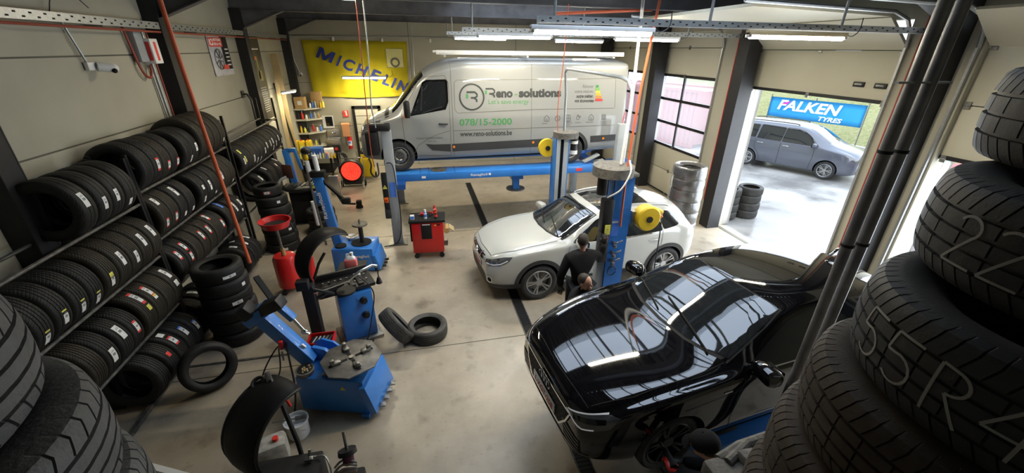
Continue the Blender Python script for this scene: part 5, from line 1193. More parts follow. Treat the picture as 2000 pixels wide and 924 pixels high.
# far post
t = thing('lift_post', 'blue and grey lift column behind the white car', 'vehicle lift', (2.93, 8.2, 0))
b = mb('blue'); b.box((2.93, 8.33, 1.27), (.31, .02, 2.5)); b.box((2.785, 8.21, 1.27), (.02, .24, 2.5)); b.box((3.075, 8.21, 1.27), (.02, .24, 2.5)); b.box((2.93, 8.2, .02), (.5, .5, .03)); wb(b, 'column', t)
b = mb('liftgrey'); b.box((2.845, 8.09, 1.27), (.085, .02, 2.48)); b.box((3.01, 8.09, 1.27), (.10, .02, 2.48)); wb(b, 'guide_rails', t)
b = mb('blackmatt'); b.box((2.93, 8.2, 1.3), (.06, .10, 2.4)); wb(b, 'screw_spindle', t)
b = mb('dusty'); b.cyl((3.03, 8.2, 2.52), (3.03, 8.2, 2.64), .27, .27, 36); wb(b, 'cap', t)
b = mb('black'); b.cyl((3.20, 8.12, 2.25), (3.20, 8.12, 2.50), .075, seg=18); b.m('white'); b.cyl((3.20, 8.12, 2.18), (3.20, 8.12, 2.26), .08, seg=18); b.cyl((3.20, 8.12, 2.40), (3.20, 8.12, 2.46), .08, seg=18); wb(b, 'motor', t)
b = mb('dusty')
for sx in (-1, 1): b.beam((2.93, 8.05, .17), (2.93+sx*.5, 7.6, .17), .12, .08, bev=.01)
wb(b, 'lift_arm', t)
r = thing('hose_reel', 'yellow hose reel peeping out behind the far lift column', 'hose reel', (2.675, 8.36, 2.28)); b = mb('yellow'); b.lathe([(0, .07), (.17, .07), (.19, .04), (.19, -.06), (0, -.06)], ax='Y', seg=30); b.build('reel_housing', r); b = mb('black'); b.cyl((0, -.06, 0), (0, -.09, 0), .05, seg=16); b.build('hub', r); b = mb('steel'); b.box((.10, .0, .02), (.14, .05, .05)); b.build('bracket', r)
t = thing('hose_conduit', 'bent grey steel conduit arching between the two blue lift columns', 'pipe', (2.92, 5.3, 2.6))
b = mb('galv'); b.tube([(2.86, 5.30, 2.71), (2.88, 5.30, 3.55), (2.88, 5.33, 3.72), (2.88, 5.45, 3.82), (2.88, 5.7, 3.86), (2.90, 7.7, 3.87), (2.90, 8.02, 3.87), (2.91, 8.13, 3.80), (2.95, 8.14, 3.4), (2.97, 8.15, 2.66)], .026, 10); wb(b, 'conduit', t)
b = mb('white'); b.tube([(2.80, 5.22, 2.72), (2.87, 5.28, 3.7), (2.84, 5.28, 4.95)], .022, 8); wb(b, 'cable_duct', t)
b = mb('label'); b.tube([(2.86, 5.10, 2.80), (2.84, 4.99, 2.66), (2.72, 4.98, 2.42), (2.62, 5.10, 2.28), (2.64, 5.2, 2.23)], .012, 8, smooth_path=5); wb(b, 'white_cable', t)
b = mb('orange'); b.tube([(3.02, 5.16, 4.95), (2.96, 5.16, 4.3), (2.90, 5.16, 3.5), (2.88, 5.17, 2.5), (2.90, 5.185, 1.75)], .017, 8, smooth_path=4)
tag(b.build('air_hose'), 'orange hose dropping from the roof down the near blue lift column', 'hose')
b = mb('orange'); b.tube([(-1.84, 4.0, 4.96), (-1.83, 4.0, 4.2), (-1.79, 4.0, 3.2), (-1.74, 4.0, 2.1)], .021, 10, smooth_path=4)
for v in b.bm.verts: v.co += Vector((-.44, 1.0, 0))
for v in b.bm.verts: v.co.z = 4.96-(4.96-v.co.z)*1.12
tag(b.build('air_hose'), 'long orange hose hanging from the roof in front of the tyre rack', 'hose')
for (x, y, z1, rr, mn, lab) in ((-.98, 8.80, 1.9, .010, 'redpipe', 'thin red hose hanging beside the grey lift column under the van nose'), (-.86, 8.84, 2.7, .013, 'galv', 'thin pale conduit dropping to the grey lift column at the van nose'), (2.82, 8.12, 2.66, .009, 'orange', 'thin orange hose hanging in front of the van side to the far lift column')):
    b = mb(mn); b.tube([(x+.06, y, 4.97), (x+.03, y, 4.0), (x-.03, y, z1+.5), (x, y, z1)], rr, 8, smooth_path=4); tag(b.build('air_hose' if mn != 'galv' else 'conduit'), lab, 'hose' if mn != 'galv' else 'pipe')
b = mb('orange'); b.tube([(2.76, 8.52, 4.84), (4.82, 8.52, 4.965)], .03, 8); tag(b.build('hose_rail'), 'orange pipe running just under the middle roof beam', 'pipe')

# four-post lift under the van
t = thing('four_post_lift', 'blue four-post drive-on lift with grey posts holding up the van', 'vehicle lift', (2.0, 10.4, 0))
for sy, y in ((-1, 9.48), (1, 11.36)):
    b = mb('blue'); b.box((2.05, y, 1.50), (5.35, .52, .17), bev=.008); b.m('bluedk')
    for x in (-.05, .15, .55, .75): b.box((x, y, 1.588), (.02, .50, .008))
    rw_ = wb(b, 'runway', t)
    b = mb('dirtysteel'); b.cyl((.38, y, 1.586), (.38, y, 1.600), .19, seg=28); wb(b, 'turn_plate', t)
    b = mb('bluedk'); b.prism([(4.72, 1.42), (5.25, 1.60), (5.25, 1.64), (4.72, 1.59)], y-.25, y+.25, 'XZ'); wb(b, 'ramp', t)
    b = mb('label'); b.box((.02, y-.262, 1.50), (.09, .004, .05)); b.m('labelred'); b.box((3.82, y-.262, 1.50), (.16, .004, .075)); b.m('label'); b.text('Ravaglioli', .075, Matrix.Translation((1.10, y-.264, 1.475)) @ Matrix.Rotation(R(90), 4, 'X'), .002, .001, fit=.40); b.ball((1.56, y-.262, 1.50), .03, (1, .1, 1), seg=8)
    wb(b, 'lettering', t)
for x in (-.52, 4.62):
    b = mb('bluedk'); b.box((x, 10.42, 1.37), (.24, 2.9, .12)); wb(b, 'cross_beam', t)
for x, y, near in ((-.68, 9.0, 1), (4.72, 9.0, 0), (-.68, 11.85, 0), (4.72, 11.85, 0)):
    b = mb('liftgrey'); b.box((x, y, 1.32), (.22, .16, 2.62), bev=.012, taper=.92); b.m('steel'); b.box((x, y, .012), (.42, .36, .024)); wb(b, 'post', t)
b = mb('black'); b.box((-.80, 9.0, 2.69), (.42, .26, .14), bev=.03); b.box((-.98, 9.02, 2.36), (.26, .26, .50), bev=.04); wb(b, 'motor_cover', t)
b = mb('black'); b.box((-.83, 8.93, 1.25), (.12, .10, .95), bev=.01); b.m('cladding'); b.box((-.83, 8.93, .78), (.13, .12, .22), bev=.02); warn_tri(b, (-.83, 8.875, 1.42), .05); b.m('orangepaint'); b.box((-.83, 8.875, 1.12), (.09, .01, .12)); b.m('redpl'); b.cyl((-.83, 8.87, 1.12), (-.83, 8.84, 1.12), .025, seg=12); wb(b, 'control_panel', t)
b = mb('labelblue'); b.box((-.67, 8.912, 1.34), (.13, .004, .34)); wb(b, 'blue_sticker', t)
b = mb('black'); b.tube([(-.74, 8.89, 1.95), (-.62, 8.88, 1.9), (-.58, 8.87, 1.4), (-.56, 8.87, .8), (-.60, 8.87, .3), (-.72, 8.85, .06), (-1.0, 8.8, .02)], .012, 6, smooth_path=6); wb(b, 'cable', t)
b = mb('blue'); b.box((2.32, 10.0, 1.30), (.30, .9, .14)); b.box((2.32, 9.75, 1.10), (.16, .16, .34)); b.m('steel'); b.cyl((2.32, 9.75, .92), (2.32, 9.75, .95), .24, seg=30); wb(b, 'jack_beam', t)
b = mb('liftgrey'); b.beam((4.02, 9.5, 1.62), (4.42, 9.5, 1.80), .20, .03); b.beam((4.30, 9.5, 1.60), (4.55, 9.45, 1.66), .22, .02); wb(b, 'wheel_chock', t)

# scissor lift under the black car
t = thing('scissor_lift', 'blue scissor lift platform under the sill of the black car', 'vehicle lift', (3.2, 3.1, 0))
for s_ in (-1, 1):
    cx, cy = 3.2-s_*-.0-.07*s_, 3.15+s_*.66
    b = mb('blue'); M4 = MT((cx, cy, .70), rz=R(6.5)); b.box((0, 0, 0), (1.9, .50, .09), M4, bev=.006); wb(b, 'platform', t)
    b = mb('blackmatt'); b.box((0, 0, 0), (.30, .30, .035), M4 @ Matrix.Translation((-.55, 0, .064)), bev=.01); wb(b, 'rubber_pad', t); b = mb('blackmatt'); b.box((0, 0, 0), (.30, .30, .035), M4 @ Matrix.Translation((.55, 0, .064)), bev=.01); wb(b, 'rubber_pad', t)
    b = mb('steel')
    for yy in (-.16, .16): b.beam(M4 @ Vector((-.75, yy, -.06)), M4 @ Vector((.7, yy, -.66)), .04, .09); b.beam(M4 @ Vector((.75, yy+.05, -.06)), M4 @ Vector((-.7, yy+.05, -.66)), .04, .09)
    wb(b, 'scissor_arm', t); b = mb('blackmatt'); b.box((0, 0, -.69), (1.9, .5, .04), M4); wb(b, 'base_frame', t)
    b = mb('label'); b.box((.40, -.252, .0), (.8, .004, .03), M4); wb(b, 'edge_stripe', t)
# dusty grey post top with a hydraulic arm, close to the camera by the black car
t = thing('lift_post', 'dusty grey lift post head with a steel arm beside the capped mechanic', 'vehicle lift', (1.62, 1.18, 0))
b = mb('dusty'); b.box((1.62, 1.18, .96), (.22, .22, 1.92)); b.box((1.62, 1.18, 1.97), (.30, .26, .12), bev=.02); b.box((1.74, 1.20, 2.0), (.14, .20, .14), (0, .2, .1), bev=.02); wb(b, 'post', t)
b = mb('dusty'); b.tube([(1.58, 1.30, 2.0), (1.75, 1.34, 2.02), (1.95, 1.36, 2.02), (2.4, 1.40, 2.02)], .035, 10); b.cyl((1.60, 1.26, 2.03), (1.80, 1.34, 2.04), .028, seg=10); wb(b, 'arm', t)

# two dark standpipes by the camera, floor to roof
for i, (x, lab) in enumerate(((2.925, 'left of the two grey standpipes in front of the black car'), (3.055, 'right of the two grey standpipes, by the tyre pile'))):
    t = thing('standpipe', lab, 'pipe', (x, 2.0, 0)); b = mb(mat('grey_standpipe', (.10, .10, .105), .42, .5, noise=(5, .8, (.17, .165, .16)))if False else 'dusty')
    M['pipegrey'] = mat('grey_standpipe', (.14, .14, .145), .38, .5, noise=(6, .9, (.24, .235, .23))); b.mats = []; b.m('pipegrey')
    b.cyl((0, 0, 0), (0, 0, 5.5), .037, seg=28); b.build('pipe', t)
    b = mb('blackmatt')
    for z in (2.95, 3.62): b.cyl((0, 0, z), (0, 0, z+.02), .043, seg=28)
    b.build('joint_ring', t)
b = mb('galv'); b.beam((2.78, 1.99, 4.05), (3.2, 1.99, 4.05), .03, .012); tag(b.build('pipe_bracket'), 'flat steel bracket tying the two standpipes together', 'bracket')

# ------------------------------------------------------------------ workshop machines
# tyre changer nearest the camera
t = thing('tyre_changer', 'blue tyre changer with tilted-back column, nearest the camera', 'tyre changer', (-1.25, 4.35, 0))
M4 = MT((-1.23, 4.32, 0), rz=R(-17))
W4 = lambda x, y, z: M4 @ Vector((x, y, z))
def lb(b, c, d, bev=.01, rot=None): return b.box((0, 0, 0), d, M4 @ Matrix.Translation(c) @ (rot or Matrix.Identity(4)), bev)
b = mb('blue'); lb(b, (0, 0, .30), (.84, .54, .52), .012); b.prism([(-.42, .48), (-.42, .70), (-.34, .76), (-.18, .73), (-.02, .56), (.0, .48)], .05, .10, 'XZ', M4, .004); b.prism([(-.42, .48), (-.42, .68), (-.32, .74), (-.16, .70), (.0, .54), (.0, .48)], .24, .27, 'XZ', M4, .004); wb(b, 'body', t)
b = mb('blue'); lb(b, (.47, -.02, .30), (.09, .60, .42), .008, Matrix.Rotation(R(-14), 4, 'Y')); lb(b, (.40, 0, .03), (.10, .62, .06), .006); wb(b, 'side_cover', t)
for k in range(4):
    b = mb('steel'); b.beam(W4(.46, -.20+k*.12, .10), W4(.60, -.20+k*.12, .13), .05, .015, bev=.003); b.box(W4(.60, -.20+k*.12, .145), (.06, .07, .02), bev=.004); wb(b, 'pedal', t)
b = mb('dirtysteel'); cx, cy, cz = .22, -.06, .74
oc = [(cx+.31*cos(R(45*k+22.5)), cy+.31*sin(R(45*k+22.5))) for k in range(8)]
oc = [(cx+.34, cy-.12), (cx+.34, cy+.12), (cx+.12, cy+.34), (cx-.12, cy+.34), (cx-.34, cy+.12), (cx-.34, cy-.12), (cx-.12, cy-.34), (cx+.12, cy-.34)]
b.prism(oc, cz-.018, cz, 'XY', M4, .004); b.m('steel')
for k in range(4):
    a = R(45+90*k); c0, s0 = cos(a), sin(a)
    b.m('blackmatt'); b.beam(W4(cx+.05*c0, cy+.05*s0, cz+.003), W4(cx+.27*c0, cy+.27*s0, cz+.003), .035, .006); b.m('steel'); b.beam(W4(cx+.13*c0, cy+.13*s0, cz+.022), W4(cx+.24*c0, cy+.24*s0, cz+.022), .07, .032, bev=.006); b.beam(W4(cx+.20*c0, cy+.20*s0, cz+.055), W4(cx+.25*c0, cy+.25*s0, cz+.055), .045, .05, bev=.006)
b.cyl(W4(cx, cy, cz), W4(cx, cy, cz+.02), .03, seg=12); b.m('blackmatt'); b.cyl(W4(cx, cy, .55), W4(cx, cy, cz-.018), .10, seg=24)
wb(b, 'turntable', t)
p0, p1 = Vector((-1.56, 4.42, .60)), Vector((-2.02, 4.52, 1.28))
b = mb('blue'); b.beam(p0, p1+(p1-p0)*.02, .15, .17, bev=.008); d = (p1-p0).normalized(); b.box(p1+Vector((-.02, -.0, .03)), (.30, .22, .12), (0, R(-35), 0), bev=.01); wb(b, 'column', t)
b = mb('label'); pm = p0+(p1-p0)*.25; b.box(pm+Vector((.06, -.04, .07)), (.05, .03, .06), (0, R(-34), 0)); wb(b, 'label_sticker', t, label='small white sticker on the column')
b = mb('black'); b.box(p1+Vector((-.12, -.02, .10)), (.14, .20, .16), (0, R(-35), 0), bev=.02); wb(b, 'column_cap', t)
ah = Vector((-1.80, 4.38, 1.50))
b = mb('black'); b.beam(p1+Vector((.02, -.02, .06)), ah, .13, .12, bev=.015); b.box(ah, (.24, .16, .14), (0, R(-25), R(-10)), bev=.02); b.beam(ah+Vector((-.02, .06, .04)), ah+Vector((-.22, .30, .22)), .06, .04); warn_tri(b, ah+Vector((.02, -.01, .075)), .035, (0, 0, 1)); wb(b, 'arm_head', t)
b = mb('blue'); b.beam(ah+Vector((.06, -.01, -.02)), ah+Vector((.19, -.04, -.20)), .09, .07, bev=.01); wb(b, 'slide_arm', t)
b = mb('chrome'); b.cyl(ah+Vector((.17, -.035, -.18)), ah+Vector((.27, -.06, -.36)), .020, seg=12); b.ball(ah+Vector((.275, -.06, -.385)), .035, (1.2, .8, 1)); b.beam(ah+Vector((.25, -.06, -.36)), ah+Vector((.34, -.10, -.40)), .03, .025, bev=.006); wb(b, 'mounting_head', t)
b = mb('dirtysteel'); b.cyl(W4(-.33, -.18, .56), W4(-.33, -.18, .62), .10, .11, 20); b.m('blackmatt'); b.cyl(W4(-.33, -.18, .612), W4(-.33, -.18, .622), .09, seg=18); b.m('brassy' if 'brassy' in M else 'wood')
for k in range(14): a = k*2.4; b.ball(W4(-.33+.06*cos(a)*(k % 3)/2, -.18+.06*sin(a)*(k % 3)/2, .625), .014, seg=6)
wb(b, 'weights_tray', t)
b = mb('steel')
for k in range(4): b.beam(W4(-.10+k*.03, -.22, .575), W4(-.02+k*.03, .18, .60), .022, .014, bev=.004)
wb(b, 'tyre_levers', t)
b = mb('black'); b.tube([(-1.75, 4.50, .95), (-1.95, 4.45, .80), (-2.10, 4.30, .55), (-2.05, 4.20, .40), (-1.88, 4.25, .62), (-1.86, 4.35, .9)], .009, 6, smooth_path=6); b.tube([(-1.80, 4.45, 1.0), (-1.74, 4.25, .75), (-1.70, 4.10, .5), (-1.74, 4.0, .2), (-1.85, 3.95, .02)], .011, 6, smooth_path=6); wb(b, 'hose', t)
b = mb('red'); b.box((-1.84, 4.38, .92), (.05, .04, .16), (.3, .2, 0), bev=.01); b.m('steel'); b.cyl((-1.84, 4.36, .84), (-1.84, 4.34, .72), .012, seg=8); wb(b, 'inflator_gun', t)
b = mb('black'); warn_tri(b, W4(.16, -.272, .44), .035, W4(0, -1, 0)-W4(0, 0, 0)); wb(b, 'warning_label', t)
b = mb('red'); b.box((-1.53, 4.86, .52), (.32, .22, .02)); [b.box((-1.53+dx, 4.86+dy, .56), s_) for dx, dy, s_ in ((-.16, 0, (.015, .22, .09)), (.16, 0, (.015, .22, .09)), (0, -.11, (.32, .015, .09)), (0, .11, (.32, .015, .09)))]; b.m('blackmatt'); b.box((-1.53, 4.86, .54), (.28, .19, .04)); b.m('steel'); [b.cyl((-1.64+k*.05, 4.80, .57), (-1.60+k*.05, 4.92, .58), .012, seg=6) for k in range(5)]; b.m('red'); b.box((-1.53, 4.86, .25), (.28, .18, .50))
tag(b.build('tool_box'), 'red open tool tray behind the nearest blue tyre changer', 'tool tray')
# paste pail
t = thing('pail', 'white pail of mounting paste standing against the nearest blue tyre changer', 'bucket', (-1.68, 3.84, 0))
b = mb('white'); b.lathe([(0, 0), (.105, 0), (.125, .22), (.135, .225), (.135, .24), (.120, .24), (.115, .02), (0, .015)], seg=32); b.build('bucket', t)
b = mb('label'); b.cyl((0, 0, .19), (0, 0, .20), .116, seg=28); b.build('paste', t)
b = mb('steel'); b.cyl((-.24, -.02, .27), (.02, 0, .255), .009, seg=8); b.m('dirtysteel'); b.cyl((.0, 0, .255), (.12, .01, .25), .028, .022, 12); b.build('brush', t)
b = mb('galv'); b.tube([(.13*cos(a*pi/10), .13*sin(a*pi/10)*.3-.13, .20-.06*sin(a*pi/10)) for a in range(11)], .003, 5); b.build('handle', t)

# wheel balancer in the middle
t = thing('wheel_balancer', 'wheel balancer with blue cabinet and raised black wheel guard, in the middle', 'wheel balancer', (-1.45, 5.6, 0))
M4 = MT((-1.20, 5.68, 0), rz=R(20)); W4 = lambda x, y, z: M4 @ Vector((x, y, z))
def lb(b, c, d, bev=.01, rot=None): return b.box((0, 0, 0), d, M4 @ Matrix.Translation(c) @ (rot or Matrix.Identity(4)), bev)
b = mb('blue'); lb(b, (0, 0, .46), (.48, .44, .80), .01); wb(b, 'cabinet', t)
b = mb('steel'); lb(b, (0, -.02, .03), (.62, .56, .05)); wb(b, 'base_plate', t)
for z in (.72, .46):
    b = mb('black'); b.cyl(W4(.10, -.215, z), W4(.10, -.27, z), .06, .05, 20); b.cyl(W4(.10, -.26, z), W4(.10, -.30, z), .03, seg=14); wb(b, 'cone_holder', t)
b = mb('black'); lb(b, (-.08, .05, .93), (.80, .50, .06), .02); 
for k in range(5):
    lb(b, (-.36+k*.12, -.02, .975), (.09, .30, .03), .008)
lb(b, (-.08, .27, 1.0), (.78, .05, .10), .015); wb(b, 'tool_tray', t)
b = mb('steel')
for k in range(16): a = k*1.9; lb(b, (-.38+(k % 8)*.085, -.08+(k//8)*.16, .998), (.03, .03, .02), .004)
b.m('label'); lb(b, (.12, .10, 1.0), (.10, .06, .03), .004); wb(b, 'wheel_weights', t)
b = mb('black'); b.box((-1.66, 5.22, .62), (.15, .14, 1.24), bev=.012); b.box((-1.70, 5.16, 1.28), (.16, .12, .14), bev=.015); b.box((-1.64, 5.20, .03), (.3, .3, .05), bev=.01); b.m('chrome'); b.cyl((-1.56, 5.12, .06), (-1.58, 5.12, .45), .028, seg=12); wb(b, 'stand', t)
b = mb('chrome'); b.tube([(-1.60, 5.18, 1.12), (-1.15, 5.35, 1.18), (-1.02, 5.50, 1.22), (-.85, 5.60, 1.25), (-.78, 5.62, 1.22)], .022, 10); wb(b, 'shaft_arm', t)
b = mb('black'); b.cyl((-1.62, 5.20, 1.00), (-1.25, 5.42, 1.10), .035, seg=12); b.beam((-1.60, 5.16, 1.20), (-1.36, 5.28, 1.02), .05, .04, bev=.01); b.cyl((-.78, 5.62, 1.23), (-.78, 5.60, 1.02), .008, seg=6); b.cyl((-.78, 5.60, 1.04), (-.78, 5.60, .94), .02, .05, 14); wb(b, 'gauge_arm', t); b = mb('black'); b.cyl((-1.22, 5.38, .97), (-1.22, 5.38, 1.0), .13, seg=24); wb(b, 'pressure_disc', t)
# raised guard: a curved fender
def guard(cx, cy, cz, Rg, width, a0, a1, rz, b, thick=.012, lip=.05):
    T = MT((cx, cy, cz), rz=rz)
    def fn(u, v):
        a = R(a0+(a1-a0)*u); rr = Rg*(1-.10*abs(2*v-1)**3); return T @ Vector((rr*cos(a), (v-.5)*width, rr*sin(a)))
    b.grid(fn, 26, 8, thick)
b = mb('black'); guard(-1.44, 5.72, 1.36, .47, .36, 55, 205, R(42), b)
T = MT((-1.44, 5.72, 1.36), rz=R(42)); b.tube([T @ Vector((.425*cos(R(a)), -.18, .425*sin(R(a)))) for a in range(55, 206, 10)], .012, 6); wb(b, 'wheel_guard', t, sharp=0)
b = mb('black'); b.tube([(-1.68, 5.62, 1.10), (-1.60, 5.70, 1.30), (-1.50, 5.75, 1.45)], .02, 8); wb(b, 'guard_hinge', t)
b = mb('black'); b.tube([(-1.02, 5.45, 1.15), (-.92, 5.42, 1.05), (-.86, 5.45, .85), (-.90, 5.40, .60), (-1.02, 5.32, .15), (-1.15, 5.25, .03)], .009, 6, smooth_path=6); wb(b, 'cable', t)
b = mb('black'); b.tube([(-1.15, 5.20, .02), (-1.0, 5.28, .025), (-.96, 5.42, .02)], .012, 6); b.cyl((-1.12, 5.08, .02), (-.96, 5.14, .02), .012, seg=8); wb(b, 'floor_lead', t)
# second (far) tyre changer
t = thing('tyre_changer', 'blue tyre changer with upright column and bead disc, behind the middle balancer', 'tyre changer', (-1.5, 8.1, 0))
M4 = MT((-1.47, 8.05, 0), rz=R(-8)); W4 = lambda x, y, z: M4 @ Vector((x, y, z))
def lb(b, c, d, bev=.01, rot=None): return b.box((0, 0, 0), d, M4 @ Matrix.Translation(c) @ (rot or Matrix.Identity(4)), bev)
b = mb('blue'); lb(b, (0, 0, .27), (.80, .62, .50), .012); lb(b, (.44, -.02, .20), (.09, .60, .34), .008, Matrix.Rotation(R(-14), 4, 'Y')); wb(b, 'body', t)
b = mb('label'); 
T = M4 @ Matrix.Translation((-.02, -.314, .33)) @ Matrix.Rotation(R(90), 4, 'X'); b.text('Ravaglioli', .08, T, .002, .001, fit=.34); wb(b, 'lettering', t)
for k in range(3):
    b = mb('steel'); b.beam(W4(.44, -.22+k*.14, .07), W4(.58, -.22+k*.14, .08), .05, .014); b.m('blackmatt'); b.box(W4(.58, -.22+k*.14, .09), (.07, .08, .02), bev=.004); wb(b, 'pedal', t)
b = mb('blackmatt'); b.cyl(W4(.12, 0, .52), W4(.12, 0, .54), .20, seg=30); b.cyl(W4(-.25, -.16, .52), W4(-.25, -.16, .55), .11, seg=24); b.m('black'); b.cyl(W4(.14, .0, .54), W4(.14, .0, .92), .045, seg=16); b.m('dirtysteel'); b.cyl(W4(.14, 0, .92), W4(.14, 0, .95), .15, seg=28); b.cyl(W4(.14, 0, .95), W4(.14, 0, 1.04), .02, seg=10); wb(b, 'turntable', t)
b = mb('blue'); b.beam((-1.82, 8.15, .45), (-1.98, 8.15, 1.95), .17, .15, bev=.01); wb(b, 'column', t)
b = mb('label'); T = Matrix.Translation((-1.91, 8.065, 1.08)) @ Matrix.Rotation(R(-5.5), 4, 'Y') @ Matrix.Rotation(R(90), 4, 'X') @ Matrix.Rotation(R(90), 4, 'Z'); b.text('Ravaglioli', .10, T, .002, .002, fit=.55); wb(b, 'column_lettering', t)
for dx, z0, z1 in ((-.20, .95, 1.45), (-.17, 1.9, 2.25), (-.02, 1.95, 2.35)):
    b = mb('white'); b.cyl((-1.92+dx, 8.12, z0), (-1.94+dx, 8.12, z1), .045, seg=16); wb(b, 'air_cylinder', t)
b = mb('blackmatt'); b.box((-1.95, 8.12, 2.0), (.26, .18, .12), bev=.02); b.beam((-1.9, 8.15, 1.85), (-1.55, 8.0, 1.5), .06, .05, bev=.01); b.box((-1.50, 7.98, 1.47), (.16, .10, .12), bev=.02); b.m('steel'); b.cyl((-2.05, 8.1, .5), (-2.12, 8.1, 1.9), .022, seg=10); wb(b, 'helper_arm', t)
b = mb('yellow'); b.ball((-2.13, 8.2, 2.30), .06, (.8, .8, 1.3)); b.m('black'); b.ball((-2.10, 8.2, 2.42), .08, (1.2, 1, .8)); wb(b, 'arm_knob', t)
# bowl, bottle on it
t = thing('paste_bowl', 'white bowl with brushes on top of the far blue tyre changer', 'bowl', tuple(W4(-.12, .20, .523)))
t.scale = (.8, .8, .8); b = mb('white'); b.lathe([(0, 0), (.10, 0), (.15, .08), (.14, .085), (.09, .01), (0, .01)], seg=26); b.build('bowl', t); b = mb('cardboard'); b.cyl((-.05, 0, .03), (.18, .05, .14), .012, seg=8); b.cyl((.0, .05, .03), (-.14, -.05, .13), .01, seg=8); b.build('brush', t)
t = thing('jerrycan', 'small translucent jug of pink fluid on the balancer guard shelf', 'jug', (-1.24, 6.13, .965)); b = mb(mat('pink_fluid_plastic', (.72, .18, .18), .3)); b.box((0, 0, .085), (.19, .13, .16), bev=.025); b.m('white'); b.box((0, 0, .19), (.17, .11, .06), bev=.02, taper=.5); b.cyl((.03, 0, .2), (.03, 0, .25), .022, seg=12); b.tube([(-.06, 0, .20), (-.05, 0, .245), (.02, 0, .24)], .010, 6); b.build('jug', t); b = mb('white'); b.cyl((.03, 0, .25), (.03, 0, .27), .026, seg=12); b.build('cap', t)
b = mb('black'); b.box((-1.24, 6.22, .95), (.42, .28, .02)); b.box((-1.24, 6.22, .48), (.08, .08, .94)); b.box((-1.24, 6.22, .015), (.34, .28, .03)); tag(b.build('side_stand'), 'black stand behind the middle balancer carrying the pink jug', 'stand')

# third machine at the back: balancer and its cabinet
t = thing('wheel_balancer', 'far wheel balancer with black tray and blue column, near the back workbench', 'wheel balancer', (-3.0, 10.9, 0))
b = mb('blackmatt'); b.box((-3.02, 10.9, .45), (.62, .5, .9), bev=.02); b.m('blue'); b.box((-2.68, 10.68, .45), (.16, .36, .86), bev=.01); b.m('label'); b.box((-2.66, 10.68, .885), (.17, .36, .02)); wb(b, 'cabinet', t)
b = mb('black'); b.tube([(-3.38, 10.6, 1.02), (-3.25, 10.35, 1.02), (-2.9, 10.25, 1.02), (-2.4, 10.40, 1.05)], .05, 10, smooth_path=6); b.box((-3.0, 10.75, .98), (.9, .5, .05), bev=.02); warn_tri(b, (-2.62, 10.25, 1.10), .05, (0, -1, .2)); wb(b, 'tool_tray', t)
b = mb('blue'); b.beam((-3.22, 11.0, .95), (-3.30, 11.05, 1.85), .15, .12, bev=.01); b.beam((-3.30, 11.05, 1.83), (-3.05, 11.0, 1.85), .10, .10, bev=.01); b.beam((-3.08, 11.0, 1.85), (-3.0, 11.0, 1.35), .07, .07, bev=.01); wb(b, 'column', t)
b = mb(mat('brown_screen', (.12, .05, .04), .4)); b.box((-3.26, 10.72, 1.38), (.28, .03, .34), (0, 0, R(-25)), bev=.01); wb(b, 'display', t)
b = mb('steel')
for k in range(14): b.beam((-3.35+.06*k, 10.62+.05*(k % 3), 1.02), (-3.28+.06*k, 10.80, 1.05+.02*(k % 2)), .025, .02)
wb(b, 'tools', t)
b = mb('liftgrey'); b.tube([(-3.38, 10.3, .05), (-3.40, 10.3, .9), (-3.36, 10.3, 1.25), (-3.2, 10.35, 1.35)], .03, 8, smooth_path=4); wb(b, 'guard_frame', t)
t = thing('wheel_holder', 'dark steel foot lever unit on the floor right of the far balancer', 'lever', (-2.1, 11.7, 0)); b = mb('blackmatt'); b.tube([(-2.5, 12.0, .35), (-2.3, 11.7, .12), (-1.95, 11.6, .12)], .03, 8); b.box((-1.85, 11.6, .12), (.14, .16, .20), bev=.02); b.cyl((-1.85, 11.6, .0), (-1.85, 11.6, .05), .10, seg=16); wb(b, 'lever', t)

# balancer cut by the bottom of the frame
t = thing('wheel_balancer', 'closest wheel balancer with big black guard hood, in the foreground', 'wheel balancer', (-1.2, 3.0, 0))
b = mb('blackmatt'); b.box((-1.35, 2.55, .45), (.55, .5, .9), bev=.02); wb(b, 'cabinet', t)
b = mb('black'); guard(-1.44, 3.02, 1.08, .44, .40, 72, 236, R(55), b, .012); T = MT((-1.44, 3.02, 1.08), rz=R(55))
for sy in (-.2, .2): b.tube([T @ Vector((.44*.9*cos(R(a)), sy, .44*.9*sin(R(a)))) for a in range(72, 237, 8)], .014, 6)
wb(b, 'wheel_guard', t, sharp=0)
b = mb('cladding'); b.grid(lambda u, v: Vector((-1.80+.42*u, 3.05-.35*u-.25*v, .62+.10*v-.12*sin(pi*u))), 10, 6, .012); b.grid(lambda u, v: Vector((-1.80+.42*u, 3.05-.35*u, .62-.12*sin(pi*u)-.35*v)), 10, 4, .012); wb(b, 'inner_tray', t, sharp=0)
b = mb('black'); b.tube([(-1.46, 3.10, 1.52), (-1.38, 2.98, 1.40), (-1.27, 2.82, 1.02), (-1.25, 2.78, .5)], .020, 8); b.m('dirtysteel'); b.beam((-1.49, 3.14, 1.58), (-1.42, 3.0, 1.30), .05, .04, bev=.008); wb(b, 'guard_frame', t)
b = mb('black'); b.tube([(-1.56+.05*cos(a*pi/10), 3.10+.05*sin(a*pi/10), 1.50+.02*sin(a*pi/10)) for a in range(20)], .016, 8, closed=True); b.m('redpl'); b.tube([(-1.50, 3.08, 1.46), (-1.42, 3.06, 1.44), (-1.37, 3.05, 1.34), (-1.35, 3.06, 1.22)], .013, 8, smooth_path=3); b.m('orangepaint'); b.tube([(-1.54, 3.12, 1.50), (-1.48, 3.08, 1.47)], .010, 6); wb(b, 'red_strap', t)
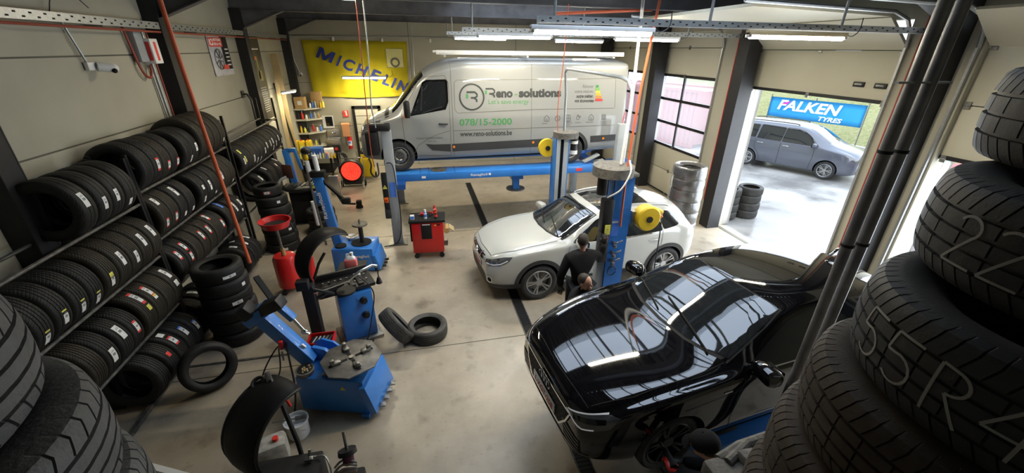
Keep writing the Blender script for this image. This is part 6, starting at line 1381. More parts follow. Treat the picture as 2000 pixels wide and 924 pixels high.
b = mb('steel'); b.cyl((-.86, 2.72, .86), (-.88, 2.80, 1.08), .014, seg=12); b.m('black'); b.cyl((-.86, 2.72, .885), (-.865, 2.74, .92), .082, .078, 24); b.m(mat('purple_rubber', (.10, .03, .07), .5)); b.cyl((-.86, 2.70, .80), (-.86, 2.72, .885), .05, seg=16); wb(b, 'shaft', t)
b = mb('blackmatt'); b.box((-.86, 2.56, .36), (.26, .28, .72), bev=.02); b.tube([(-1.25, 2.48, .70), (-1.10, 2.62, .74), (-.95, 2.60, .74)], .03, 8, smooth_path=4); b.tube([(-1.25, 2.48, .70), (-1.22, 2.40, .71), (-1.05, 2.36, .71), (-.92, 2.42, .72)], .02, 8, smooth_path=4); wb(b, 'pedestal', t)
b = mb('steel')
for k in range(4): b.tube([(-.97, 2.56+.03*k, .76+.02*k), (-.90, 2.60+.03*k, .79+.02*k), (-.78, 2.60+.02*k, .80+.01*k)], .011, 6, smooth_path=3)
b.m('orangepaint'); b.cyl((-.86, 2.46, .75), (-.78, 2.45, .78), .03, seg=10); b.m('labelblue'); b.cyl((-.93, 2.46, .75), (-.89, 2.46, .77), .02, seg=10); b.m('redpl'); b.beam((-.95, 2.52, .77), (-.92, 2.44, .78), .02, .02); wb(b, 'tools', t)
b = mb('steel'); b.tube([(-1.17, 2.70, .95), (-1.12, 2.72, .92), (-1.04, 2.70, .93), (-.99, 2.62, .86), (-.98, 2.55, .78)], .008, 6, smooth_path=4); b.cyl((-1.17, 2.71, .92), (-1.16, 2.74, 1.0), .012, seg=8); b.box((-1.17, 2.70, .93), (.07, .04, .025), bev=.006); wb(b, 'gauge', t)
t = thing('plastic_canister', 'dirty white canister with red print standing behind the foreground guard hood', 'canister', (-1.84, 3.50, 0)); b = mb(mat('dirty_white_plastic', (.42, .41, .37), .6, noise=(9, .9, (.16, .15, .13)))); b.box((0, 0, .17), (.30, .22, .34), (0, 0, .3), bev=.04); b.m('redpl'); b.box((.04, -.118, .14), (.12, .01, .05), (0, 0, .3)); b.build('canister', t)
b = mb('redpl'); b.cyl((.06, 0, .34), (.06, 0, .38), .03, seg=12); b.build('cap', t)
b = mb('white'); b.beam((-3.20, 3.73, .03), (-2.25, 3.28, .03), .06, .04); tag(b.build('steel_bar'), 'pale painted steel bar lying on the floor by the left tyre pile', 'bar')

# red waste-oil drainer
t = thing('oil_drainer', 'red wheeled waste oil drainer with a red bowl on a mast', 'oil drainer', (-2.58, 7.25, 0))
b = mb('red'); b.lathe([(0, .12), (.17, .12), (.20, .16), (.20, .70), (.17, .76), (.06, .78), (0, .78)], (0, 0, 0), seg=32); b.build('tank', t)
b = mb('steel'); b.cyl((.02, -.05, .76), (.06, -.20, 1.42), .022, seg=12); b.m('cardboard'); b.cyl((.02, -.05, .78), (.03, -.08, .92), .035, seg=12); b.build('mast', t)
b = mb('red'); b.lathe([(.03, 0), (.20, .02), (.235, .12), (.25, .125), (.25, .14), (.225, .135), (.19, .035), (.03, .015)], (.10, -.30, 1.42), seg=36); b.build('bowl', t)
b = mb('blackmatt'); b.lathe([(.0, .05), (.205, .055)], (.10, -.30, 1.42), seg=30); b.build('bowl_grid', t)
b = mb('black')
for a in (0, 120, 240): b.cyl((.17*cos(R(a)), .17*sin(R(a))-.02, .05), (.17*cos(R(a)), .17*sin(R(a))+.02, .05), .05, seg=14); b.cyl((.17*cos(R(a)), .17*sin(R(a)), .05), (.15*cos(R(a)), .15*sin(R(a)), .14), .012, seg=6)
b.build('castor', t)
b = mb('black'); b.tube([(.28, -.2, 1.5), (.34, -.15, 1.2), (.30, 0, .8), (.18, .05, .6)], .012, 6, smooth_path=5); b.build('hose', t)
b = mb('red'); b.cyl((.32, .1, .12), (.40, .1, .62), .12, .05, 20); b.build('side_can', t)

# red tool trolley
t = thing('tool_trolley', 'red tool trolley with black top standing alone on the floor', 'tool cart', (.02, 8.26, 0), R(-4))
b = mb('red'); b.box((0, 0, .50), (.66, .44, .70), bev=.01); b.box((0, -.225, .50), (.58, .008, .62), bev=.003); b.build('body', t)
b = mb('blackmatt'); b.box((0, 0, .885), (.76, .50, .06), bev=.015); b.box((-.355, -.0, .62), (.03, .30, .45), bev=.01); b.build('top', t)
b = mb('blackmatt'); b.box((-.02, -.236, .66), (.22, .015, .34), bev=.006); b.m('label'); b.box((-.02, -.246, .82), (.16, .004, .02)); b.build('pouch', t)
b = mb('black'); warn_tri(b, (.17, -.231, .80), .022); b.m('ink'); b.box((.24, -.231, .80), (.06, .003, .03)); b.build('warning_label', t)
b = mb('steel'); b.box((.36, -.05, .28), (.10, .22, .02)); b.box((.41, -.05, .31), (.01, .22, .06)); b.build('side_shelf', t)
b = mb('cardboard'); b.cyl((.40, -.16, .62), (.40, .12, .62), .06, seg=20); b.m('wood'); b.prism([(.36, .66), (.46, .68), (.56, .60), (.55, .585), (.45, .655), (.36, .64)], -.14, .10, 'XZ'); b.build('paper_roll', t)
for sx in (-1, 1):
    for sy in (-1, 1): b = mb('black'); b.cyl((sx*.27, sy*.16-.02, .055), (sx*.27, sy*.16+.02, .055), .055, seg=16); b.box((sx*.27, sy*.16, .13), (.06, .06, .05)); b.build('castor', t)
t0 = Matrix.Translation((.02, 8.26, 0)) @ Matrix.Rotation(R(-4), 4, 'Z')
for (x, y, m1, m2, lab) in ((-.03, -.12, 'labelblue', 'white', 'blue and white spray can standing on the red tool trolley'), (.19, -.14, 'labelred', 'black', 'black and red spray can on the right of the red tool trolley'), (.16, .10, 'labelred', 'white', 'red-capped can at the back of the red tool trolley')):
    p = t0 @ Vector((x, y, .915)); t = thing('spray_can', lab, 'spray can', p); b = mb(m2); b.cyl((0, 0, 0), (0, 0, .13), .033, seg=16); b.m(m1); b.cyl((0, 0, .04), (0, 0, .10), .0335, seg=16, caps=False); b.cyl((0, 0, .13), (0, 0, .15), .033, .02, 16); b.build('can', t); b = mb('redpl' if m1 == 'labelred' else 'white'); b.cyl((0, 0, .15), (0, 0, .20), .024, seg=14); b.build('cap', t)
p = t0 @ Vector((-.30, -.15, .915)); t = thing('small_tin', 'small white and blue tin at the left corner of the red trolley top', 'tin', p); b = mb('white'); b.box((0, 0, .05), (.09, .07, .10), bev=.01); b.m('labelblue'); b.box((0, -.036, .05), (.08, .003, .06)); b.build('tin', t)
p = t0 @ Vector((.0, .05, .93)); b = mb('red'); b.box((-.08, -.02, .03), (.12, .08, .05), bev=.008); b.m('black'); b.beam((.05, -.1, .01), (.16, .06, .02), .03, .03); b.m('steel'); b.cyl((-.2, .05, .0), (-.05, .12, 0), .012, seg=8); b.m('redpl'); b.beam((.03, .1, .02), (.12, -.02, .04), .02, .03)
for v in b.bm.verts: v.co = v.co+p
tag(b.build('hand_tools'), 'red and black hand tools lying on the trolley top', 'tools')
# ------------------------------------------------------------------ back wall and workbench corner
YW = YB-.012
t = thing('banner', 'large yellow tyre-brand banner with slanting blue letters on the back wall', 'banner', (-1.85, YW-.02, 3.5))
b = mb('yellowban')
def fab(u, v):
    x0 = -1.74+.05*v*0; xl = -1.76+(1-v)*.08; xr = 1.68-(1-v)*.10
    x = xl+(xr-xl)*u; z = .90-1.80*(1-v)+0; z = -.90+1.80*v-.06*sin(pi*u)*(1-v)
    return Vector((x, -.02-.015*sin(u*17+v*2)-.01*sin(u*41), z))
b.grid(fab, 60, 12, .004); b.build('cloth', t, sharp=0)
b = mb(mat('banner_blue', (.02, .035, .22), .7))
for i, ch in enumerate('MICHELIN'):
    xs_ = [-1.40, -.80, -.62, -.20, .24, .66, .96, 1.13][i]; wd = [.52, .12, .37, .37, .34, .25, .12, .38][i]
    T = Matrix.Translation((xs_, -.054, .37-(xs_+1.38)*.412)) @ Matrix.Rotation(R(22.4), 4, 'Y') @ Matrix.Rotation(R(90), 4, 'X')
    if ch == 'M':
        k_ = lambda u, v: (u*.52+v*.05, v*.37); c5 = [(0, 0), (.20, 0), (.20, .55), (.42, 0), (.58, 0), (.80, .55), (.80, 0), (1, 0), (1, 1), (.76, 1), (.50, .40), (.24, 1), (0, 1)]
        b.prism([k_(*q) for q in c5], -.003, .003, 'XY', T)
    else: b.text(ch, .50, T, .004, .016, shear=.15, fit=wd)
b.build('lettering', t, sharp=0)
b = mb(mat('banner_pale', (.62, .58, .25), .7)); b.box((1.22, -.045, .36), (.58, .006, .62)); b.m('joint')
b.box((1.22, -.05, .665), (.59, .003, .012)); b.box((1.22, -.05, .055), (.59, .003, .012)); b.box((.93, -.05, .36), (.012, .003, .62)); b.box((1.51, -.05, .36), (.012, .003, .62))
b.lathe([(.10, -.02), (.16, -.02), (.16, .0), (.10, 0)], (1.22, -.055, .22), ax='Y', seg=26, closed=True); b.build('picture_panel', t)
# service door, sign, fire extinguisher, sink
b = mb('black'); b.box((-2.29, YW-.02, 1.12), (.10, .06, 2.24)); b.box((-1.38, YW-.02, 1.12), (.10, .06, 2.24)); b.box((-1.84, YW-.02, 2.20), (1.0, .06, .10)); d = struct(b.build('door_5'))
b = mb('door_cream'); b.box((-1.84, YW-.01, 1.08), (.84, .04, 2.14)); b.m('joint')
for k in range(6): b.box((-1.84, YW-.033, .4+k*.3), (.80, .006, .012))
b.build('door_leaf', d)
b = mb('steel'); b.box((-2.18, YW-.045, 1.05), (.04, .03, .16)); b.cyl((-2.18, YW-.07, 1.08), (-2.06, YW-.07, 1.08), .012, seg=8); b.build('door_handle', d)
t = thing('fire_sign', 'small red fire extinguisher sign above the paper roll', 'sign', (-2.57, YW-.01, 1.98)); b = mb('labelred'); b.box((0, 0, 0), (.19, .008, .22)); b.m('white'); b.box((.02, -.006, 0), (.05, .004, .14)); b.cyl((.02, -.004, .08), (.02, -.007, .08), .02, seg=10); b.box((-.02, -.006, .07), (.05, .004, .012)); b.build('plate', t)
t = thing('fire_extinguisher', 'red fire extinguisher hanging on the back wall by the dark door', 'fire extinguisher', (-2.56, YW-.10, .72))
b = mb('red'); b.lathe([(0, 0), (.075, 0), (.08, .02), (.08, .42), (.06, .48), (.02, .50), (0, .50)], seg=24); b.m('label'); b.lathe([(.0805, .12), (.0805, .30)], seg=12, a0=-2.6, a1=-.6); b.m('labelblue'); b.lathe([(.081, .20), (.081, .28)], seg=12, a0=-2.3, a1=-1.0); b.build('cylinder', t)
b = mb('black'); b.cyl((0, 0, .50), (0, 0, .55), .025, seg=10); b.box((.03, 0, .56), (.10, .02, .03)); b.tube([(-.02, 0, .54), (-.12, -.02, .48), (-.13, -.02, .2), (-.10, -.03, .1)], .010, 6, smooth_path=4); b.build('valve', t); b = mb('steel'); b.box((0, .07, .35), (.06, .06, .16)); b.build('wall_hook', t)
t = thing('paper_dispenser', 'orange-brown paper roll hanging from a wall dispenser by the sink', 'paper dispenser', (-2.62, YW-.10, 1.5)); b = mb('steel'); b.beam((-.18, 0, .18), (.18, 0, .18), .02, .02); b.beam((-.18, 0, .18), (-.18, .08, .18), .02, .02); b.beam((.18, 0, .18), (.18, .08, .18), .02, .02); b.build('bracket', t); b = mb(mat('brown_paper', (.55, .26, .12), .7)); b.cyl((-.14, 0, .10), (.14, 0, .10), .08, seg=20); b.box((0, -.078, -.10), (.26, .006, .44)); b.build('roll', t)
t = thing('sink', 'small stainless steel wall sink with tap on the back wall', 'sink', (-3.1, YW-.18, 1.0))
b = mb('alu'); [b.box(c, d, bev=.008) for c, d in (((0, -.15, .0), (.46, .02, .26)), ((0, .15, .0), (.46, .02, .26)), ((-.22, 0, 0), (.02, .32, .26)), ((.22, 0, 0), (.02, .32, .26)), ((0, 0, -.12), (.44, .3, .02)), ((0, .165, .26), (.46, .015, .34)))]; b.build('basin', t)
b = mb('chrome'); b.tube([(0, .15, .28), (0, .08, .36), (0, -.02, .34), (0, -.03, .28)], .015, 8, smooth_path=4); b.box((.06, .13, .30), (.04, .04, .04)); b.build('tap', t)
b = mb('galv'); b.cyl((-.06, .05, -.12), (-.06, .05, -.98), .02, seg=8); b.cyl((.06, .10, -.12), (.06, .10, -.98), .012, seg=8); b.cyl((.12, .10, -.12), (.12, .10, -.98), .012, seg=8); b.build('pipes', t)
t = thing('wall_mirror', 'small framed mirror above the wall sink', 'mirror', (-3.22, YW-.01, 1.70)); b = mb('white'); b.box((0, 0, 0), (.38, .01, .44)); b.m('blackmatt'); b.box((.04, -.008, .02), (.24, .006, .34)); b.build('frame', t); b = mb('glass'); b.box((.04, -.012, .02), (.20, .004, .30)); b.build('mirror_glass', t)
t = thing('security_camera', 'white dome camera on the back wall left of the yellow banner', 'camera', (-3.85, YW-.06, 3.33)); b = mb('white'); b.box((0, .03, 0), (.12, .05, .12), bev=.01); b.ball((.03, -.03, -.01), .07, (1, 1, .9)); b.build('housing', t); b = mb('blackmatt'); b.ball((.04, -.08, -.03), .03); b.build('lens', t); b = mb('white'); b.tube([(-.02, .05, .06), (-.06, .05, .25), (-.12, .05, .5), (-.12, .05, 1.1)], .012, 6, smooth_path=3); b.build('conduit', t)
for x, lab in ((-3.2, 'left'), (-1.6, 'middle'), (.05, 'right')):
    t = thing('wall_sensor', 'small white wall fixture above the banner, %s of three' % lab, 'fixture', (x+.6, YW-.04, 4.44)); b = mb('white'); b.box((0, 0, 0), (.07, .06, .12), bev=.01); b.build('box', t)
b = mb('galv'); b.cyl((-4.0, YW-.03, 4.52), (1.3, YW-.03, 4.56), .018, seg=8); b.cyl((1.28, YW-.03, 4.56), (1.28, YW-.03, 5.0), .018, seg=8); b.cyl((.0, YW-.03, 3.1), (.02, YW-.03, 4.9), .012, seg=6); tag(b.build('conduit'), 'thin steel conduit running along the top of the back wall', 'pipe')
# corner shelving
t = thing('shelf_unit', 'light corner shelving with boxes and bottles at the back left', 'shelves', (-3.75, 15.6, 0))
b = mb('wood'); b.box((-.36, .55, 1.55), (.04, .10, 3.1)); b.build('post', t)
SH = [2.22, 1.86, 1.40, .92]
for z in SH:
    b = mb('door_cream'); b.prism([(-.40, .66), (.42, .66), (.42, .40), (-.05, .05), (-.40, .05)], z-.02, z+.02, 'XY'); b.build('shelf', t)
def box_thing(name, lab, cat, c, d, m, rz=0, extra=None, group=None):
    t = thing(name, lab, cat, (c[0], c[1], c[2]), rz, group); b = mb(m); b.box((0, 0, d[2]/2), d, bev=.006)
    if extra: b.m(extra); b.box((0, -d[1]/2-.003, d[2]*.5), (d[0]*.4, .004, d[2]*.35))
    b.build('box', t); return t
box_thing('cardboard_box', 'cardboard box with a white label on the top corner shelf', 'box', (-3.92, 15.85, 2.244), (.34, .28, .38), 'cardboard', 0, 'label')
box_thing('cardboard_box', 'brown carton leaning on the wall behind the bottles of the top shelf', 'box', (-3.45, 16.15, 2.244), (.36, .12, .52), M['cardboard'], 0)
def bottle(lab, c, h, r, m, capm, group):
    t = thing('bottle', lab, 'bottle', c, 0, group); b = mb(m); b.lathe([(0, 0), (r, 0), (r, h*.65), (r*.4, h*.82), (r*.35, h*.9), (0, h*.9)], seg=14); b.build('bottle', t); b = mb(capm); b.cyl((0, 0, h*.9), (0, 0, h), r*.42, seg=10); b.build('cap', t)
cols_ = [('white', 'white'), ('cardboard', 'brown'), ('black', 'black'), ('labelblue', 'blue'), ('yellow', 'yellow'), ('redpl', 'red'), ('liftgrey', 'grey'), ('labelyel', 'pale yellow')]
rnd2 = random.Random(4); SHN = ['top', 'second', 'third', 'lowest']
for si, z in enumerate(SH):
    n = 6 if si < 3 else 5
    for k in range(n):
        ci = (k*3+si*2) % 8; m, nm = cols_[ci]; x = (-3.66+k*.085 if si == 0 else -4.05+k*.12); y = 15.98+.02*(k % 2)
        if si and k < 3: y = 15.80
        bottle('%s bottle, %s from the left on the %s corner shelf' % (nm, ORD[k], SHN[si]), (x, y, z+.023), .18+.08*((k*7+si) % 3)/2, .033+.008*(k % 2), m, 'white' if k % 2 else 'black', 'bottles on the corner shelves')
# wooden post and leaning boards by the roll-up poster
b = mb('wood'); b.box((-3.98, 14.2, 2.0), (.20, .06, 4.0)); b.beam((-3.9, 13.4, 0.02), (-3.98, 13.9, 3.3), .10, .04); tag(b.build('timber_post'), 'pale timber posts against the left wall beyond the roll-up poster', 'timber')
b = mb('black'); b.beam((-3.75, 14.0, .02), (-4.11, 14.08, 3.2), .05, .04); tag(b.build('leaning_bar'), 'black bar leaning against the wall by the pale timber posts', 'bar')
# workbench with clutter
t = thing('workbench', 'cluttered workbench below the corner shelves at the back left', 'workbench', (-3.4, 14.6, 0))
b = mb('wood'); b.box((-.1, .3, .88), (1.25, 1.3, .05)); b.build('top', t)
for x, y in ((-.65, -.3), (.45, -.3), (-.65, .85), (.45, .85)): b = mb('blackmatt'); b.box((x, y, .43), (.06, .06, .86)); b.build('leg', t)
b = mb('blackmatt'); b.box((-.1, .3, .35), (1.15, 1.2, .04)); b.build('lower_shelf', t)
box_thing('plastic_crate', 'dark blue plastic crate on the back workbench', 'crate', (-3.45, 14.25, .91), (.62, .36, .30), 'bluedk', 0, None)
box_thing('carton', 'white carton on the right side of the back workbench', 'box', (-2.98, 14.4, .91), (.30, .28, .22), 'white', .2, None)
box_thing('carton', 'black and red carton beside the white one on the back workbench', 'box', (-2.80, 14.85, .91), (.24, .24, .26), 'black', 0, 'redpl')
for k, (x, y, z, nm) in enumerate(((-3.98, 14.6, 1.32, 'leftmost'), (-3.80, 14.55, 1.36, 'middle'), (-3.60, 14.6, 1.30, 'rightmost'))):
    t = thing('oil_canister', 'yellow canister, %s of the three standing behind the blue crate' % nm, 'canister', (x, y, .905)); b = mb('yellow'); b.box((0, 0, .24), (.15, .22, .48), bev=.02); b.m('labelyel'); b.box((0, -.112, .26), (.10, .004, .18)); b.build('canister', t); b = mb('redpl'); b.cyl((0, -.04, .48), (0, -.04, .52), .025, seg=10); b.build('cap', t)
rr = random.Random(11)
for k in range(14):
    m, nm = cols_[rr.randrange(8)]; x = -3.85+.085*k; y = 13.96+.03*(k % 2)
    bottle('%s spray bottle, %s from the left along the front edge of the workbench' % (nm, ORD[min(k, 11)] if k < 12 else ('next to last' if k == 12 else 'last')), (x, y, .905), .16+.08*rr.random(), .03, m, cols_[rr.randrange(8)][0], 'spray bottles along the workbench front')
box_thing('tool_case', 'orange power tool case in front of the crate on the workbench', 'case', (-3.0, 14.16, .905), (.16, .10, .13), 'orangepaint', .3)
# hose coil, blower, heater, vacuum
t = thing('hose_coil', 'coil of black hose hanging near the corner of the workbench', 'hose', (-2.64, 14.08, .8)); b = mb('black')
for k in range(4): b.tube([(.17*cos(a*pi/12)+.02*k, .05*k, .22*sin(a*pi/12)) for a in range(24)], .014, 6, closed=True)
b.build('hose', t); b = mb('blackmatt'); b.beam((0, .1, .22), (0, .1, -.78), .03, .03); b.build('stand', t)
t = thing('heater', 'round heater glowing red on a wheeled black frame', 'heater', (-2.25, 13.6, 0))
b = mb('black'); b.lathe([(.34, 0), (.36, .04), (.36, .30), (.30, .42), (0, .42)], (0, -.06, .55), ax='Y', seg=40); b.box((0, .15, .20), (.56, .34, .22), bev=.03); b.build('drum', t)
b = mb(mat('glowing_red', (.8, .05, .03), .5, emit=(1, .06, .03), es=.8)); b.lathe([(0, .06), (.14, .05), (.28, .0), (.305, -.01)], (0, -.03, .55), ax='Y', seg=40); b.build('heating_dish', t)
b = mb('redpl')
for rr_ in (.08, .15, .22, .28): b.tube([(rr_*cos(a*pi/16), -.075, .55+rr_*sin(a*pi/16)) for a in range(32)], .005, 5, closed=True)
for a in range(8): b.cyl((0, -.075, .55), (.33*cos(a*pi/4), -.075, .55+.33*sin(a*pi/4)), .004, seg=5)
b.build('guard_grille', t)
for s_ in (-1, 1): b = mb('blackmatt'); b.cyl((s_*.33, .15, .10), (s_*.39, .15, .10), .10, seg=20); b.build('wheel', t)
b = mb('steel'); b.tube([(-.34, -.25, .04), (-.34, .05, .12), (-.36, .35, .75), (-.34, .38, .88), (.34, .38, .88), (.36, .35, .75), (.34, .05, .12), (.34, -.25, .04)], .015, 6); b.build('frame', t)
t = thing('vacuum_cleaner', 'yellow industrial vacuum cleaner with black hose near the dark door', 'vacuum cleaner', (-1.85, 14.6, 0))
b = mb('yellow'); b.box((0, 0, .42), (.42, .44, .66), bev=.06); b.box((0, .02, .82), (.36, .36, .14), bev=.05); b.build('body', t); b = mb('black'); b.box((0, 0, .92), (.30, .30, .08), bev=.03); b.tube([(-.16, 0, .90), (-.10, 0, 1.05), (.10, 0, 1.05), (.16, 0, .90)], .018, 6, smooth_path=3); b.build('motor_lid', t)
b = mb('black'); b.tube([(.10, -.22, .75), (.16, -.34, .55), (.12, -.34, .30), (.22, -.30, .12), (.34, -.1, .15), (.32, .1, .5)], .03, 8, smooth_path=6); b.build('hose', t)
for s_ in (-1, 1): b = mb('blackmatt'); b.cyl((s_*.20, .15, .09), (s_*.25, .15, .09), .09, seg=16); b.build('wheel', t)
b = mb('alu'); b.cyl((-.26, .1, .1), (-.34, .16, 1.0), .015, seg=8); b.build('wand', t)
b = mb('alu'); b.box((-2.70, 13.0, .3), (.28, .16, .6), bev=.03); b.m('black'); b.cyl((-2.7, 13, .6), (-2.7, 13, .65), .03, seg=10); tag(b.build('water_canister'), 'pale canister standing left of the glowing heater', 'canister')

# ------------------------------------------------------------------ left wall things
t = thing('security_camera', 'white bullet camera on a stalk, left wall above the near rack bay', 'camera', (WL+.02, 6.85, 3.90))
b = mb('white'); b.box((.02, -.08, .03), (.05, .16, .10), bev=.01); b.cyl((.05, -.02, .02), (.16, .10, 0), .055, .06, 20); b.ball((.16, .10, 0), .06); b.build('housing', t); b = mb('blackmatt'); b.ball((.19, .06, -.03), .032); b.build('lens', t); b = mb('galv'); b.cyl((.02, -.12, .06), (.02, -.30, .60), .014, seg=8); b.build('conduit', t); b = mb('black'); b.tube([(.05, -.45, .62), (.05, -.3, .82), (.05, 0, .86), (.05, .25, .72)], .006, 5, smooth_path=4); b.build('cable', t)
t = thing('electric_box', 'white switch box with a red stripe by the first dark column', 'electrical box', (WL+.01, 8.02, 4.08)); b = mb('liftgrey'); b.box((.05, -.12, .08), (.10, .20, .42), bev=.006); b.m('white'); b.box((.09, .10, .02), (.17, .22, .36), bev=.01); b.m('labelred'); b.box((.13, -.012, .02), (.05, .004, .27)); b.box((.176, .10, .02), (.004, .06, .27)); b.build('box', t); b = mb('redpipe'); b.tube([(.03, -.30, .35), (.04, -.26, 0), (.05, -.20, -.28), (.06, -.08, -.36), (.06, .0, -.28), (.06, .02, -.18)], .018, 7, smooth_path=5); b.build('cable_loop', t)
b = mb('galv'); b.tube([(WL+.03, 8.18, 4.4), (WL+.03, 8.20, 3.0)], .018, 7); b.tube([(WL+.03, 8.10, 3.9), (WL+.03, 8.12, 3.0)], .014, 7); b.m('redpipe'); b.tube([(WL+.05, 8.26, 4.4), (WL+.05, 8.28, 3.0)], .014, 7); tag(b.build('wall_pipes'), 'steel and red pipes running down the wall beside the first dark column', 'pipe')
t = thing('poster', 'wheel poster with a red heading hanging on the left wall', 'poster', (WL+.02, 10.42, 4.42))
M['poster'] = mat('poster_paper', (.50, .50, .56), .5, noise=(7, .8, (.30, .31, .38)))
b = mb('poster'); b.box((.0, .50, -.42), (.008, 1.0, .82)); b.build('sheet', t)
b = mb('blackmatt'); b.box((.006, .80, -.38), (.004, .36, .66)); b.m('labelred'); b.box((.009, .36, -.16), (.004, .66, .18)); b.box((.009, .62, -.66), (.004, .30, .09)); b.m('label')
PT = lambda y, z: Matrix(((0, 0, 1, .012), (1, 0, 0, y), (0, 1, 0, z), (0, 0, 0, 1)))
b.text('ICI', .17, PT(.05, -.22), .003, .006, fit=.18); b.text('METTONS', .07, PT(.27, -.14), .003, .002, fit=.36); b.text('DE LA VIE', .07, PT(.27, -.22), .003, .002, fit=.36)
for k in range(5): b.box((.010, .84, -.30-k*.08), (.003, .18, .025))
b.build('printing', t)
b = mb('steel')
Tp = Matrix.Translation((.010, .36, -.50)) @ Matrix.Rotation(R(90), 4, 'Y'); b.tube([Tp @ Vector((.20*cos(a*pi/16), .20*sin(a*pi/16), 0)) for a in range(32)], .012, 5, closed=True)
for k in range(8): a = k*pi/4+.2; b.beam(Tp @ Vector((.03*cos(a), .03*sin(a), 0)), Tp @ Vector((.19*cos(a+.2), .19*sin(a+.2), 0)), .03, .006)
b.build('wheel_picture', t)
t = thing('roll_up_poster', 'tall dark poster with pale printing hanging beside the second dark column', 'poster', (WL+.02, 12.42, 4.42))
b = mb(mat('dark_poster', (.035, .03, .022), .45, noise=(3, .7, (.07, .06, .03)))); b.box((.10, .40, -1.03), (.01, .80, 2.06)); b.build('sheet', t)
b = mb(mat('poster_gold', (.30, .24, .08), .5)); b.box((.108, .36, -.75), (.003, .10, .55)); b.box((.108, .42, -.95), (.003, .28, .25)); b.m('orangepaint'); b.box((.110, .30, -.52), (.003, .12, .08)); b.m('label'); b.box((.110, .40, -.30), (.003, .5, .03))
for k in range(12): b.box((.110, .38, -1.25-k*.055), (.003, .50-.06*(k % 3), .014))
b.build('printing', t)

# ------------------------------------------------------------------ yard
t = thing('banner', 'light blue tyre advertising banner stretched on posts outside', 'banner', (17.9, 15.9, 0), R(17.5))
t.scale = (1, .83, 1)
M['bannerblue'] = mat('banner_cyan', (.06, .42, .78), .5, noise=(1.5, .4, (.09, .50, .82)))
b = mb('bannerblue'); b.grid(lambda u, v: Vector((.03*sin(u*9), 2.42-4.84*u, 1.32+.92*v)), 30, 4, .01); b.build('sheet', t, sharp=0)
BT = lambda y, z: Matrix(((0, 0, -1, -.045), (-1, 0, 0, y), (0, 1, 0, z), (0, 0, 0, 1)))
b = mb('white'); b.text('FALKEN', .62, BT(1.95, 1.72-.02), .006, .02, shear=.25, fit=3.3); b.text('TYRES', .26, BT(-.35, 1.40), .006, .008, shear=.25, fit=1.15); b.build('lettering', t)
b = mb(mat('banner_magenta', (.7, .05, .35), .5)); b.prism([(1.75, 1.95), (1.25, 2.12), (1.4, 1.95)], -.05, -.045, 'YZ'); b.build('wing_mark', t)
b = mb('steel'); [b.cyl((.06, y, 0), (.06, y, 2.35), .03, seg=8) for y in (-2.45, 0, 2.45)]; b.build('post', t)
# grass bank
M['grass'] = mat('rough_grass', (.17, .19, .07), .95, noise=(9, .9, (.30, .27, .14)), bump=(45, .8))
b = mb('grass'); b.grid(lambda u, v: Vector((19.6+v*9, -10+u*45, .0+.35+v*4.2+.18*sin(u*31)*v+.12*sin(u*77+v*9))), 90, 14); o = b.build('grass_bank', sharp=0); o['kind'] = 'stuff'; o['label'] = 'rough grassy bank behind the yard'; o['category'] = 'grass'
b = mb('render'); b.box((19.4, 12.5, .20), (.25, 45, .42)); struct(b.build('wall_yard'))
# shipping containers seen through the glazed doors
M['contred'] = mat('container_red', (.30, .075, .075), .6, noise=(2, .6, (.24, .06, .06))); 
def container(name_lab, x, y, l, rz, z=0):
    t = thing('shipping_container', name_lab, 'container', (x, y, z), rz); b = mb('contred')
    n = int(l/.28); poly = []
    for i in range(n): a = i*l/n; s_ = l/n; poly += [(a, 0), (a+s_*.35, 0), (a+s_*.5, .04), (a+s_*.85, .04)]
    poly += [(l, 0), (l, 2.4), (0, 2.4)]
    b.prism(poly, .12, 2.55, 'XY'); b.build('walls', t)
    b = mb('contred')
    for z_ in (.06, 2.56): b.box((l/2, -.0, z_), (l, .10, .12)); b.box((l/2, 2.4, z_), (l, .10, .12))
    for x_ in (0, l):
        for y_ in (0, 2.4): b.box((x_, y_, 1.3), (.16, .16, 2.6))
    b.build('corner_frame', t)
    b = mb('steel'); [b.cyl((x_, -.03, .3), (x_, -.03, 2.4), .02, seg=8) for x_ in (.35, .8, 1.6, 2.05)]; b.m('white'); b.text('CAI', .32, Matrix.Translation((2.9, -.02, 2.0)) @ Matrix.Rotation(R(90), 4, 'X'), .004, .008); b.build('lock_rods', t)
container('red shipping container seen through the glazed door, on the right', 10.74, 22.7, 6.0, R(-72))
container('red shipping container farther left behind the glazed doors', 8.8, 29.4, 6.0, R(-72))
t = thing('sign_stand', 'blue and white sign standing in the yard behind the glazed door', 'sign', (8.9, 15.0, 0), R(-55)); b = mb('labelblue'); b.box((0, 0, .9), (.8, .05, 1.1), bev=.01); b.m('white'); b.box((0, -.03, 1.2), (.6, .01, .2)); b.box((0, -.03, .8), (.6, .01, .14)); b.m('redpl'); b.box((0, -.03, .55), (.6, .01, .08)); b.build('panel', t); b = mb('steel'); b.cyl((-.3, 0, 0), (-.3, 0, .4), .02); b.cyl((.3, 0, 0), (.3, 0, .4), .02); b.build('foot', t)
t = thing('car', 'red car partly visible under the right-hand shutter', 'car', (13.3, 6.75, 0), R(209))
c = Car(dict(paint='contred', xa=.86, wb0=2.6, rw=.32, T=A3T), t); c.cut_arches(.36)
for x in (0, -2.6):
    for sd in (1, -1): wheel(t, x, sd, .895, .32, .22, 5, 'rimsilver')
sidewin(c, 'glass', X_(c, [(1.58, .985), (1.9, 1.155), (2.15, 1.27), (2.4, 1.315), (2.56, 1.32), (2.58, .99)]), X_(c, [(2.64, .995), (2.62, 1.32), (3.1, 1.305), (3.42, 1.265), (3.45, 1.02)]))
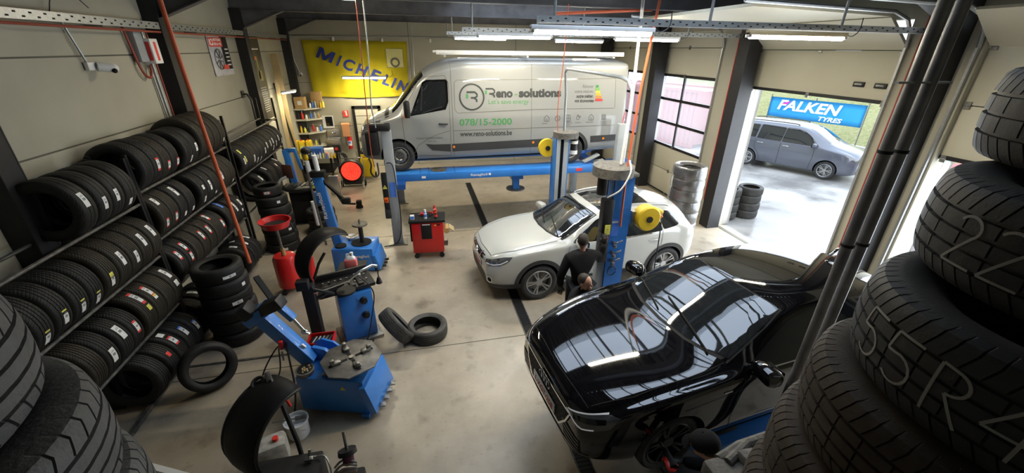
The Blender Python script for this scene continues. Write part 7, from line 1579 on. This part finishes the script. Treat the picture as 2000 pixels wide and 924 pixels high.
c.patch('windscreen', 'glass', X_(c, [(1.40, -.7), (1.27, 0), (1.40, .7), (2.12, .6), (2.08, 0), (2.12, -.6)]), 'T', .005, .08)

# ------------------------------------------------------------------ people
def person(lab, J, Rr, mats, name='person', loc=(0, 0, 0), hands=(), face=None):
    """J: joint positions (world), edges fixed; one continuous skinned body; clothing as a second continuous surface over it"""
    E_ = [('pelvis', 'belly'), ('belly', 'chest'), ('chest', 'neck'), ('neck', 'headb'), ('headb', 'head'), ('head', 'crown'), ('chest', 'shl'), ('shl', 'ell'), ('ell', 'wrl'), ('wrl', 'hnl'), ('chest', 'shr'), ('shr', 'elr'), ('elr', 'wrr'), ('wrr', 'hnr'),
          ('pelvis', 'hipl'), ('hipl', 'knl'), ('knl', 'anl'), ('anl', 'tol'), ('pelvis', 'hipr'), ('hipr', 'knr'), ('knr', 'anr'), ('anr', 'tor')]
    t = tag(bpy.data.objects.new(name, None), lab, 'person'); COL.objects.link(t); t.location = loc
    def skin(names, scale, nm, m, extra=0):
        idx = {n: i for i, n in enumerate(names)}; me = bpy.data.meshes.new(nm)
        me.from_pydata([Vector(J[n])-Vector(loc) for n in names], [(idx[a], idx[b_]) for a, b_ in E_ if a in idx and b_ in idx], [])
        o = bpy.data.objects.new(nm, me); COL.objects.link(o); md = o.modifiers.new('s', 'SKIN'); md.use_smooth_shade = True
        sk = me.skin_vertices[0].data
        for n, i in idx.items():
            r = Rr[n]; r = (r, r) if not isinstance(r, tuple) else r; sk[i].radius = ((r[0])*scale+extra, (r[1])*scale+extra); sk[i].use_root = (n == names[0])
        md2 = o.modifiers.new('d', 'SUBSURF'); md2.levels = md2.render_levels = 2
        dg = bpy.context.evaluated_depsgraph_get(); dg.update(); m2 = bpy.data.meshes.new_from_object(o.evaluated_get(dg)); o.modifiers.clear(); o.data = m2; m2.materials.clear(); m2.materials.append(M[m])
        for p in m2.polygons: p.use_smooth = True; p.material_index = 0
        o.parent = t; return o
    allj = ['pelvis', 'belly', 'chest', 'neck', 'headb', 'head', 'crown', 'shl', 'ell', 'wrl', 'shr', 'elr', 'wrr', 'hipl', 'knl', 'anl', 'hipr', 'knr', 'anr']
    body = skin(allj, .78, 'body', 'skin')
    # hands: palm and five fingers each, joined to the body mesh
    bmh = MB(); bmh.m('skin')
    for wr, hn, side, m in hands:
        w0, h0 = Vector(J[wr])-Vector(loc), Vector(J[hn])-Vector(loc); d = (h0-w0).normalized(); s_ = d.cross(Vector((0, 0, 1))); s_ = s_.normalized() if s_.length > .2 else Vector((1, 0, 0)); n_ = s_.cross(d); s_ = s_*side
        bmh.m(m); mt = Matrix(((s_.x, d.x, n_.x, 0), (s_.y, d.y, n_.y, 0), (s_.z, d.z, n_.z, 0), (0, 0, 0, 1)))
        bmh.ball(w0+d*.045, .045, (.95, 1.25, .42), mt, 14)
        for k, (o_, L_) in enumerate(((-.030, .070), (-.010, .080), (.010, .075), (.029, .060))):
            b0 = w0+d*.075+s_*o_; b1 = b0+d*L_*.45-n_*.006; b2 = b1+d*L_*.3-n_*.022; b3 = b2+d*L_*.12-n_*.028
            bmh.tube([b0-d*.02, b0, b1, b2, b3], .009, 8, radii=[.010, .0105, .0095, .0085, .006])
        b0 = w0+d*.02-s_*.036; bmh.tube([b0, b0+d*.03-s_*.022-n_*.008, b0+d*.06-s_*.024-n_*.02], .010, 8, radii=[.013, .011, .008])
    # head features
    hd = Vector(J['head'])-Vector(loc); f = Vector(face).normalized(); up = (Vector(J['crown'])-Vector(J['headb'])).normalized(); f = (f-up*f.dot(up)).normalized(); sd_ = f.cross(up)
    RM = Matrix(((sd_.x, f.x, up.x, 0), (sd_.y, f.y, up.y, 0), (sd_.z, f.z, up.z, 0), (0, 0, 0, 1)))
    bmh.m('skin'); bmh.ball(hd+up*.005, .1, (.78, .96, 1.10), RM, 24)
    bmh.ball(hd+f*.098-up*.012, .018, (.8, 1.1, 1.3), RM, 10); bmh.ball(hd+f*.075-up*.075, .035, (1.0, .8, .6), RM, 10)
    for s_ in (-1, 1): bmh.ball(hd+sd_*s_*.079-up*.008-f*.005, .022, (.35, .8, 1.25), RM, 12)
    bmh.m('ink')
    for s_ in (-1, 1): bmh.ball(hd+f*.086+sd_*s_*.031+up*.008, .009, (1, .5, .7), RM, 8)
    bmh.m(mat('lips', (.35, .12, .10), .5)); bmh.ball(hd+f*.093-up*.052, .018, (1.2, .3, .25), RM, 8)
    ho = bmh.build('head_and_hands', t, sharp=0)
    bm = bmesh.new(); bm.from_mesh(body.data); nb = len(bm.faces); bm.from_mesh(ho.data); bm.faces.ensure_lookup_table()
    clothes = mats[0][2]; body.data.materials.append(M[clothes]); hdp = Vector(J['headb'])-Vector(loc); keep = [Vector(J[k])-Vector(loc) for k in ('wrl', 'wrr')]
    for fc in bm.faces[:nb]:
        cc = fc.calc_center_median(); fc.material_index = 0 if ((cc-hdp).length < .12 or (cc-hd).length < .16 or (hands[0][3] == 'skin' and min((cc-k).length for k in keep) < .04)) else 1
    for m_ in ho.data.materials:
        if m_.name not in [x.name for x in body.data.materials]: body.data.materials.append(m_)
    mp = {i: [x.name for x in body.data.materials].index(m_.name) for i, m_ in enumerate(ho.data.materials)}
    for fc in bm.faces[nb:]: fc.material_index = mp.get(fc.material_index, 0)
    bm.to_mesh(body.data); bm.free(); bpy.data.objects.remove(ho)
    for nm, names, m in mats:
        skin(names, 1.0, nm, m, .016)
    return t, hd, f, up, sd_, RM
RAD_ = dict(pelvis=(.15, .12), belly=(.15, .11), chest=(.165, .12), neck=.055, headb=.06, head=.088, crown=.065, shl=.075, ell=.048, wrl=.033, hnl=.03, shr=.075, elr=.048, wrr=.033, hnr=.03, hipl=.095, knl=.062, anl=.045, tol=.04, hipr=.095, knr=.062, anr=.045, tor=.04)
TORSO = ['pelvis', 'belly', 'chest', 'shl', 'ell', 'wrl', 'shr', 'elr', 'wrr', 'neck2']; LEGS = ['pelvis', 'hipl', 'knl', 'anl', 'hipr', 'knr', 'anr']
def hair(t, hd, up, f, RM, m='hair', back=.0):
    b = mb(m); b.ball(hd+up*.028-f*.020, .1, (.83, .94, 1.0), RM, 24)
    bmesh.ops.bisect_plane(b.bm, geom=b.bm.verts[:]+b.bm.edges[:]+b.bm.faces[:], plane_co=hd+up*.012+f*.03, plane_no=(f*.9-up*.55).normalized(), clear_outer=True); b.build('hair', t, sharp=0)
def shoes(t, J, loc):
    for a, to in (('anl', 'tol'), ('anr', 'tor')):
        p, q = Vector(J[a])-Vector(loc), Vector(J[to])-Vector(loc); b = mb('blackmatt'); d = (q-p); d.z = 0; d.normalize(); g = Vector((p.x, p.y, .045)); b.beam(g-d*.07, g+d*.20, .10, .085, bev=.03); b.build('shoe', t)
# standing mechanic at the lift controls, seen from behind
x, y = 2.20, 4.98
J = dict(pelvis=(x+.02, y-.02, .96), belly=(x, y-.02, 1.12), chest=(x+.01, y-.0, 1.33), neck=(x+.03, y+.01, 1.50), headb=(x+.035, y+.03, 1.56), head=(x+.035, y+.04, 1.645), crown=(x+.035, y+.035, 1.70), shl=(x-.20, y-.02, 1.40), ell=(x-.30, y-.03, 1.13), wrl=(x-.27, y+.04, .90), hnl=(x-.25, y+.07, .80), shr=(x+.20, y+.02, 1.41), elr=(x+.37, y+.06, 1.36), wrr=(x+.40, y+.07, 1.55), hnr=(x+.41, y+.09, 1.64),
 hipl=(x-.09, y, .90), knl=(x-.10, y+.02, .50), anl=(x-.11, y-.02, .10), tol=(x-.14, y+.16, .04), hipr=(x+.12, y, .90), knr=(x+.13, y+.05, .50), anr=(x+.12, y-.02, .10), tor=(x+.14, y+.16, .04))
lc = (x, y, 0)
t, hd, f, up, sd_, RM = person('person in a black long-sleeved top with raised arm, working the lift controls', J, RAD_, [('jacket', ['pelvis', 'belly', 'chest', 'neck', 'shl', 'ell', 'wrl', 'shr', 'elr', 'wrr'], 'cloth'), ('trousers', LEGS, 'cloth2')], loc=lc, hands=[('wrl', 'hnl', -1, 'black'), ('wrr', 'hnr', 1, 'black')], face=(.35, .93, -.05))
hair(t, hd, up, f, RM); shoes(t, J, lc)
# second mechanic bending behind the bonnet
x, y = 2.08, 4.50
J = dict(pelvis=(x+.28, y+.10, .72), belly=(x+.22, y+.06, .86), chest=(x+.08, y+.03, 1.03), neck=(x+.02, y-.0, 1.16), headb=(x+.01, y-.02, 1.21), head=(x-.0, y-.035, 1.285), crown=(x-.0, y-.03, 1.34), shl=(x-.12, y+.06, 1.06), ell=(x-.20, y-.10, .84), wrl=(x-.08, y-.26, .74), hnl=(x-.02, y-.34, .70), shr=(x+.24, y-.03, 1.07), elr=(x+.30, y-.18, .86), wrr=(x+.14, y-.30, .76), hnr=(x+.06, y-.36, .72),
 hipl=(x+.22, y+.14, .66), knl=(x+.02, y+.10, .42), anl=(x+.18, y+.22, .10), tol=(x+.02, y+.16, .04), hipr=(x+.36, y+.02, .66), knr=(x+.26, y-.14, .40), anr=(x+.42, y+.05, .10), tor=(x+.30, y-.08, .04))
lc = (x, y, 0)
t, hd, f, up, sd_, RM = person('person in a dark jacket bending down behind the black car bonnet', J, RAD_, [('jacket', ['pelvis', 'belly', 'chest', 'neck', 'shl', 'ell', 'wrl', 'shr', 'elr', 'wrr'], 'cloth2'), ('trousers', LEGS, 'cloth')], loc=lc, hands=[('wrl', 'hnl', -1, 'skin'), ('wrr', 'hnr', 1, 'skin')], face=(.45, -.55, -.55))
hair(t, hd, up, f, RM); shoes(t, J, lc)
# capped mechanic at the front wheel of the black car
x, y = 1.97, 1.74
J = dict(pelvis=(x+.42, y-.42, .80), belly=(x+.36, y-.36, .98), chest=(x+.17, y-.17, 1.18), neck=(x+.05, y-.03, 1.30), headb=(x+.025, y+.0, 1.35), head=(x+.0, y+.03, 1.42), crown=(x-.01, y+.035, 1.47), shl=(x-.02, y-.24, 1.20), ell=(x-.20, y-.12, 1.00), wrl=(x-.14, y+.12, 1.03), hnl=(x-.13, y+.21, 1.05), shr=(x+.30, y+.0, 1.20), elr=(x+.22, y+.14, .98), wrr=(x+.02, y+.22, .98), hnr=(x-.05, y+.25, .98),
 hipl=(x+.34, y-.50, .76), knl=(x+.22, y-.36, .42), anl=(x+.38, y-.52, .10), tol=(x+.24, y-.38, .04), hipr=(x+.52, y-.36, .76), knr=(x+.42, y-.14, .42), anr=(x+.56, y-.30, .10), tor=(x+.44, y-.15, .04))
lc = (x, y, 0)
t, hd, f, up, sd_, RM = person('person in a black cap and jacket with a red glove, reaching to the front wheel', J, RAD_, [('jacket', ['pelvis', 'belly', 'chest', 'neck', 'shl', 'ell', 'wrl', 'shr', 'elr', 'wrr'], 'cloth'), ('trousers', LEGS, 'cloth2')], loc=lc, hands=[('wrl', 'hnl', -1, 'redpl'), ('wrr', 'hnr', 1, 'black')], face=(-.55, .80, -.35))
hair(t, hd, up, f, RM, 'hair'); shoes(t, J, lc)
b = mb('cloth'); b.ball(hd+up*.045-f*.012, .115, (.88, .98, .80), RM, 24)
bmesh.ops.bisect_plane(b.bm, geom=b.bm.verts[:]+b.bm.edges[:]+b.bm.faces[:], plane_co=hd+up*.022, plane_no=-up, clear_outer=True)
P0 = hd+up*.035+f*.085; b.m('cloth')
def brim(u, v): a = (u-.5)*2.2; r_ = .02+.062*v; return P0+sd_*sin(a)*(r_*.7+.045)+f*(cos(a)*r_+.005)-up*(.012*v+.02*(sin(a)**2))
b.grid(brim, 12, 3, .006); b.ball(hd+up*.135-f*.012, .008, seg=8); b.build('cap', t, sharp=0)
t = thing('impact_wrench', 'grey and black impact wrench in the red-gloved hand', 'power tool', (x-.12, y+.17, 1.0)); b = mb('blackmatt'); b.cyl((0, -.03, .05), (.03, .16, .02), .035, .028, 16); b.m('steel'); b.cyl((.03, .16, .02), (.035, .24, .01), .015, seg=10); b.build('body', t); b = mb('black'); b.beam((0, 0, .04), (.0, -.02, -.10), .035, .04, bev=.01); b.m('label'); b.box((-.005, -.06, -.11), (.09, .07, .05), bev=.01); b.build('battery_grip', t)
